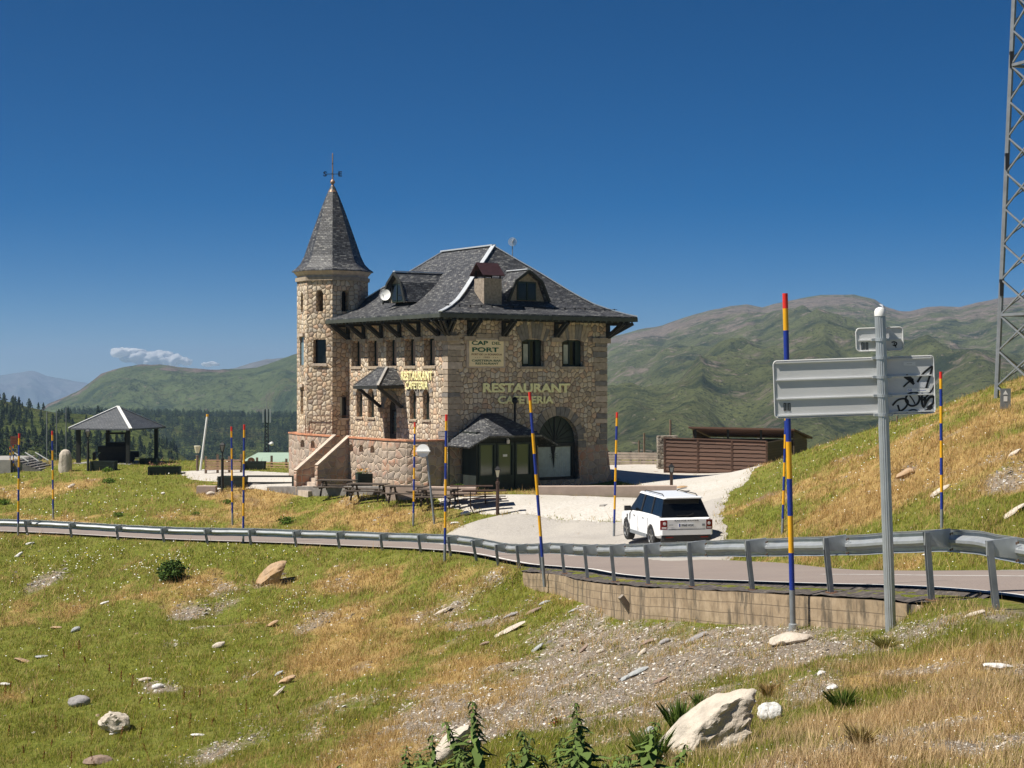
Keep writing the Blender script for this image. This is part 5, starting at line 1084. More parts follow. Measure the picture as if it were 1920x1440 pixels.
    for s_ in (-1, 1):
        m = MB(); m.box((s_*.80, -2.372, .86), (.26, .07, .31), s_*R(8), bev=.02); tl = m.build('tail_lamp', MT['tail_red'], car)
        m = MB(); m.lathe([(.0, 0), (.055, 0), (.055, .012), (.0, .014)], (0, 0, 0), 12); 
        me = m.mesh('l'); me.transform(Matrix.Translation((s_*.79, -2.412, .90)) @ Matrix.Rotation(R(90), 4, 'X')); link_mesh('lamp_ring', me, MT['lamp_clear'], tl)
        m = MB(); m.box((s_*.80, -2.411, .76), (.16, .01, .04), s_*R(8)); m.build('reversing_lamp', MT['lamp_clear'], tl)
        m = MB(); m.box((s_*.62, -2.428, .44), (.26, .02, .04)); m.build('rear_reflector', MT['tail_red'], car)
    m = MB(); m.box((0, -2.37, .60), (1.84, .13, .17), bev=.05); m.build('rear_bumper', MT['car_paint'], car)
    m = MB(); m.box((0, -2.33, .42), (1.74, .18, .17), bev=.06); m.box((0, -2.36, .32), (.6, .1, .08)); m.build('lower_bumper', MT['black_plastic'], car)
    m = MB(); m.box((0, -2.424, .70), (1.3, .012, .012)); m.build('tailgate_seam', MT['black_plastic'], car)
    m = MB(); m.box((-.02, -2.428, .84), (.54, .014, .115)); pt = m.build('number_plate', MT['plate_white'], car)
    m = MB(); m.box((-.265, -2.437, .84), (.045, .006, .11)); m.build('blue_strip', MT['blue_paint'], pt)
    Mx = lambda x, z: Matrix(((1, 0, 0, x), (0, 0, -1, -2.437), (0, 1, 0, z), (0, 0, 0, 1)))
    text('plate_lettering', '9968 HGX', .43, .078, Mx(.02, .80), MT['black_paint'], pt, .002, .008)
    text('tailgate_lettering', 'RANGE ROVER', .86, .045, Matrix.Translation((0, .02, 0)) @ Mx(0, .975), MT['black_plastic'], car, .004, .01)
    m = MB(); m.box((.59, -2.425, .845), (.1, .012, .07)); m.build('badge', MT['galv_dull'], car); m = MB(); m.box((-.56, -2.425, .855), (.14, .008, .02)); m.build('badge', MT['galv_dull'], car)
    for y in (-1.42, 1.42):
        for s_ in (-1, 1):
            T = Matrix.Translation((s_*.84, y, .38)) @ Matrix.Rotation(R(90)*s_, 4, 'Y')
            m = MB(); m.lathe([(.22, -.12), (.36, -.12), (.385, -.08), (.385, .08), (.36, .115), (.27, .12), (.25, .1)], n=28, M=T); wh = m.build('wheel', MT['rubber'], car, True)
            m = MB(); m.lathe([(.01, .06), (.06, .09), (.06, .1), (.01, .105)], n=14, M=T); m.lathe([(.235, .05), (.262, .115), (.25, .12), (.225, .06)], n=28, M=T)
            for k in range(5): u = 2*math.pi*k/5; m.bar(T @ Vector((.03*math.cos(u), .03*math.sin(u), .09)), T @ Vector((.245*math.cos(u), .245*math.sin(u), .10)), .05, .02, up=(s_, 0, 0))
            m.build('rim', MT['rim'], wh)
            m = MB(); m.lathe([(.01, -.02), (.24, -.02), (.24, .0), (.01, .0)], n=20, M=T); m.build('brake_disc', MT['black_plastic'], wh)
    m = MB(); m.bb((-.66, -1.9, .35), (.66, 2.0, .6)); m.build('underside', MT['black_plastic'], car)
make_car()

# ============================================================ shelter with the old snow machine
gc = P(221, 868, 97); gc.z = P(0, 868, 97).z; gz0 = gc.z; gb = empty('open_shelter', gc); tag(gb, 'open timber shelter with a slate pyramid roof and white ridge strips', 'shelter')
DC = [(-2.6, -1.4), (1.4, -2.6), (2.6, 1.4), (-1.4, 2.6)]; ez = P(0, 801.5, 97).z-gz0+.0; pz = P(0, 762, 97).z-gz0
m = MB(); m.add([(x, y, ez) for x, y in DC]+[(0, 0, pz)]+[(x, y, ez-.09) for x, y in DC], [(0, 1, 4), (1, 2, 4), (2, 3, 4), (3, 0, 4), (5, 6, 1, 0), (6, 7, 2, 1), (7, 8, 3, 2), (8, 5, 0, 3), (8, 7, 6, 5)]); rf_ = m.build('roof', MT['gazebo_slate'], gb)
for x, y in DC: m = MB(); m.bar((x, y, ez+.02), (0, 0, pz+.02), .17, .05); m.build('ridge_strip', MT['white_paint'], rf_)
for x, y in DC: m = MB(); m.bb((x*.8-.11, y*.8-.11, -.1), (x*.8+.11, y*.8+.11, ez-.09)); m.build('post', MT['dark_timber'], gb)
m = MB(); m.prism([(x*.94, y*.94) for x, y in DC], -.35, .06); m.build('plinth', MT['grey_concrete'], gb)
sc_ = empty('snow_groomer', gc+Vector((-.1, 0, .06)), R(12)); tag(sc_, 'old dark snow groomer parked under the open shelter', 'tracked vehicle')
for y in (-.55, .55):
    m = MB(); m.prism([(-1.0, .12), (-.85, 0), (.9, 0), (1.1, .15), (1.1, .4), (.9, .62), (-.85, .62), (-1.05, .45)], -y-.22, -y+.22, XZ()); tk = m.build('track', MT['rubber'], sc_)
    for x in (-.7, -.25, .2, .65): m = MB(); m.lathe([(.0, 0), (.17, 0), (.17, .03), (0, .03)], n=10, M=Matrix.Translation((x, y-.235, .28)) @ Matrix.Rotation(R(90), 4, 'X')); m.build('wheel', MT['machine'], tk)
m = MB(); m.bb((-1.05, -.75, .62), (.75, .75, .98)); m.bb((.5, -.6, .3), (1.35, .6, .62)); m.build('hull', MT['machine'], sc_)
m = MB()
for x in (-.55, .55):
    for y in (-.5, .5): m.bb((x-.04, y-.04, .98), (x+.04, y+.04, 1.72))
m.bb((-.6, -.55, .98), (.6, .55, 1.2)); m.bb((-.62, -.57, 1.7), (.62, .57, 1.78)); m.bar((0, -.52, 1.2), (0, -.52, 1.72), .05, .05); cbn = m.build('cab', MT['machine'], sc_)
m = MB(); m.bb((-1.35, -.8, .15), (-1.22, .8, .6)); m.build('blade', MT['machine'], sc_)

# ============================================================ lamps, poles
def lantern(px, ytop, ybase, d, lab, kind='glass', name='street_lamp', ground=True, post='dark_timber'):
    base = on_ground(px, ybase, d, det=False)
    H = P(px, ytop, d).z-base.z; e = empty(name, base); tag(e, lab, 'lamp', 'small lantern lamps round the restaurant')
    m = MB(); m.lathe([(.075, -.1), (.07, H*.62), (.085, H*.63), (.085, H*.67), (.04, H*.68), (.035, H-.52)], n=8); m.build('post', MT[post], e)
    if kind:
        m = MB(); m.lathe([(.07, H-.5), (.15, H-.2)], n=4, ph=R(45)); hd = m.build('lamp_glass', MT[kind], e)
        m = MB()
        for k in range(4): u = R(45+90*k); m.bar((.07*math.cos(u), .07*math.sin(u), H-.5), (.155*math.cos(u), .155*math.sin(u), H-.2), .022, .022)
        m.lathe([(.19, H-.2), (.18, H-.17), (.07, H-.06), (.03, H-.04), (.02, H), (.005, H+.02)], n=4, ph=R(45)); m.lathe([(.08, H-.54), (.08, H-.5)], n=4, ph=R(45)); m.build('lamp_cap', MT['black_iron'], e)
    return e
glass('lantern_clear', (.30, .31, .31), .15)
lantern(933, 876, 966, 66.5, 'lantern with cream panes on a brown post before the porch', 'lamp_glass', post='brown_steel'); lantern(1259, 877, 921, 71.2, 'lantern on a brown post behind the white car, at the end of the low wall', 'lantern_clear', post='brown_steel')
lantern(417, 831, 922, 78.5, 'lantern on a dark post beside the left end of the dark bench planters', 'lantern_clear'); lantern(165, 803, 882, 91, 'lantern on a dark post before the left side of the open shelter', 'lantern_clear'); lantern(1535, 862, 884, 76, 'lantern whose top just shows above the grassy slope right of the shed', 'lantern_clear')
e = lantern(370, 843, 884, 88, 'stubby lamp with a cream bowl beside the leaning white pole', None, post='timber'); m = MB(); H = P(370, 843, 88).z-gz(*P(370, 884, 88).xy); m.lathe([(.06, H-.42), (.1, H-.4), (.2, H-.02), (.18, H)], n=10); m.build('lamp_bowl', MT['lamp_glass'], e, True)
def pole(p, q, r_, mat, lab, name='pole', cat='pole', group=None, tip=None):
    m = MB(); m.tube([Vector((0, 0, -.1)), Vector(q)-Vector(p)], r_, 8); o = m.build(name, MT[mat], None, True); o.location = p; tag(o, lab, cat, group)
    if tip: v = (Vector(q)-Vector(p)); m = MB(); m.tube([v*.96, v*1.003], r_*1.15, 8); m.build('tip', MT[tip], o)
    return o
b0 = on_ground(375, 882, 87); pole(b0, P(389, 777, b0.y), .06, 'white_paint', 'long thin white pole leaning to the right beside the slatted fence', tip='yellow_paint')
b0 = on_ground(815, 982, 67.5); lp = pole(b0, P(800, 851, b0.y+.1), .045, 'galv_dull', 'thin grey pole leaning left with a sign plate seen edge on', 'leaning_sign', 'sign')
q = P(793, 846, b0.y)-b0; m = MB(); m.box(q+Vector((0, .02, .0)), (.62, .3, .05)); m.lathe([(.28, 0), (.28, .02)], n=20, M=Matrix.Translation(q+Vector((0, 0, .02))) @ Matrix.Rotation(R(80), 4, 'X')); m.build('sign_plate', MT['white_paint'], lp)
for px, yt, yb, r_, lab in ((88, 772, 862, .035, 'left one of three very thin poles before the wooded hillside'), (106, 768, 862, .03, 'middle one of three very thin poles before the wooded hillside'), (124, 765, 862, .03, 'right one of three very thin poles, behind the standing stone')):
    q = P(px, yb, 102); q.z = gz(q.x, q.y); pole(q, P(px, yt, 102), r_, 'galv_dull', lab, 'thin_pole')
for px, yt, yb, d, r_, lab in ((1257, 787, 812, 91.5, .06, 'dark stub of a pole rising behind the dry stone pillar'), (1208, 812, 872, 95, .06, 'taller of two dark stakes rising above the grey slatted fence'), (1198, 826, 872, 96, .05, 'shorter of two dark stakes rising above the grey slatted fence'), (1682, 780, 830, 70, .04, 'thin timber stake behind the slope, right of the sign post'), (1644, 815, 840, 70, .035, 'short timber stake just left of the sign post on the slope')):
    q = P(px, yb, d); pole(Vector((q.x, q.y, min(q.z, gz(q.x, q.y)))), P(px, yt, d), r_, 'timber', lab, 'stake', 'stake')
# ============================================================ fences, shed, pillar, walls
def rail_fence(p, q, zt, rows, lab, mat, posts, pm='timber', ph=.25, rw_=.1):
    p = Vector(p); q = Vector(q); e = empty('slatted_fence', p); tag(e, lab, 'fence'); v = q-p; v.z = 0
    for k in range(posts): c_ = v*(k/(posts-1)); m = MB(); m.bb((c_.x-.06, c_.y-.06, -.3), (c_.x+.06, c_.y+.06, zt+ph*(.6+.4*(k % 2)))); m.build('post', MT[pm], e)
    for k in range(rows): z = zt*(k+.6)/rows; jr = random.Random(k); m = MB(); m.bar(Vector((0, -.08, z+jr.uniform(-.01, .01))), Vector((v.x, v.y-.08, z+jr.uniform(-.02, .02))), .03, rw_); m.build('rail', MT[mat], e)
    return e
rail_fence(P(386, 884, 88), P(452, 883, 89), .62, 6, 'low fence of pale brown horizontal slats left of the striped poles', 'fence_pine', 4) if False else None
simple('fence_pine', (.42, .27, .17), .85, 0, .25, 4); simple('fence_grey', (.36, .30, .25), .9, 0, .3, 3)
rail_fence(P(386, 882, 89), P(452, 882, 89), .60, 6, 'low fence of pale brown horizontal slats behind the striped snow poles', 'fence_pine', 4, 'timber', .3, .075)
rail_fence(P(482, 878, 93), P(565, 879, 91), .42, 3, 'low open rail fence before the pale green roof', 'fence_pine', 4, 'timber', .35, .06)
rail_fence(P(1120, 873, 94), P(1246, 872, 93), .82, 5, 'grey weathered slatted fence between the restaurant and the stone pillar', 'fence_grey', 7, 'dark_timber', .06, .13)
# dry stone pillar
q = P(1251, 873, 90.5); q.z = gz(q.x, q.y)-.1; m = MB(); m.bb((-.56, -.45, 0), (.56, .45, 2.0)); me = m.mesh('p'); bmx = bmesh.new(); bmx.from_mesh(me); bmesh.ops.subdivide_edges(bmx, edges=bmx.edges, cuts=6, use_grid_fill=True); bmx.to_mesh(me); bmx.free(); noisy(me, .05, .3, 3); sp_ = link_mesh('stone_pillar', me, MT['pillar_stone']); sp_.location = q; tag(sp_, 'square dry stone pillar at the left end of the brown shed enclosure', 'pillar')
# slatted enclosure
A_ = P(1246, 880, 87.5); B_ = P(1437, 889, 84.6); C_ = P(1472, 884, 87.6); A_.z = gz(A_.x, A_.y)-.05; en = empty('board_enclosure', A_); tag(en, 'brown wavy-edged board enclosure in front of the open shed', 'enclosure'); zt = P(0, 822, 87.5).z-A_.z; zt2 = P(0, 828.5, 84.6).z-A_.z
V_ = B_-A_; V_.z = 0
for k in range(3):
    a = V_*(k/3); b_ = V_*((k+1)/3); h0 = zt+(zt2-zt)*k/3; h1 = zt+(zt2-zt)*(k+1)/3
    m = MB(); m.bar(a+Vector((0, .05, h0/2-.1)), b_+Vector((0, .05, h1/2-.1)), .04, h0+.15); pn = m.build('panel', MT['brown_boards'], en)
    rb = random.Random(k+5)
    for j in range(9):
        m = MB(); z = (j+.5)/9; n_ = 9; lo = []; hi = []
        for i in range(n_+1): t = i/n_; hh_ = (h0*(1-t)+h1*t); lo.append((a*(1-t)+b_*t, hh_*j/9+rb.uniform(-.012, .018))); hi.append((a*(1-t)+b_*t, hh_*(j+1)/9-.012))
        vs = []
        for i in range(n_+1): vs += [(lo[i][0].x, lo[i][0].y-.055, lo[i][1]), (hi[i][0].x, hi[i][0].y-.01, hi[i][1]), (lo[i][0].x, lo[i][0].y-.0, lo[i][1])]
        m.add(vs, [f for i in range(n_) for f in ((3*i, 3*i+3, 3*i+4, 3*i+1), (3*i+2, 3*i+5, 3*i+3, 3*i))]); m.build('board', MT['brown_boards'], pn)
    m = MB(); m.bb((b_.x-.05, b_.y-.09, -.1), (b_.x+.05, b_.y+.02, h1+.03)); m.build('post', MT['brown_boards'], en)
m = MB(); m.bb((-.05, -.09, -.1), (.05, .02, zt+.03)); m.build('post', MT['brown_boards'], en)
m = MB(); a = V_; b_ = C_-A_; m.bar(Vector((a.x, a.y, zt2/2-.08)), Vector((b_.x, b_.y, zt2/2-.02)), .05, zt2+.1); m.build('side_panel', MT['shed_boards'], en)
m = MB(); m.bar(Vector((0, -.02, zt+.03)), Vector((V_.x, V_.y-.02, zt2+.03)), .14, .05); m.build('top_rail', MT['brown_boards'], en)
# open fronted shed
S0 = P(1300, 880, 90.5); S0.z = gz(S0.x, S0.y)-.1; sh = empty('open_shed', S0); tag(sh, 'open-fronted brown timber shed with a shallow sloping roof', 'shed')
S1 = P(1488, 880, 88.5)-S0; S2 = P(1512, 880, 92.5)-S0; S3 = S2-S1; hz_ = P(0, 806, 89).z-S0.z; hb = hz_-.62
for a, b_, h0, h1, nm in ((S1, S2, hz_, hb, 'side_wall'), (Vector((0, 0, 0)), S3, hz_, hb, 'side_wall'), (S3, S2, hb, hb, 'back_wall')):
    m = MB(); u = (b_-a).normalized(); nn = Vector((-u.y, u.x, 0))*.04
    m.add([Vector((a.x, a.y, -.3))-nn, Vector((b_.x, b_.y, -.3))-nn, Vector((b_.x, b_.y, h1-.05))-nn, Vector((a.x, a.y, h0-.05))-nn]+[Vector((a.x, a.y, -.3))+nn, Vector((b_.x, b_.y, -.3))+nn, Vector((b_.x, b_.y, h1-.05))+nn, Vector((a.x, a.y, h0-.05))+nn], [(0, 1, 2, 3), (7, 6, 5, 4), (0, 4, 5, 1), (1, 5, 6, 2), (2, 6, 7, 3), (3, 7, 4, 0)]); m.build(nm, MT['shed_boards'], sh)
m = MB(); u = Vector((S1.x, S1.y, 0)).normalized(); w2 = Vector((S3.x, S3.y, 0)).normalized(); pts = [-u*.2-w2*.35, Vector((S1.x, S1.y, 0))+u*.1-w2*.35, Vector((S2.x, S2.y, 0))+u*.3+w2*.35, Vector((S3.x, S3.y, 0))-u*.2+w2*.35]; zz = [hz_+.06, hz_+.0, hb-.02, hb+.0]
m.add([(p.x, p.y, z) for p, z in zip(pts, zz)]+[(p.x, p.y, z+.09) for p, z in zip(pts, zz)], [(3, 2, 1, 0), (4, 5, 6, 7), (0, 1, 5, 4), (1, 2, 6, 5), (2, 3, 7, 6), (3, 0, 4, 7)]); m.build('roof', MT['brown_boards'], sh)
for t in (.02, .35, .68): m = MB(); c_ = S1*t; m.bb((c_.x-.06, c_.y-.06, -.2), (c_.x+.06, c_.y+.06, hz_-.02)); m.build('post', MT['dark_timber'], sh)
# low walls
def low_wall(pts, z0, z1, th, mat, lab, name='low_wall', cat='wall'):
    m = MB(); e0 = Vector((pts[0][0], pts[0][1], 0)); vs = []; fs = []
    for i, p in enumerate(pts):
        a = Vector(pts[max(i-1, 0)]); b_ = Vector(pts[min(i+1, len(pts)-1)]); t = (b_-a).normalized(); nn = Vector((-t.y, t.x))*th/2; zt = z1 if not isinstance(z1, (list, tuple)) else z1[i]
        vs += [(p[0]-nn.x, p[1]-nn.y, z0), (p[0]-nn.x, p[1]-nn.y, zt-.02), (p[0]-nn.x+nn.x*.15, p[1]-nn.y+nn.y*.15, zt), (p[0]+nn.x, p[1]+nn.y, zt), (p[0]+nn.x, p[1]+nn.y, z0)]
    for i in range(len(pts)-1):
        for k in range(5): fs.append((i*5+k, (i+1)*5+k, (i+1)*5+(k+1) % 5, i*5+(k+1) % 5))
    fs += [(4, 3, 2, 1, 0), tuple(range(len(pts)*5-5, len(pts)*5))]; m.add(vs, fs); me = m.mesh('w'); bmx = bmesh.new(); bmx.from_mesh(me); bmesh.ops.recalc_face_normals(bmx, faces=bmx.faces); bmx.to_mesh(me); bmx.free(); noisy(me, .012, .4, 2)
    o = link_mesh(name, me, MT[mat]); tag(o, lab, cat); return o
def subd(a, b_, n): return [(a[0]+(b_[0]-a[0])*k/n, a[1]+(b_[1]-a[1])*k/n) for k in range(n+1)]
low_wall(subd(P(1009, 0, 72).xy, P(1268, 0, 72.3).xy, 14), -6.2, P(0, 911, 72).z, .3, 'planter_wall', 'low pinkish concrete wall before the arched window, right of the porch')
low_wall(subd(P(724, 0, 73.3).xy, P(893, 0, 72.6).xy, 10), -6.2, P(0, 912, 73).z, .3, 'planter_wall', 'low pinkish concrete wall behind the picnic tables, left of the porch')
qa = on_ground(505, 918, 80, det=False); qb = on_ground(722, 928, 75, det=False)
low_wall(subd(qa.xy, qb.xy, 10), -6.4, [P(0, 912-.05*k, qa.y+(qb.y-qa.y)*k/10).z for k in range(11)], .3, 'dark_stone', 'low dark stone edging wall between the bench planters and the picnic tables')
low_wall(subd(P(1128, 0, 67.2).xy, P(1192, 0, 70.6).xy, 5), -6.4, [gz(P(1128, 0, 67.2).x, 67.2)+.12]*6, .22, 'grey_concrete', 'low grey kerb running through the gravel left of the car', 'kerb_stone', 'kerb')
low_wall(subd(P(1262, 0, 72.2).xy, P(1312, 0, 76).xy, 4), -6.4, [gz(P(1290, 0, 74).x, 74)+.1]*5, .2, 'grey_concrete', 'short grey kerb behind the lantern at the end of the low wall', 'kerb_stone', 'kerb')
q = on_ground(388, 921, 79.5, det=False); m = MB(); m.box((0, 0, .02), (.95, .6, .5)); o = m.build('stone_block', MT['planter_wall']); o.location = q; tag(o, 'pinkish stone block half sunk in the bank left of the lantern', 'stone block')
# ============================================================ planters, bench, tables
def planter(px, py, d, w_, dp, h_, lab, rz=0, flowers=None, ex=None):
    q = on_ground(px, py, d, det=False); z = q.z; e = empty('flower_planter', (q.x, q.y, z), rz); tag(e, lab, 'planter', 'dark timber planters')
    m = MB(); t = .05
    m.add([(-w_/2, -dp/2, -.1), (w_/2, -dp/2, -.1), (w_/2, dp/2, -.1), (-w_/2, dp/2, -.1), (-w_/2-.04, -dp/2-.04, h_), (w_/2+.04, -dp/2-.04, h_), (w_/2+.04, dp/2+.04, h_), (-w_/2-.04, dp/2+.04, h_)], [(3, 2, 1, 0), (0, 1, 5, 4), (1, 2, 6, 5), (2, 3, 7, 6), (3, 0, 4, 7)])
    m.add([(-w_/2, -dp/2, h_-.05), (w_/2, -dp/2, h_-.05), (w_/2, dp/2, h_-.05), (-w_/2, dp/2, h_-.05)], [(0, 1, 2, 3)])
    for x in (-w_/2, w_/2): m.bb((x-.05, -dp/2-.07, -.1), (x+.05, -dp/2-.02, h_+.02))
    m.build('box', MT['planter_green'], e)
    if flowers:
        rg = np.random.default_rng(int(px)); n = 420; P0 = np.stack([rg.uniform(-w_/2, w_/2, n), rg.uniform(-dp/2, dp/2, n), h_-.03+rg.uniform(0, .3, n)*rg.random(n)**.5], 1); V = []; Cc = []
        for p in P0:
            s_ = rg.uniform(.02, .05); a = rg.normal(size=3); a /= np.linalg.norm(a); b_ = np.cross(a, rg.normal(size=3)); b_ /= np.linalg.norm(b_)
            V += [p-a*s_, p+b_*s_, p+a*s_]; c_ = flowers if p[2] > h_+.08 and rg.random() < .75 else (.06, .11, .02); Cc += [c_]*3
        me = tris_mesh('flowers', np.array(V), 3, np.array(Cc)); o = bpy.data.objects.new('flowers', me); C.objects.link(o); me.materials.append(MT['foliage']); o.parent = e; o['kind'] = 'stuff'
    return e
board_mat('planter_green', (.018, .03, .024), bh=.12)
planter(693, 911, 76.5, 1.2, .9, .62, 'dark planter full of orange flowers before the terrace wall', R(14), (.80, .36, .02)); planter(437, 912, 79.3, 1.25, .9, .52, 'empty dark planter at the left end of the bench rails', R(-6)); planter(574, 912, 79, 1.15, .9, .54, 'dark planter with a few yellow flowers at the right end of the bench rails', R(-4), (.6, .4, .05))
planter(478, 880, 91, 1.1, .7, .45, 'small dark planter before the rail fence, right of the striped poles'); planter(195, 881, 91, 1.3, .8, .5, 'dark planter standing at the foot of the open shelter'); planter(281, 871, 94, 1.0, .6, .36, 'dark box at the right corner of the shelter plinth'); planter(309, 889, 88, 1.7, .8, .42, 'dark wedge shaped planter with pink flowers on the gravel path', R(8), (.55, .25, .2))
e = empty('bench_rails', on_ground(463, 910, 80, det=False)); tag(e, 'two dark horizontal rails joining the pair of planters', 'rail')
for z in (.13, .47): m = MB(); m.bar((0, 0, z), (P(560, 0, e.location.y).x-e.location.x, -.1, z), .08, .09); m.build('rail', MT['dark_timber'], e)
def wood_table():
    e = empty('picnic_table'); 
    for k in range(5): m = MB(); m.box((0, -.3+k*.15, .74), (1.9, .135, .045)); m.build('top_plank', MT['weathered'], e)
    for s_ in (-1, 1):
        m = MB(); m.box((0, s_*.68, .45), (1.9, .26, .045)); m.build('seat', MT['weathered'], e)
    for x in (-.65, .65):
        m = MB()
        for s_ in (-1, 1): m.bar((x, s_*.55, 0), (x, s_*.22, .72), .06, .1)
        m.bar((x, -.75, .4), (x, .75, .4), .05, .1); m.bar((x, -.34, .69), (x, .34, .69), .05, .08); m.build('leg_frame', MT['weathered'], e)
    return e
def steel_table():
    e = empty('picnic_table'); m = MB(); m.box((0, 0, .75), (1.9, .72, .03)); m.build('tabletop', MT['brown_steel'], e)
    for s_ in (-1, 1): m = MB(); m.box((0, s_*.72, .45), (1.9, .26, .03)); m.build('seat', MT['brown_steel'], e)
    for x in (-.6, .6):
        m = MB(); m.tube([(x, -.72, .43), (x, -.8, .3), (x, -.76, .03), (x, .76, .03), (x, .8, .3), (x, .72, .43)], .025, 6); m.tube([(x, -.28, .03), (x, -.22, .73)], .022, 6); m.tube([(x, .28, .03), (x, .22, .73)], .022, 6); m.build('leg_frame', MT['brown_steel'], e)
    return e
simple('weathered', (.085, .065, .05), .85, 0, .35, 6, .004)
def scatter(proto, spots, group):
    for k, (px, py, d, rz, lab) in enumerate(spots):
        o = proto if k == 0 else copy_tree(proto); q = on_ground(px, py, d, det=False); o.location = (q.x, q.y, q.z+.02); o.rotation_euler.z = R(rz); tag(o, lab, 'picnic table', group)
scatter(wood_table(), [(822, 950, 70.6, -14, 'dark wooden picnic table nearest the steel tables, before the low wall'), (762, 943, 72.6, -16, 'dark wooden picnic table behind the striped pole near the leaning sign'), (690, 938, 74.6, -14, 'dark wooden picnic table just below the orange flower planter'), (632, 930, 76.6, -12, 'leftmost dark wooden picnic table, beside the stone edging wall')], 'wooden picnic tables')
scatter(steel_table(), [(908, 953, 70.2, 2, 'front brown steel picnic table left of the lantern post'), (884, 944, 71.7, 2, 'rear brown steel picnic table nearer the low wall')], 'steel picnic tables')
# ============================================================ left side: standing stone, landing, sign
q = P(122, 879, 91); q.z = gz(q.x, q.y)-.08; m = MB(); m.lathe([(.36, 0), (.38, .4), (.37, .8), (.33, 1.05), (.24, 1.2), (.1, 1.27), (.01, 1.28)], n=10); me = m.mesh('s'); bmx = bmesh.new(); bmx.from_mesh(me); bmesh.ops.subdivide_edges(bmx, edges=bmx.edges, cuts=2, use_grid_fill=True); bmx.to_mesh(me); bmx.free(); noisy(me, .07, .5, 9); o = link_mesh('standing_stone', me, MT['rock_pale'], None, True); o.location = q; o.scale = (1, .6, 1.0); tag(o, 'upright rounded standing stone left of the open shelter', 'standing stone')
a = P(-40, 868, 92); b_ = P(28, 868, 92); e = MB(); e.bb((a.x, 91.2, -7), (b_.x, 96, P(0, 861, 92).z)); o = e.build('concrete_landing', MT['grey_concrete']); tag(o, 'low grey concrete landing at the left edge of the picture', 'landing')
e = empty('outdoor_steps', P(28, 868, 92)); e.location.z = 0; tag(e, 'dark outdoor steps beside the concrete landing with three white handrails', 'steps'); zt = P(0, 862, 92).z
m = MB()
for k in range(7): m.bb((k*.27, -.6, -7), (k*.27+.27, 2.6, zt-.0-k*.1))
m.build('treads', MT['dark_stone'], e)
for k, (x0, y0, x1, y1) in enumerate(((27, 849, 53, 865), (47, 848, 72, 864), (66, 848, 91, 863))):
    dd = 91.5+k*1.0; p = P(x0, y0, dd)-e.location; q = P(x1, y1, dd)-e.location; m = MB(); m.bar(p, q, .07, .05); hr = m.build('handrail', MT['white_paint'], e)
    m = MB(); 
    for t in (.3, .95): c_ = p*(1-t)+q*t; m.bar(c_, Vector((c_.x, c_.y, zt-.9)), .03, .03)
    for z in (.15, .3, .45): m.bar(p-Vector((0, 0, z)), q-Vector((0, 0, z)), .015, .015)
    m.build('baluster', MT['galv_dull'], hr)
e = empty('brown_sign', P(26, 834, 95)); tag(e, 'small dark red-brown sign board at the far left edge', 'sign'); m = MB(); m.box((0, 0, .26), (.4, .04, .5)); bo = m.build('board', MT['brown_sign'], e)
for z in (.15, .24, .33, .42): m = MB(); m.box((0, -.025, z), (.3, .006, .02)); m.build('text_line', MT['sign_brown'], bo)
for x in (-.16, .16): m = MB(); m.bb((x-.02, .02, -1.9), (x+.02, .05, .5)); m.build('post', MT['timber'], e)
# pale green hall, arch sign, radio mast
a = P(462, 0, 112); b_ = P(575, 0, 112); zt = P(0, 851, 112).z; m = MB(); m.add([(a.x, 106, zt-.55), (b_.x, 106, zt-.55), (b_.x, 114, zt), (a.x+.5, 114, zt), (a.x, 106, -12), (b_.x, 106, -12), (b_.x, 120, -12), (a.x, 120, -12), (b_.x, 120, zt-.5), (a.x, 120, zt-.5)], [(0, 1, 2, 3), (3, 2, 8, 9), (4, 5, 1, 0), (5, 6, 8, 2, 1), (7, 4, 0, 3, 9), (6, 7, 9, 8)])
o = m.build('low_hall', MT['pale_green_sheet']); tag(o, 'low hall with a pale green sheet roof just behind the rail fence', 'building')
q = P(471, 874, 95); e = MB(); e.prism(arch(0, 0, .52, .44), -.03, .03, XZ()); o = e.build('arch_sign', MT['rust']); o.location = q; tag(o, 'small red-brown arched sign before the pale green roof', 'sign'); m = MB(); m.prism(arch(0, .1, .32, .1), .032, .04, XZ()); m.build('white_mark', MT['white_paint'], o)
q = P(500, 870, 260); e = empty('radio_mast', q); tag(e, 'distant dark radio mast with pale antenna panels before the forest', 'mast'); h_ = P(0, 790, 260).z-q.z; k1 = 260/F
m = MB()
for s_ in (-1, 1): m.bar((s_*.3, 0, 0), (s_*.22, 0, h_+2), .14, .14)
for k in range(12): z = h_*k/12; m.bar((-.3, 0, z), (.27, 0, z+h_/12), .08, .08); m.bar((.3, 0, z), (-.27, 0, z+h_/12), .08, .08)
m.build('tower', MT['black_iron'], e)
for x in (-.55, .1, .6): m = MB(); m.box((x, -.2, h_+.9), (.2, .15, 2.2)); m.build('antenna_panel', MT['galvanised'], e)
m = MB(); m.tube([(0, 0, h_), (0, 0, h_+4.4)], [.1, .04], 6); m.build('spike', MT['galv_dull'], e)
m = MB(); z = P(0, 832, 260).z-q.z; m.lathe([(.01, -.35), (.3, -.2), (.38, 0), (.3, .25), (.01, .35)], n=14, M=Matrix.Translation((.85, -.3, z))); m.bar((.2, 0, z), (.7, -.2, z), .08, .08); m.build('drum_aerial', MT['white_paint'], e, True)
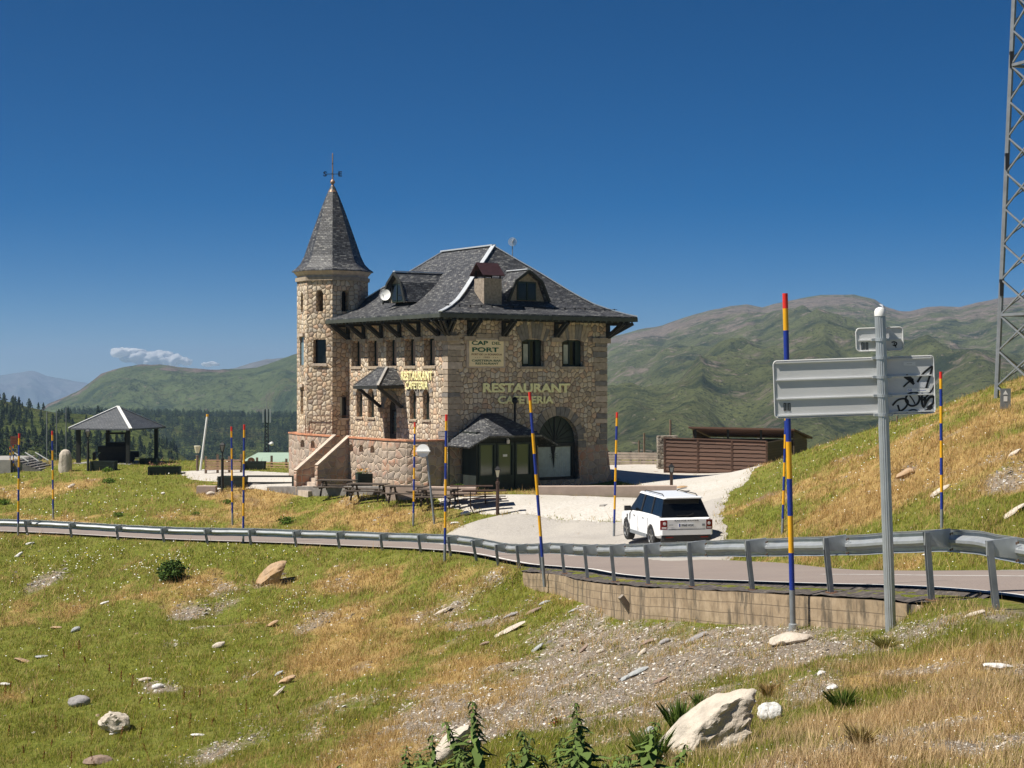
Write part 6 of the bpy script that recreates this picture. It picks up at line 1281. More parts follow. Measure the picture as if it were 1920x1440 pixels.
# ============================================================ ground cover (nobody could count it)
q_ = (np.arange(gnx-1)[None, :]+np.arange(gny-1)[:, None]*gnx).ravel()
def quad_weights():
    a, b_, c_, d_ = q_, q_+1, q_+1+gnx, q_+gnx
    ar = .5*((gpx[c_]-gpx[a])*(gpy[d_]-gpy[b_])-(gpx[d_]-gpx[b_])*(gpy[c_]-gpy[a]))
    cx = (gpx[a]+gpx[c_])/2; cy = (gpy[a]+gpy[c_])/2; ok = (cx > -420) & (cx < 2330) & (cy < 1620) & (GY[a] > 4.5) & (GY[a] < 112)
    return np.where(ok, (np.clip(np.abs(ar), 0, 400)+.25)*np.where((cx < -90) | (cx > 2010) | (cy > 1500), .45, 1), 0), ok
QW, QOK = quad_weights()
rc = (GX[q_]+GX[q_+1+gnx])/2, (GY[q_]+GY[q_+1+gnx])/2
def building_mask(X, Y):
    c_, s_ = math.cos(-RZ), math.sin(-RZ); x = (X-BO.x)*c_-(Y-BO.y)*s_; y = (X-BO.x)*s_+(Y-BO.y)*c_; return (x > -4.3) & (x < W) & (y > -1.6) & (y < 14) & ~((x < -2.2) & ((y < 6) | (y > 7.8)))
bmask = building_mask(*rc); inG = np.minimum(sdist(GRAVEL, *rc), sdist(PATHG, *rc)) < -.15; inA = sdist(APRON, *rc) < -.1; ro = goff[q_]; WI_ = (rail_query(*rc)[0] >= min(WALL_I)) & (rail_query(*rc)[0] <= max(WALL_I)); onroad = (ro > np.where(WI_, -.55, -.32)) & (ro < WID+.15)
def sample(w_, n, seed):
    rg = np.random.default_rng(seed); c_ = np.cumsum(w_); k = np.searchsorted(c_, rg.random(n)*c_[-1]); k = np.clip(k, 0, len(q_)-1)
    u = rg.random(n); v = rg.random(n); a = q_[k]; f = lambda A: (A[a]*(1-u)+A[a+1]*u)*(1-v)+(A[a+gnx]*(1-u)+A[a+1+gnx]*u)*v
    return k, f(GX), f(GY), f(GZ), f(mst), f(msc), f(mea), rg
free = QOK & ~bmask & ~onroad
gw = QW*free*(1-.97*inG)*(1-.99*inA)
ms = msc[q_]; tn = fbm(rc[0]/.35, rc[1]/.45, 3, 91); lum = fbm(rc[0]/1.2, rc[1]/1.5, 3, 92)
gw_ = gw*np.clip(1.15-smooth(ms, .2, .62)*1.0+.35*smooth(tn, .52, .6), .12, 1)*np.clip(.25+2.6*(tn-.32), .12, 2)*np.clip(1.1-mea[q_]*1.0, .2, 1)
NT = 265000; k, X, Y, Z, S_, SC, EA, rg = sample(gw_, NT, 11)
NBL = 3; n = NT*NBL; X = np.repeat(X, NBL); Y = np.repeat(Y, NBL); Z = np.repeat(Z, NBL); S_ = np.repeat(S_, NBL); tj = np.repeat(rg.normal(0, 1, NT), NBL)
sp = .01+Y*.0009; X = X+rg.normal(0, 1, n)*sp; Y2 = Y+rg.normal(0, 1, n)*sp*1.6
pxs = Y/F; tall = np.repeat(rg.random(NT) < .14, NBL)
strawp = np.clip(S_*1.15+rg.normal(0, .16, n), 0, 1); isst = rg.random(n) < np.clip(strawp*1.2-.12, .05, .88)
h = (rg.uniform(.035, .085, n)*(1+.5*isst)+tall*isst*rg.uniform(.04, .13, n))*np.clip(.42+.02*Y, .5, 1.35); h *= np.clip(1+.25*tj, .5, 1.6)
wd = np.maximum(.0035, pxs*rg.uniform(.35, .8, n)); a = rg.uniform(0, math.pi, n)
lx = rg.normal(0, .4, n)*h+h*.12; ly = rg.normal(0, .4, n)*h
V = np.empty((n, 3, 3)); dx = np.cos(a)*wd; dy = np.sin(a)*wd*.6
V[:, 0] = np.stack([X-dx, Y2-dy, Z-.015], 1); V[:, 1] = np.stack([X+dx, Y2+dy, Z-.015], 1); V[:, 2] = np.stack([X+lx, Y2+ly, Z+h], 1)
G1, G2, G3 = np.array([.23, .26, .035]), np.array([.42, .40, .06]), np.array([.13, .18, .03]); S1_, S2_, S3_ = np.array([.60, .42, .16]), np.array([.74, .58, .29]), np.array([.50, .29, .12])
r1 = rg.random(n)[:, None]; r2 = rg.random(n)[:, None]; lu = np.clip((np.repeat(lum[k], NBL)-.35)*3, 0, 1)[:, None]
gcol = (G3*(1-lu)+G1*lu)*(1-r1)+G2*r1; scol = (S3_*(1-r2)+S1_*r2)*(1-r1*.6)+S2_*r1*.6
nearw = np.clip((26-Y)/14, 0, 1)[:, None]*.6; scol = scol*(1-nearw)+np.array([.74, .56, .34])*nearw*(.7+.5*r1)
col = np.where(isst[:, None], scol, gcol*(1-.25*strawp[:, None])+np.array([.42, .33, .10])*.25*strawp[:, None]); col = col*rg.uniform(.75, 1.2, n)[:, None]
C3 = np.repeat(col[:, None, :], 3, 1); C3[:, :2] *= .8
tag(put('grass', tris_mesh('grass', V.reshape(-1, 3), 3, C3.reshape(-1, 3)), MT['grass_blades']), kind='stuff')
# loose stones
def pebbles(name, w_, n, smin, smax, seed, pal, flat=.45, lift=.0, pw=2.2):
    k, X, Y, Z, S_, SC, EA, rg = sample(w_, n, seed); s_ = Y/F*(smin+(smax-smin)*rg.random(n)**pw); base = np.array([(1, 0, 0), (.3, .95, .1), (-.8, .6, 0), (-.8, -.6, -.05), (.3, -.9, 0), (.1, 0, .8)]); T = [(0, 1, 5), (1, 2, 5), (2, 3, 5), (3, 4, 5), (4, 0, 5)]
    a = rg.normal(.15, .5, n) if smax > 8 else rg.uniform(0, 6.28, n); el = rg.uniform(.45, 1, n)*(.5 if smax > 8 else 1); J = base[None]*(1+rg.normal(0, .22, (n, 6, 1))); x = J[:, :, 0]; y = J[:, :, 1]*el[:, None]; z = J[:, :, 2]*flat*rg.uniform(.5, 1.5, n)[:, None]-.1
    tl = (rg.normal(.4, .2, n) if smax > 8 else rg.normal(0, .35, n))[:, None]; z = z+x*tl
    XX = X[:, None]+(x*np.cos(a)[:, None]-y*np.sin(a)[:, None])*s_[:, None]; YY = Y[:, None]+(x*np.sin(a)[:, None]+y*np.cos(a)[:, None])*s_[:, None]; ZZ = Z[:, None]+z*s_[:, None]+lift
    Vt = np.stack([XX, YY, ZZ], 2)[:, np.array(T).ravel(), :].reshape(-1, 3); pal = np.array(pal); c_ = pal[rg.integers(0, len(pal), n)]*rg.uniform(.7, 1.15, n)[:, None]
    return tris_mesh(name, Vt, 3, np.repeat(c_, 15, 0))
PAL = [(.40, .33, .25), (.46, .41, .35), (.54, .51, .46), (.30, .23, .17), (.42, .31, .21), (.70, .68, .64), (.22, .20, .185), (.34, .29, .24), (.16, .14, .12)]
w1 = gw*smooth(ms+.5*(tn-.5), .2, .6)+gw*.007
tag(put('scree_stones', pebbles('scree_stones', w1, 42000, .7, 5.5, 12, PAL, pw=2.6), MT['pebbles']), kind='stuff')
tag(put('slate_fragments', pebbles('slate_fragments', gw*smooth(ms, .35, .7), 1500, 3, 11, 15, PAL, flat=.35, pw=2.0), MT['pebbles']), kind='stuff')
w2 = QW*QOK*(inG & ~inA)*(~bmask)
tag(put('gravel_stones', pebbles('gravel_stones', w2, 3500, .4, 1.1, 13, [(.5, .46, .4), (.7, .66, .6), (.36, .32, .28)], lift=.04), MT['pebbles']), kind='stuff')
# daisies and small yellow flowers
fl = np.exp(-(((gpx[q_]-230)/260)**2+((gpy[q_]-1060)/50)**2))+.8*np.exp(-(((gpx[q_]-560)/90)**2+((gpy[q_]-1150)/40)**2))+.6*np.exp(-(((gpx[q_]-120)/160)**2+((gpy[q_]-950)/40)**2))+.35*np.exp(-(((gpx[q_]-1700)/200)**2+((gpy[q_]-890)/90)**2))+.10
k, X, Y, Z, S_, SC, EA, rg = sample(gw*fl*np.clip((lum-.4)*5, .05, 1), 1900, 14); n = len(X); s_ = Y/F*rg.uniform(.5, 1.25, n); u = np.array([0, 60, 120, 180, 240, 300])*math.pi/180
VX = X[:, None]+np.cos(u)*s_[:, None]; VY = Y[:, None]+np.sin(u)*s_[:, None]*.8; VZ = (Z+rg.uniform(.06, .12, n))[:, None]+np.sin(u)*s_[:, None]*.6
me = tris_mesh('wild_flowers', np.stack([VX, VY, VZ], 2).reshape(-1, 3), 6, np.repeat(np.where(rg.random(n)[:, None] < .88, np.array([[.8, .8, .74]]), np.array([[.75, .6, .05]])), 6, 0)); tag(put('wild_flowers', me, MT['pebbles']), kind='stuff')

# ============================================================ rocks one can point at
def rock(px, py, wpx, hpx, d0, mat, lab, tilt=0, thick=.6, seed=None, name='rock', group=None, rough=.16, sub=3, cl=.62, facets=7):
    """px,py: middle of the stone in the photograph; it sits on the ground below that point"""
    seed = seed or int(px+py); rg = np.random.default_rng(seed); q = on_ground(px, py+hpx*.38, d0); s_ = q.y/F
    bmx = bmesh.new(); bmesh.ops.create_icosphere(bmx, subdivisions=sub, radius=1)
    nrm = [Vector(rg.normal(size=3)).normalized() for _ in range(facets)]; off = [rg.uniform(cl, cl+.28) for _ in range(facets)]
    for v in bmx.verts:
        for n_, o_ in zip(nrm, off):
            e_ = v.co.dot(n_)-o_
            if e_ > 0: v.co -= n_*e_*.92
    me = bpy.data.meshes.new(name); bmx.to_mesh(me); bmx.free(); noisy(me, rough*.7, .55, seed); noisy(me, rough*.3, .16, seed+1); noisy(me, rough*.12, .06, seed+2)
    xs_ = [v.co.x for v in me.vertices]; zs_ = [v.co.z for v in me.vertices]; ys_ = [v.co.y for v in me.vertices]
    for v in me.vertices: v.co.x /= (max(xs_)-min(xs_))/2; v.co.z /= (max(zs_)-min(zs_))/2; v.co.y /= (max(ys_)-min(ys_))/2
    c_, sn = math.cos(R(tilt)), math.sin(R(tilt)); W2 = wpx*s_/2; H2 = hpx*s_/2
    for v in me.vertices:
        x, z, y = v.co.x*W2, v.co.z*H2, v.co.y*W2*thick; v.co = Vector((x*c_-z*sn, y, x*sn+z*c_))
    o = link_mesh(name, me, MT[mat], None, True); ctr = P(px, py, q.y+W2*thick*.4); o.location = ctr; tag(o, lab, 'rock', group); return o
rock(509, 1080, 72, 38, 58, 'rock_rust', 'large rusty brown slab-like boulder on the grass just below the barrier', 36, .75, 5, 'boulder', facets=7, rough=.1, sub=5, cl=.4)
rock(216, 1356, 66, 50, 38.5, 'rock_pale', 'rounded rough pale boulder in the hollow at lower left', -4, .8, 8, 'boulder', rough=.34, sub=4)
rock(148, 1316, 42, 24, 41, 'rock_grey', 'low rounded dark grey rock up and left of the pale boulder', 4, .8, 9)
rock(184, 1427, 58, 20, 35, 'rock_brown', 'long low brown rock at the very bottom left', 5, .7, 10)
rock(218, 1373, 34, 9, 37.3, 'rock_white', 'small pale slate lying against the foot of the rounded pale boulder', 24, .5, 11)
rock(842, 1404, 118, 44, 18.6, 'rock_pale', 'tilted pale slab rising from the grass at the bottom, left of the nettles', 55, .6, 12, 'boulder', rough=.14)
rock(1326, 1378, 262, 108, 13.2, 'rock_pale', 'biggest pale boulder slab leaning at the bottom right, beside a smaller white rock', 37, .6, 21, 'boulder', rough=.17, sub=5, facets=8)
rock(1443, 1335, 48, 42, 15, 'rock_white', 'white block of rock touching the right side of the biggest pale boulder', 10, .8, 14)
rock(1482, 1197, 82, 24, 23.3, 'rock_pale', 'flat pale stone under the foot of the nearest snow pole', 9, .9, 15, rough=.2)
rock(1680, 1422, 44, 12, 9.8, 'rock_white', 'flat white stone in dry grass at the bottom right', -2, .8, 16)
rock(410, 1210, 28, 13, 49, 'rock_pale', 'cream stone alone in the middle of the left slope', 22, .7, 17)
for (px, py, w_, h_, t, d, m_, lab) in [(34, 1042, 22, 7, 38, 66, 'rock_white', 'white sliver of stone at the left edge below the barrier'), (56, 1019, 18, 5, 12, 69, 'rock_white', 'thin white stone close under the barrier at far left'), (196, 1130, 18, 4, 18, 57, 'rock_white', 'thin white slate on the left slope, uphill of the boulders'),
        (304, 1087, 12, 6, 20, 61, 'rock_white', 'small white stone at the foot of the dark bush'), (142, 1181, 20, 11, 25, 51, 'rock_slate', 'blue-grey pointed stone on the left slope'), (105, 1177, 22, 6, 4, 52, 'rock_rust', 'flat orange stone left of the blue-grey pointed stone'), (43, 1239, 34, 7, -14, 46, 'rock_rust', 'long pinkish stone near the left edge'),
        (9, 1283, 22, 6, -3, 43, 'rock_white', 'flat white stone touching the left edge'), (78, 1231, 26, 5, 4, 47, 'rock_slate', 'pair-like thin pale slate right of the long pinkish stone'), (523, 1263, 22, 8, 35, 39, 'rock_slate', 'upper grey slate of the three tilted slates in the lower middle'), (536, 1276, 38, 12, 28, 38, 'rock_rust', 'orange middle one of the three tilted slates in the lower middle'),
        (521, 1299, 38, 6, 42, 37, 'rock_pale', 'lowest narrow pale one of the three tilted slates'), (508, 1172, 32, 9, 32, 48, 'rock_rust', 'tilted reddish slate below the large rusty boulder'), (371, 1378, 28, 5, -2, 35, 'rock_white', 'thin white slate right of the pale boulder in the hollow'), (272, 1274, 26, 8, 6, 42, 'rock_pale', 'pale stone at the top of the rubble heap in the hollow'), (296, 1287, 24, 12, 10, 41, 'rock_white', 'white stone within the rubble heap in the hollow'),
        (830, 1146, 36, 8, 28, 48, 'rock_pale', 'pale tilted slate at the left border of the scree'), (948, 1184, 84, 7, 27, 40, 'rock_pale', 'longest thin pale slate lying across the scree'), (908, 1207, 22, 7, 20, 38, 'rock_brown', 'brown stone at the lower end of the longest pale slate'), (957, 1154, 32, 7, 24, 43, 'rock_grey', 'dark grey slate above the longest pale slate'), (1006, 1217, 36, 8, 38, 35, 'rock_slate', 'grey-green slate right of the longest pale slate'),
        (1091, 1220, 34, 7, 48, 33, 'rock_brown', 'dark brown slate standing steeply in the scree'), (1127, 1221, 18, 10, 20, 32, 'rock_pale', 'pale pointed stone right of the dark steep slate'), (1210, 1206, 38, 7, 28, 32, 'rock_brown', 'dark split stone in the scree below the wall'), (1246, 1203, 24, 11, 20, 31, 'rock_grey', 'dark grey angular stone below the middle of the wall'), (1300, 1198, 60, 7, 28, 29, 'rock_grey', 'long dark slate row below the middle of the wall'),
        (1204, 1224, 24, 9, 45, 30, 'rock_pale', 'cream flake of stone in the scree below the wall'), (1330, 1150, 24, 8, -4, 30.5, 'rock_slate', 'small grey stone at the foot of the wall'), (1000, 1146, 36, 9, 28, 43.5, 'rock_brown', 'flat brown slate near the top of the scree'), (1020, 1130, 26, 6, 20, 45, 'rock_slate', 'thin grey slate near the left end of the wall'), (1075, 1145, 22, 6, 24, 41, 'rock_slate', 'short grey slate under the left end of the wall'),
        (1195, 1260, 46, 10, 24, 26, 'rock_slate', 'greenish slate low on the scree'), (1172, 1272, 26, 9, 30, 26, 'rock_slate', 'darker slate at the lower end of the greenish slate'), (1236, 1276, 34, 8, 26, 24, 'rock_brown', 'rusty brown slab low on the scree'), (1216, 1372, 36, 14, 40, 18, 'rock_slate', 'tilted grey stone left of the biggest pale boulder'), (1560, 1290, 22, 14, 10, 18, 'rock_white', 'white stone on top of the gravel heap right of centre'),
        (1540, 1262, 16, 10, 0, 19, 'rock_white', 'small white stone crowning the gravel heap'), (1875, 1250, 60, 14, -6, 15, 'rock_white', 'pale flat stones at the right edge in dry grass'), (1700, 888, 40, 18, 20, 48, 'rock_rust', 'reddish outcrop on the right slope beside the sign post'), (1760, 922, 46, 10, 32, 45, 'rock_pale', 'tilted pale slab on the right slope behind the striped pole'), (1830, 1150, 40, 8, 16, 21, 'rock_pale', 'low pale stone right of the wall end'),
        (1905, 848, 30, 9, 30, 44, 'rock_pale', 'pale slab at the right edge high on the slope'), (1900, 960, 54, 10, 34, 38, 'rock_pale', 'long pale slab at the right edge low on the slope'), (872, 963, 20, 9, 14, 67, 'rock_white', 'white stone beside the steel picnic tables'), (851, 981, 18, 5, 6, 65, 'rock_white', 'flat white stone on the grass right of the leaning sign'), (134, 912, 16, 8, 35, 85, 'rock_pale', 'small pale stone on the bank below the standing stone'),
        (306, 925, 8, 5, 0, 83, 'rock_white', 'tiny white stone on the bank below the wedge planter'), (1276, 914, 26, 6, 6, 72.6, 'rock_rust', 'flat reddish stone beside the lantern behind the car'), (1266, 918, 12, 7, 0, 72.2, 'rock_white', 'white stone at the foot of the lantern behind the car'), (394, 925, 16, 8, 0, 79, 'rock_pale', 'round pale stone against the pinkish stone block'), (1230, 885, 12, 3, 0, 87, 'rock_brown', 'small brown stone lying on the white gravel')]:
    rock(px, py, w_, h_, d, m_, lab, t, .55, None, 'stone', 'loose stones', .12, 2)

# ============================================================ bushes, docks, nettles
def leafcloud(rg, n, rad, c0, c1, size, flat=1.0, cone=False):
    p = rg.normal(size=(n, 3)); p /= np.linalg.norm(p, axis=1)[:, None]; p *= (rg.random(n)**.45)[:, None]
    lump = 1+.35*(fbm(p[:, 0]*2.2+9, p[:, 2]*2.2+p[:, 1]*2, 3, int(rad*100)+3)-.5)*2; p *= lump[:, None]; p *= np.array([rad, rad, rad*flat]); a = rg.normal(size=(n, 3)); a /= np.linalg.norm(a, axis=1)[:, None]; b_ = np.cross(a, rg.normal(size=(n, 3))); b_ /= np.linalg.norm(b_, axis=1)[:, None]
    s_ = size*rg.uniform(.6, 1.3, n)[:, None]; V = np.stack([p-a*s_, p+b_*s_*.6, p+a*s_, p-b_*s_*.6], 1).reshape(-1, 3)
    t = rg.random(n)[:, None]; c_ = np.array(c0)*(1-t)+np.array(c1)*t; return V, np.repeat(c_, 4, 0)
def bush(px, py, wpx, d0, lab, c0=(.035, .07, .015), c1=(.09, .15, .03), flat=.7, name='bush', n=900, grp='small bushes on the grass'):
    q = on_ground(px, py, d0); s_ = wpx*q.y/F/2; rg = np.random.default_rng(int(px)); e = empty(name, q); tag(e, lab, 'bush', grp)
    V, c_ = leafcloud(rg, n, s_, c0, c1, max(s_*.12, q.y/F*.9), flat); V[:, 2] += s_*flat*.55; k = V.reshape(-1, 4, 3)[:, :, 2].mean(1) > -.02; V = V.reshape(-1, 4, 3)[k].reshape(-1, 3); c_ = c_.reshape(-1, 4, 3)[k].reshape(-1, 3)
    me = tris_mesh('foliage', V, 4, c_); o = bpy.data.objects.new('foliage', me); C.objects.link(o); me.materials.append(MT['foliage']); o.parent = e
    m = MB()
    for k in range(6): u = rg.uniform(0, 6.28); m.tube([(0, 0, -.05), (math.cos(u)*s_*.4, math.sin(u)*s_*.4, s_*flat*.7)], [s_*.035, s_*.015], 5)
    m.build('stems', MT['bark'], e); return e
bush(322, 1088, 52, 61, 'dark green bush growing alone on the left slope below the barrier', flat=.95, n=1500)
for px, py, w_, d, lab in ((537, 981, 34, 70, 'dark green clump of weeds low on the bank behind the barrier, below the bench planters'), (201, 884, 22, 90, 'small green plant in front of the planter at the shelter'), (204, 906, 26, 87, 'low green plant on the bank below the shelter'), (222, 968, 22, 80, 'green tuft low on the bank right of the second striped pole'), (427, 944, 20, 77, 'green tuft beside the striped pole pair'), (366, 966, 18, 75, 'round green tuft on the bank near the barrier'), (8, 945, 26, 82, 'green weeds at the left edge of the bank'),
        (643, 886, 30, 81, 'bright green weeds at the foot of the terrace wall'), (812, 906, 28, 75.5, 'green weeds growing against the terrace wall behind the leaning sign'), (862, 917, 26, 74, 'green tuft at the left corner of the porch')):
    bush(px, py, w_, d, lab, (.07, .14, .02), (.16, .24, .04), .5, 'weeds', 420)
bush(255+1, 778+14, 1, 800, 'x') if False else None
def blades(rg, n, hgt, spread, c0, c1, wd):
    a = rg.uniform(0, 6.28, n); r_ = rg.random(n)**.7*spread; bx_ = np.stack([np.cos(a)*r_*.4, np.sin(a)*r_*.4, np.zeros(n)], 1); ln = rg.uniform(.5, 1.1, n)*hgt; tip = bx_+np.stack([np.cos(a)*r_, np.sin(a)*r_, ln], 1); mid = bx_*.5+tip*.5+np.stack([0*a, 0*a, ln*.12], 1)-np.stack([np.cos(a)*r_, np.sin(a)*r_, 0*a], 1)*.12
    u = rg.uniform(0, math.pi, n); sd = np.stack([np.cos(u), np.sin(u), 0*u], 1)*wd; V = np.stack([bx_-sd, bx_+sd, mid+sd*.8, tip, mid-sd*.8], 1).reshape(-1, 3); t = rg.random(n)[:, None]; return V, np.repeat(np.array(c0)*(1-t)+np.array(c1)*t, 5, 0)
def tussock(px, py, hpx, d0, lab, n=260, spread=.6, c0=(.05, .10, .015), c1=(.17, .24, .05), grp='grass tussocks'):
    q = on_ground(px, py, d0); s_ = q.y/F; rg = np.random.default_rng(int(px*3+py)); V, c_ = blades(rg, n, hpx*s_, hpx*s_*spread, c0, c1, max(.0025, s_*.9)); me = tris_mesh('grass_tussock', V, 5, c_); o = put('grass_tussock', me, MT['foliage']); o.location = q; tag(o, lab, 'grass', grp)
tussock(1275, 1372, 62, 14.5, 'tall green grass tussock behind the upper left flank of the biggest pale boulder'); tussock(1222, 1432, 70, 12, 'tall green grass tussock at the lower left of the biggest pale boulder', 320); tussock(1582, 1330, 40, 16, 'green grass clump right of the gravel heap', 220, .8); tussock(1310, 1325, 30, 16, 'thin green grass blades behind the top of the biggest pale boulder', 90)
tussock(1660, 1215, 22, 21, 'dry green grass at the foot of the sign post', 200, 1.2, (.2, .2, .05), (.4, .34, .12)); tussock(1440, 1305, 26, 18, 'straw grass tuft above the white block', 200, .8, (.3, .2, .08), (.5, .36, .15)); tussock(1615, 1400, 40, 10, 'dry yellow tuft in the bottom right foreground', 260, .8, (.25, .2, .06), (.6, .45, .2))
# reddish dock stalks
dr = np.random.default_rng(44); spots = [(172, 1394, 44), (105, 1372, 30), (148, 1222, 22), (122, 1238, 22), (225, 1392, 24), (262, 1388, 20), (247, 1298, 26), (330, 1390, 44), (343, 1330, 34), (354, 1372, 28), (461, 1345, 30), (80, 1432, 28), (132, 1436, 24), (178, 1440, 30), (45, 1418, 18), (283, 1432, 34), (227, 1280, 20), (300, 1330, 18), (375, 1310, 20), (8, 1310, 24), (20, 1300, 20), (60, 1322, 16), (112, 1262, 18), (160, 1244, 14), (205, 1262, 16), (260, 1320, 16), (395, 1362, 18), (15, 1380, 18), (96, 1402, 16), (527, 1345, 22)]
dock_mats = [tuple(x) for x in ((.26, .10, .035), (.19, .07, .025), (.32, .16, .05))]
where = 'far left edge,left edge,left side,right side'.split(',')
for i, (px, py, hp) in enumerate(spots):
    q = on_ground(px, py, 38); s_ = q.y/F; H = hp*s_*dr.uniform(.8, 1.15); n = 70; z = dr.random(n)**.6*H; r_ = H*.085*(1.1-z/H); a = dr.uniform(0, 6.28, n); p = np.stack([np.cos(a)*r_, np.sin(a)*r_, z+H*.12], 1); sz = s_*1.6
    A = dr.normal(size=(n, 3)); A /= np.linalg.norm(A, axis=1)[:, None]; V = np.stack([p-A*sz, p+np.roll(A, 1, 1)*sz, p+A*sz], 1).reshape(-1, 3); w0 = s_*.5; st3 = np.array([(-w0, 0, 0), (w0, 0, 0), (0, 0, H)])
    V = np.concatenate([st3, V]); cc_ = np.array(dock_mats)[dr.integers(0, 3, n+1)]; me = tris_mesh('dock_plant', V, 3, np.repeat(cc_, 3, 0)); o = put('dock_plant', me, MT['foliage']); o.location = q; o.rotation_euler = (dr.normal(0, .12), dr.normal(0, .16), 0); tag(o, 'reddish brown dock stalk standing in the green hollow at lower left', 'plant', 'reddish dock stalks in the hollow')
for px, py, hp, d, lab in ((1356, 1152, 34, 29.5, 'tall red-leaved weed against the concrete wall, left one of the two'), (1402, 1166, 20, 28.5, 'spreading red-leaved weed at the wall foot left of the nearest snow pole'), (1570, 1166, 26, 24.5, 'green and red weed at the wall foot between the two near posts'), (1044, 1372, 34, 20, 'small red dock plant low on the scree above the nettles')):
    q = on_ground(px, py, d); s_ = q.y/F; rg = np.random.default_rng(int(px)); V, c_ = leafcloud(rg, 150, hp*s_*.5, (.45, .05, .02), (.14, .22, .04), s_*2.6, .95); V[:, 2] += hp*s_*.42; V[:, 0] *= .8
    V1, c1 = blades(rg, 20, hp*s_, hp*s_*.3, (.25, .12, .04), (.14, .2, .05), s_*.7); me = tris_mesh('leaves', V, 4, c_); e = empty('red_weed', q); tag(e, lab, 'plant', 'red-leaved weeds'); o = bpy.data.objects.new('leaves', me); C.objects.link(o); me.materials.append(MT['foliage']); o.parent = e; me = tris_mesh('stems', V1, 5, c1); o = bpy.data.objects.new('stems', me); C.objects.link(o); me.materials.append(MT['foliage']); o.parent = e
# nettles close to the camera
def nettle(px, ytop, d, lab, seed, wdt=1.0):
    x = (px-960)/F*d; z0 = gz(x, d); q = Vector((x, d, z0)); H = P(px, ytop, d).z-z0; rg = np.random.default_rng(seed); e = empty('nettle_plant', q); tag(e, lab, 'plant', 'nettles at the bottom edge')
    V = []; Cc = []; H0 = H; axes = []
    for st_k in range(5):
      H = H0*(1, .9, .84, .78, .7)[st_k]; ox = (0, .09, -.11, .17, -.2)[st_k]*rg.uniform(.8, 1.5); oy = (0, .1, -.05, .15, .08)[st_k]; nseg = int(H/.016); lean = rg.normal(0, .05, 2)
      ax = lambda t, lean=lean, H=H, ox=ox, oy=oy: np.array([ox+lean[0]*t*t*H*2+.012*math.sin(t*9+seed), oy+lean[1]*t*t*H*2, t*H]); axes.append(ax)
      for k in range(nseg):
          t = 1-(k/nseg)*.85 if nseg else 1; u0 = k*math.pi/2+rg.uniform(-.4, .4); L_ = (.022+.05*min(1, (k/nseg)*5))*wdt*rg.uniform(.6, 1.35)
          for s_ in (0, math.pi/2, math.pi, 1.5*math.pi)[:4 if k < nseg*.75 else 2]:
              a = u0+s_; p = ax(t); dr_ = np.array([math.cos(a), math.sin(a), rg.uniform(-.5, .35)]); dr_ /= np.linalg.norm(dr_); sd = np.cross(dr_, [0, 0, 1]); sd /= np.linalg.norm(sd); up = np.cross(sd, dr_); n_ = 5; pr = [(0, 0), (.2, .2), (.42, .27), (.62, .2), (.8, .14), (1, 0)]
              pts = [p+dr_*(.006+f*L_)+sd*w_*L_-up*f*f*L_*.35 for f, w_ in pr]+[p+dr_*(.006+f*L_)-sd*w_*L_-up*f*f*L_*.35 for f, w_ in pr[-2:0:-1]]
              V += pts; c_ = np.array([.12, .18, .05])*(1-rg.random()*.4)+np.array([.05, .07, .01])*(1-k/nseg)*rg.random(); Cc += [c_]*10
          if k % 2 == 0 and k < nseg*.6:       # hanging flower strings
              for s_ in range(3): a = rg.uniform(0, 6.28); p = ax(t); V += [p, p+np.array([math.cos(a)*.012, math.sin(a)*.012, -.004]), p+np.array([math.cos(a)*.022, math.sin(a)*.022, -.02]), p+np.array([math.cos(a)*.018, math.sin(a)*.018, -.034])]+[p+np.array([math.cos(a)*.014, math.sin(a)*.014, -.02])]*6; Cc += [np.array([.14, .16, .06])]*10
    me = tris_mesh('leaves', np.array(V), 10, np.array(Cc)); o = bpy.data.objects.new('leaves', me); C.objects.link(o); me.materials.append(MT['foliage']); o.parent = e
    for ax in axes: m = MB(); m.tube([tuple(ax(t)) for t in np.linspace(-.05, 1, 9)], [.0045]*8+[.002], 5); m.build('stem', MT['nettle_stem'], e)
simple('nettle_stem', (.10, .12, .05), .8, 0, .2, 9)
for i, (px, yt, d, wd_, lab) in enumerate([(904, 1322, 6.2, 1.0, 'tallest left nettle plant at the bottom edge, right of the tilted pale slab'), (1008, 1372, 5.9, .9, 'middle nettle with a low top in the bottom row'), (1044, 1394, 6.6, 1, 'short nettle between the middle ones'), (1123, 1326, 6.0, 1.1, 'tallest right nettle plant at the bottom edge'), (1090, 1392, 5.7, .9, 'short nettle just left of the tallest right one'), (1166, 1380, 6.3, .9, 'nettle right of the tallest right one'), (742, 1414, 6.8, .8, 'leftmost nettle tip at the bottom edge'), (790, 1392, 6.6, .9, 'second nettle tip from the left at the bottom edge'), (872, 1404, 5.8, .9, 'low nettle leaning against the tilted pale slab'), (940, 1400, 6.4, .9, 'low nettle just right of the tallest left one'), (975, 1418, 5.8, .8, 'lowest nettle tip in the middle of the bottom row'), (1150, 1410, 5.6, .9, 'low nettle at the right end of the row'), (690, 1430, 6.6, .7, 'barely visible nettle tip far left of the row')]):
    nettle(px, yt, d, lab, 50+i, wd_)

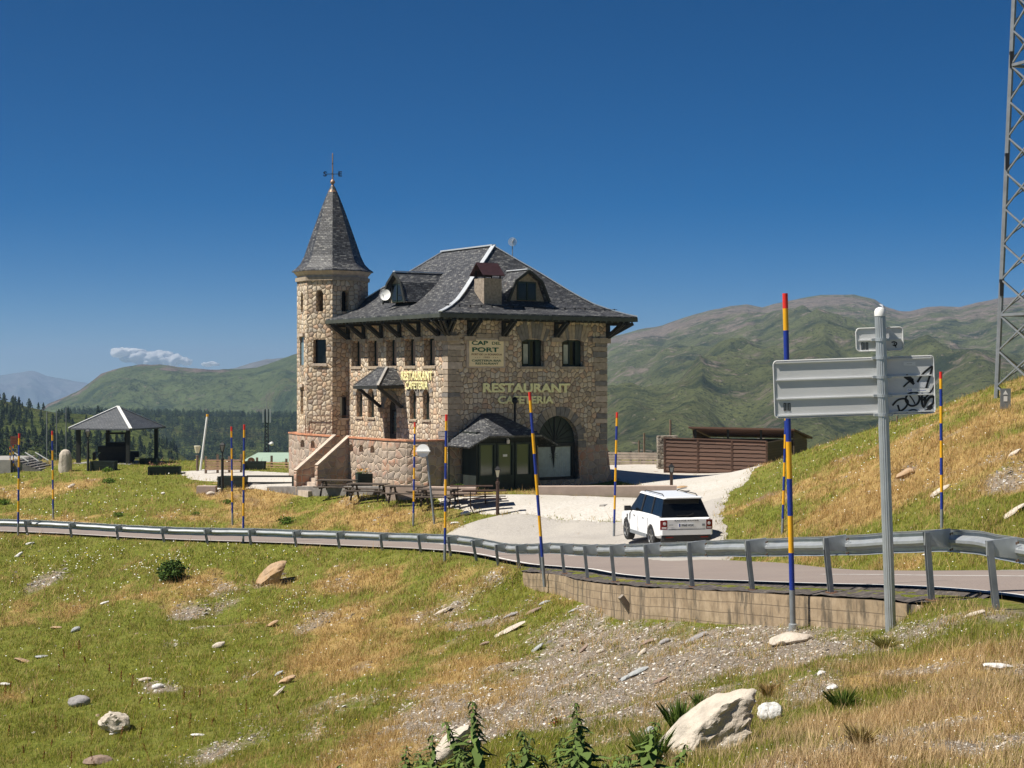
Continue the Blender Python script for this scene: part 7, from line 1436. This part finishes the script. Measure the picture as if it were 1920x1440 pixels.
# ============================================================ trees
def pine_mesh(seed, H=1.0, n=260, name='pine_tree', shape=.5):
    rg = np.random.default_rng(seed); t = rg.random(n)**.8; z = .12+.88*t; rad = (1-t)**shape*.24*(.6+.4*rg.random(n)); a = rg.uniform(0, 6.28, n); nb_ = rg.integers(5, 9); rad *= 1+.45*np.cos(a*nb_*.5+z*20+seed); p = np.stack([np.cos(a)*rad, np.sin(a)*rad, z], 1)
    dr_ = np.stack([np.cos(a), np.sin(a), -.35+0*a], 1); sd = np.stack([-np.sin(a), np.cos(a), rg.normal(0, .3, n)], 1); s_ = .062*rg.uniform(.6, 1.3, n)[:, None]*(1.15-t*.6)[:, None]
    V = np.stack([p-sd*s_, p+dr_*s_*1.3, p+sd*s_, p-dr_*s_*.5+np.array([0, 0, .03])], 1).reshape(-1, 3); c_ = np.array([[.018, .035, .014]])*(1-rg.random((n, 1)))+np.array([[.05, .075, .025]])*rg.random((n, 1))
    tr = []; tc_ = []
    for k in range(5): u0, u1 = k*1.2566, (k+1)*1.2566; w_ = .016; tr += [(math.cos(u0)*w_, math.sin(u0)*w_, -.06), (math.cos(u1)*w_, math.sin(u1)*w_, -.06), (math.cos(u1)*w_*.4, math.sin(u1)*w_*.4, .7), (math.cos(u0)*w_*.4, math.sin(u0)*w_*.4, .7)]; tc_ += [(.06, .045, .035)]*4
    return np.concatenate([V, np.array(tr)]), np.concatenate([c_.repeat(4, 0), np.array(tc_)])
protos = [pine_mesh(3+i, n=(300, 260, 220, 340)[i], shape=(.8, .6, .5, .9)[i]) for i in range(4)]; PM = []
for V, c_ in protos: me = tris_mesh('pine_tree', V, 4, c_); me.materials.append(MT['foliage']); PM.append(me)
HX, HYY, HZ = HILL1; hpx = 960+HX/HYY*F; hpy = HY-HZ/HYY*F
def dens1(px, py):
    m = blobs(px, py, [(15, 770, 45, 30, 0, .9), (10, 835, 60, 45, 0, 1), (110, 850, 50, 34, 0, 1), (200, 845, 70, 22, 10, .55), (60, 752, 60, 6, 20, .9), (130, 770, 40, 5, 10, .9), (200, 778, 60, 6, 10, 1), (290, 805, 40, 7, 35, .6), (150, 835, 50, 20, 0, .6), (305, 850, 20, 25, 40, .5), (100, 800, 26, 12, 20, .35)]); return m+.03
rg = np.random.default_rng(5); placed = []; tries = 0; ny_, nx_ = HX.shape; Dm = dens1(hpx, hpy)
while len(placed) < 285 and tries < 60000:
    tries += 1; j = rg.integers(20, ny_-14); i = rg.integers(60, nx_-1)
    if hpx[j, i] < -30 or hpx[j, i] > 365 or rg.random() > Dm[j, i]: continue
    x, y, z = HX[j, i], HYY[j, i], HZ[j, i]; px_, py_ = hpx[j, i], hpy[j, i]
    if py_ > 900 or any(abs(px_-a)+abs(py_-b_)*1.2 < 5.0 for a, b_ in placed): continue
    placed.append((px_, py_)); o = bpy.data.objects.new('pine_tree', PM[int(rg.integers(0, 4))]); C.objects.link(o); h_ = rg.uniform(3.2, 5.8)*(.75+.25*(y/800)); o.location = (x+rg.uniform(-1, 1), y, z-.2); o.scale = (h_*rg.uniform(.9, 1.25),)*2+(h_,); o.rotation_euler.z = rg.uniform(0, 6.28)
    tag(o, 'dark mountain pine on the green hillside behind the open shelter', 'tree', 'mountain pines scattered over the left hillside')
o = bpy.data.objects.new('pine_tree', PM[3]); C.objects.link(o); j = np.abs(hpy-793)+np.abs(hpx-124)*1.0; j = np.unravel_index(j.argmin(), j.shape); o.location = (HX[j], HYY[j], HZ[j]-.2); o.scale = (8.5, 8.5, 5.2); tag(o, 'broad dark pine alone on the open meadow, left of the shelter roof', 'tree', 'mountain pines scattered over the left hillside')
# the dense forest behind reads as one mass
FX, FY, FZ = HILL2; fpx = 960+FX/FY*F; fpy = HY-FZ/FY*F; ok = (fpx > 120) & (fpx < 780) & (FY > 950) & (FY < 1560); idx = np.argwhere(ok); rg = np.random.default_rng(6); sel = idx[rg.integers(0, len(idx), 5200)]
gap = fbm(fpx/26, fpy/8, 3, 70); VV = []; CC = []; lite = [pine_mesh(20+i, n=46, shape=.7) for i in range(4)]
lite = [(np.concatenate([v[:-20]*np.array([1.25, 1.25, 1]), v[-20:]]), c_) for v, c_ in lite]
dxx = np.gradient(FX, axis=1).mean()
for (j, i) in sel:
    if gap[j, i] > .66 and FY[j, i] < 1350: continue
    v, c_ = lite[int(rg.integers(0, 4))]; h_ = rg.uniform(4.5, 7.5); u = rg.uniform(0, 6.28); cu, su = math.cos(u), math.sin(u); x = v[:, 0]*cu-v[:, 1]*su; y = v[:, 0]*su+v[:, 1]*cu
    VV.append(np.stack([x*h_*1.25+FX[j, i]+rg.uniform(-.6, .6)*dxx, y*h_*1.25+FY[j, i]+rg.uniform(-3, 3), v[:, 2]*h_+FZ[j, i]-.3], 1)); CC.append(c_*rg.uniform(.75, 1.2))
tag(put('forest', tris_mesh('forest', np.concatenate(VV), 4, np.concatenate(CC)), MT['foliage']), kind='stuff')

# ============================================================ clouds far beyond the ridge
b = NB('cloud'); g = b.n('NewGeometry'); lw = b.n('LayerWeight'); lw.inputs[0].default_value = .35; o = b.tc(); n = b.noise(o, .012, 5, .6)
df = b.n('BsdfDiffuse'); df.inputs[0].default_value = (.95, .95, .95, 1); tl = b.n('BsdfTranslucent'); tl.inputs[0].default_value = (.95, .95, .95, 1); mx = b.n('MixShader'); mx.inputs[0].default_value = .45; b.l(df.outputs[0], mx.inputs[1]); b.l(tl.outputs[0], mx.inputs[2])
tp = b.n('BsdfTransparent'); m2 = b.n('MixShader'); f = b.ramp(b.math('ADD', lw.outputs['Facing'], b.math('MULTIPLY', n, .7)), [(.85, (0, 0, 0)), (1.15, (1, 1, 1))]); b.l(f, m2.inputs[0]); b.l(mx.outputs[0], m2.inputs[1]); b.l(tp.outputs[0], m2.inputs[2]); b.l(m2.outputs[0], b.out.inputs[0])
def cloud(blist, lab, d=15200):
    bmx = bmesh.new()
    for (px, py, rx, ry) in blist:
        c_ = P(px, py, d); T = Matrix.Translation(c_) @ Matrix.Diagonal((rx*d/F, rx*d/F*.8, ry*d/F, 1)); bmesh.ops.create_icosphere(bmx, subdivisions=4, radius=1, matrix=T)
    me = bpy.data.meshes.new('cloud'); bmx.to_mesh(me); bmx.free(); noisy(me, 34, 110, 4); noisy(me, 12, 35, 5); o = link_mesh('cloud', me, MT['cloud'], None, 'all'); tag(o, lab, 'cloud')
cloud([(232, 662, 24, 10), (252, 660, 22, 9), (262, 670, 26, 13), (288, 672, 26, 13), (305, 668, 22, 9), (320, 678, 26, 13), (345, 680, 16, 8), (278, 682, 24, 9), (240, 672, 16, 6)], 'small white flat-based cloud resting above the green hill at left')
cloud([(392, 683, 12, 5), (404, 686, 9, 4)], 'tiny faint cloud just right of the white one')
# ------------------------------------------------------------ the air: pale haze over the whole place
bx = MB(); bx.bb((-16000, -600, -206), (16000, 13350, 205)); hz = bx.build('haze', None); tag(hz, kind='stuff')
hm = bpy.data.materials.new('haze'); hm.use_nodes = True; t = hm.node_tree; t.nodes.clear()
vo = t.nodes.new('ShaderNodeVolumePrincipled'); vo.inputs['Color'].default_value = (.48, .70, 1, 1); vo.inputs['Density'].default_value = .00010; vo.inputs['Anisotropy'].default_value = .2
ou = t.nodes.new('ShaderNodeOutputMaterial'); t.links.new(vo.outputs[0], ou.inputs['Volume']); hz.data.materials.append(hm)
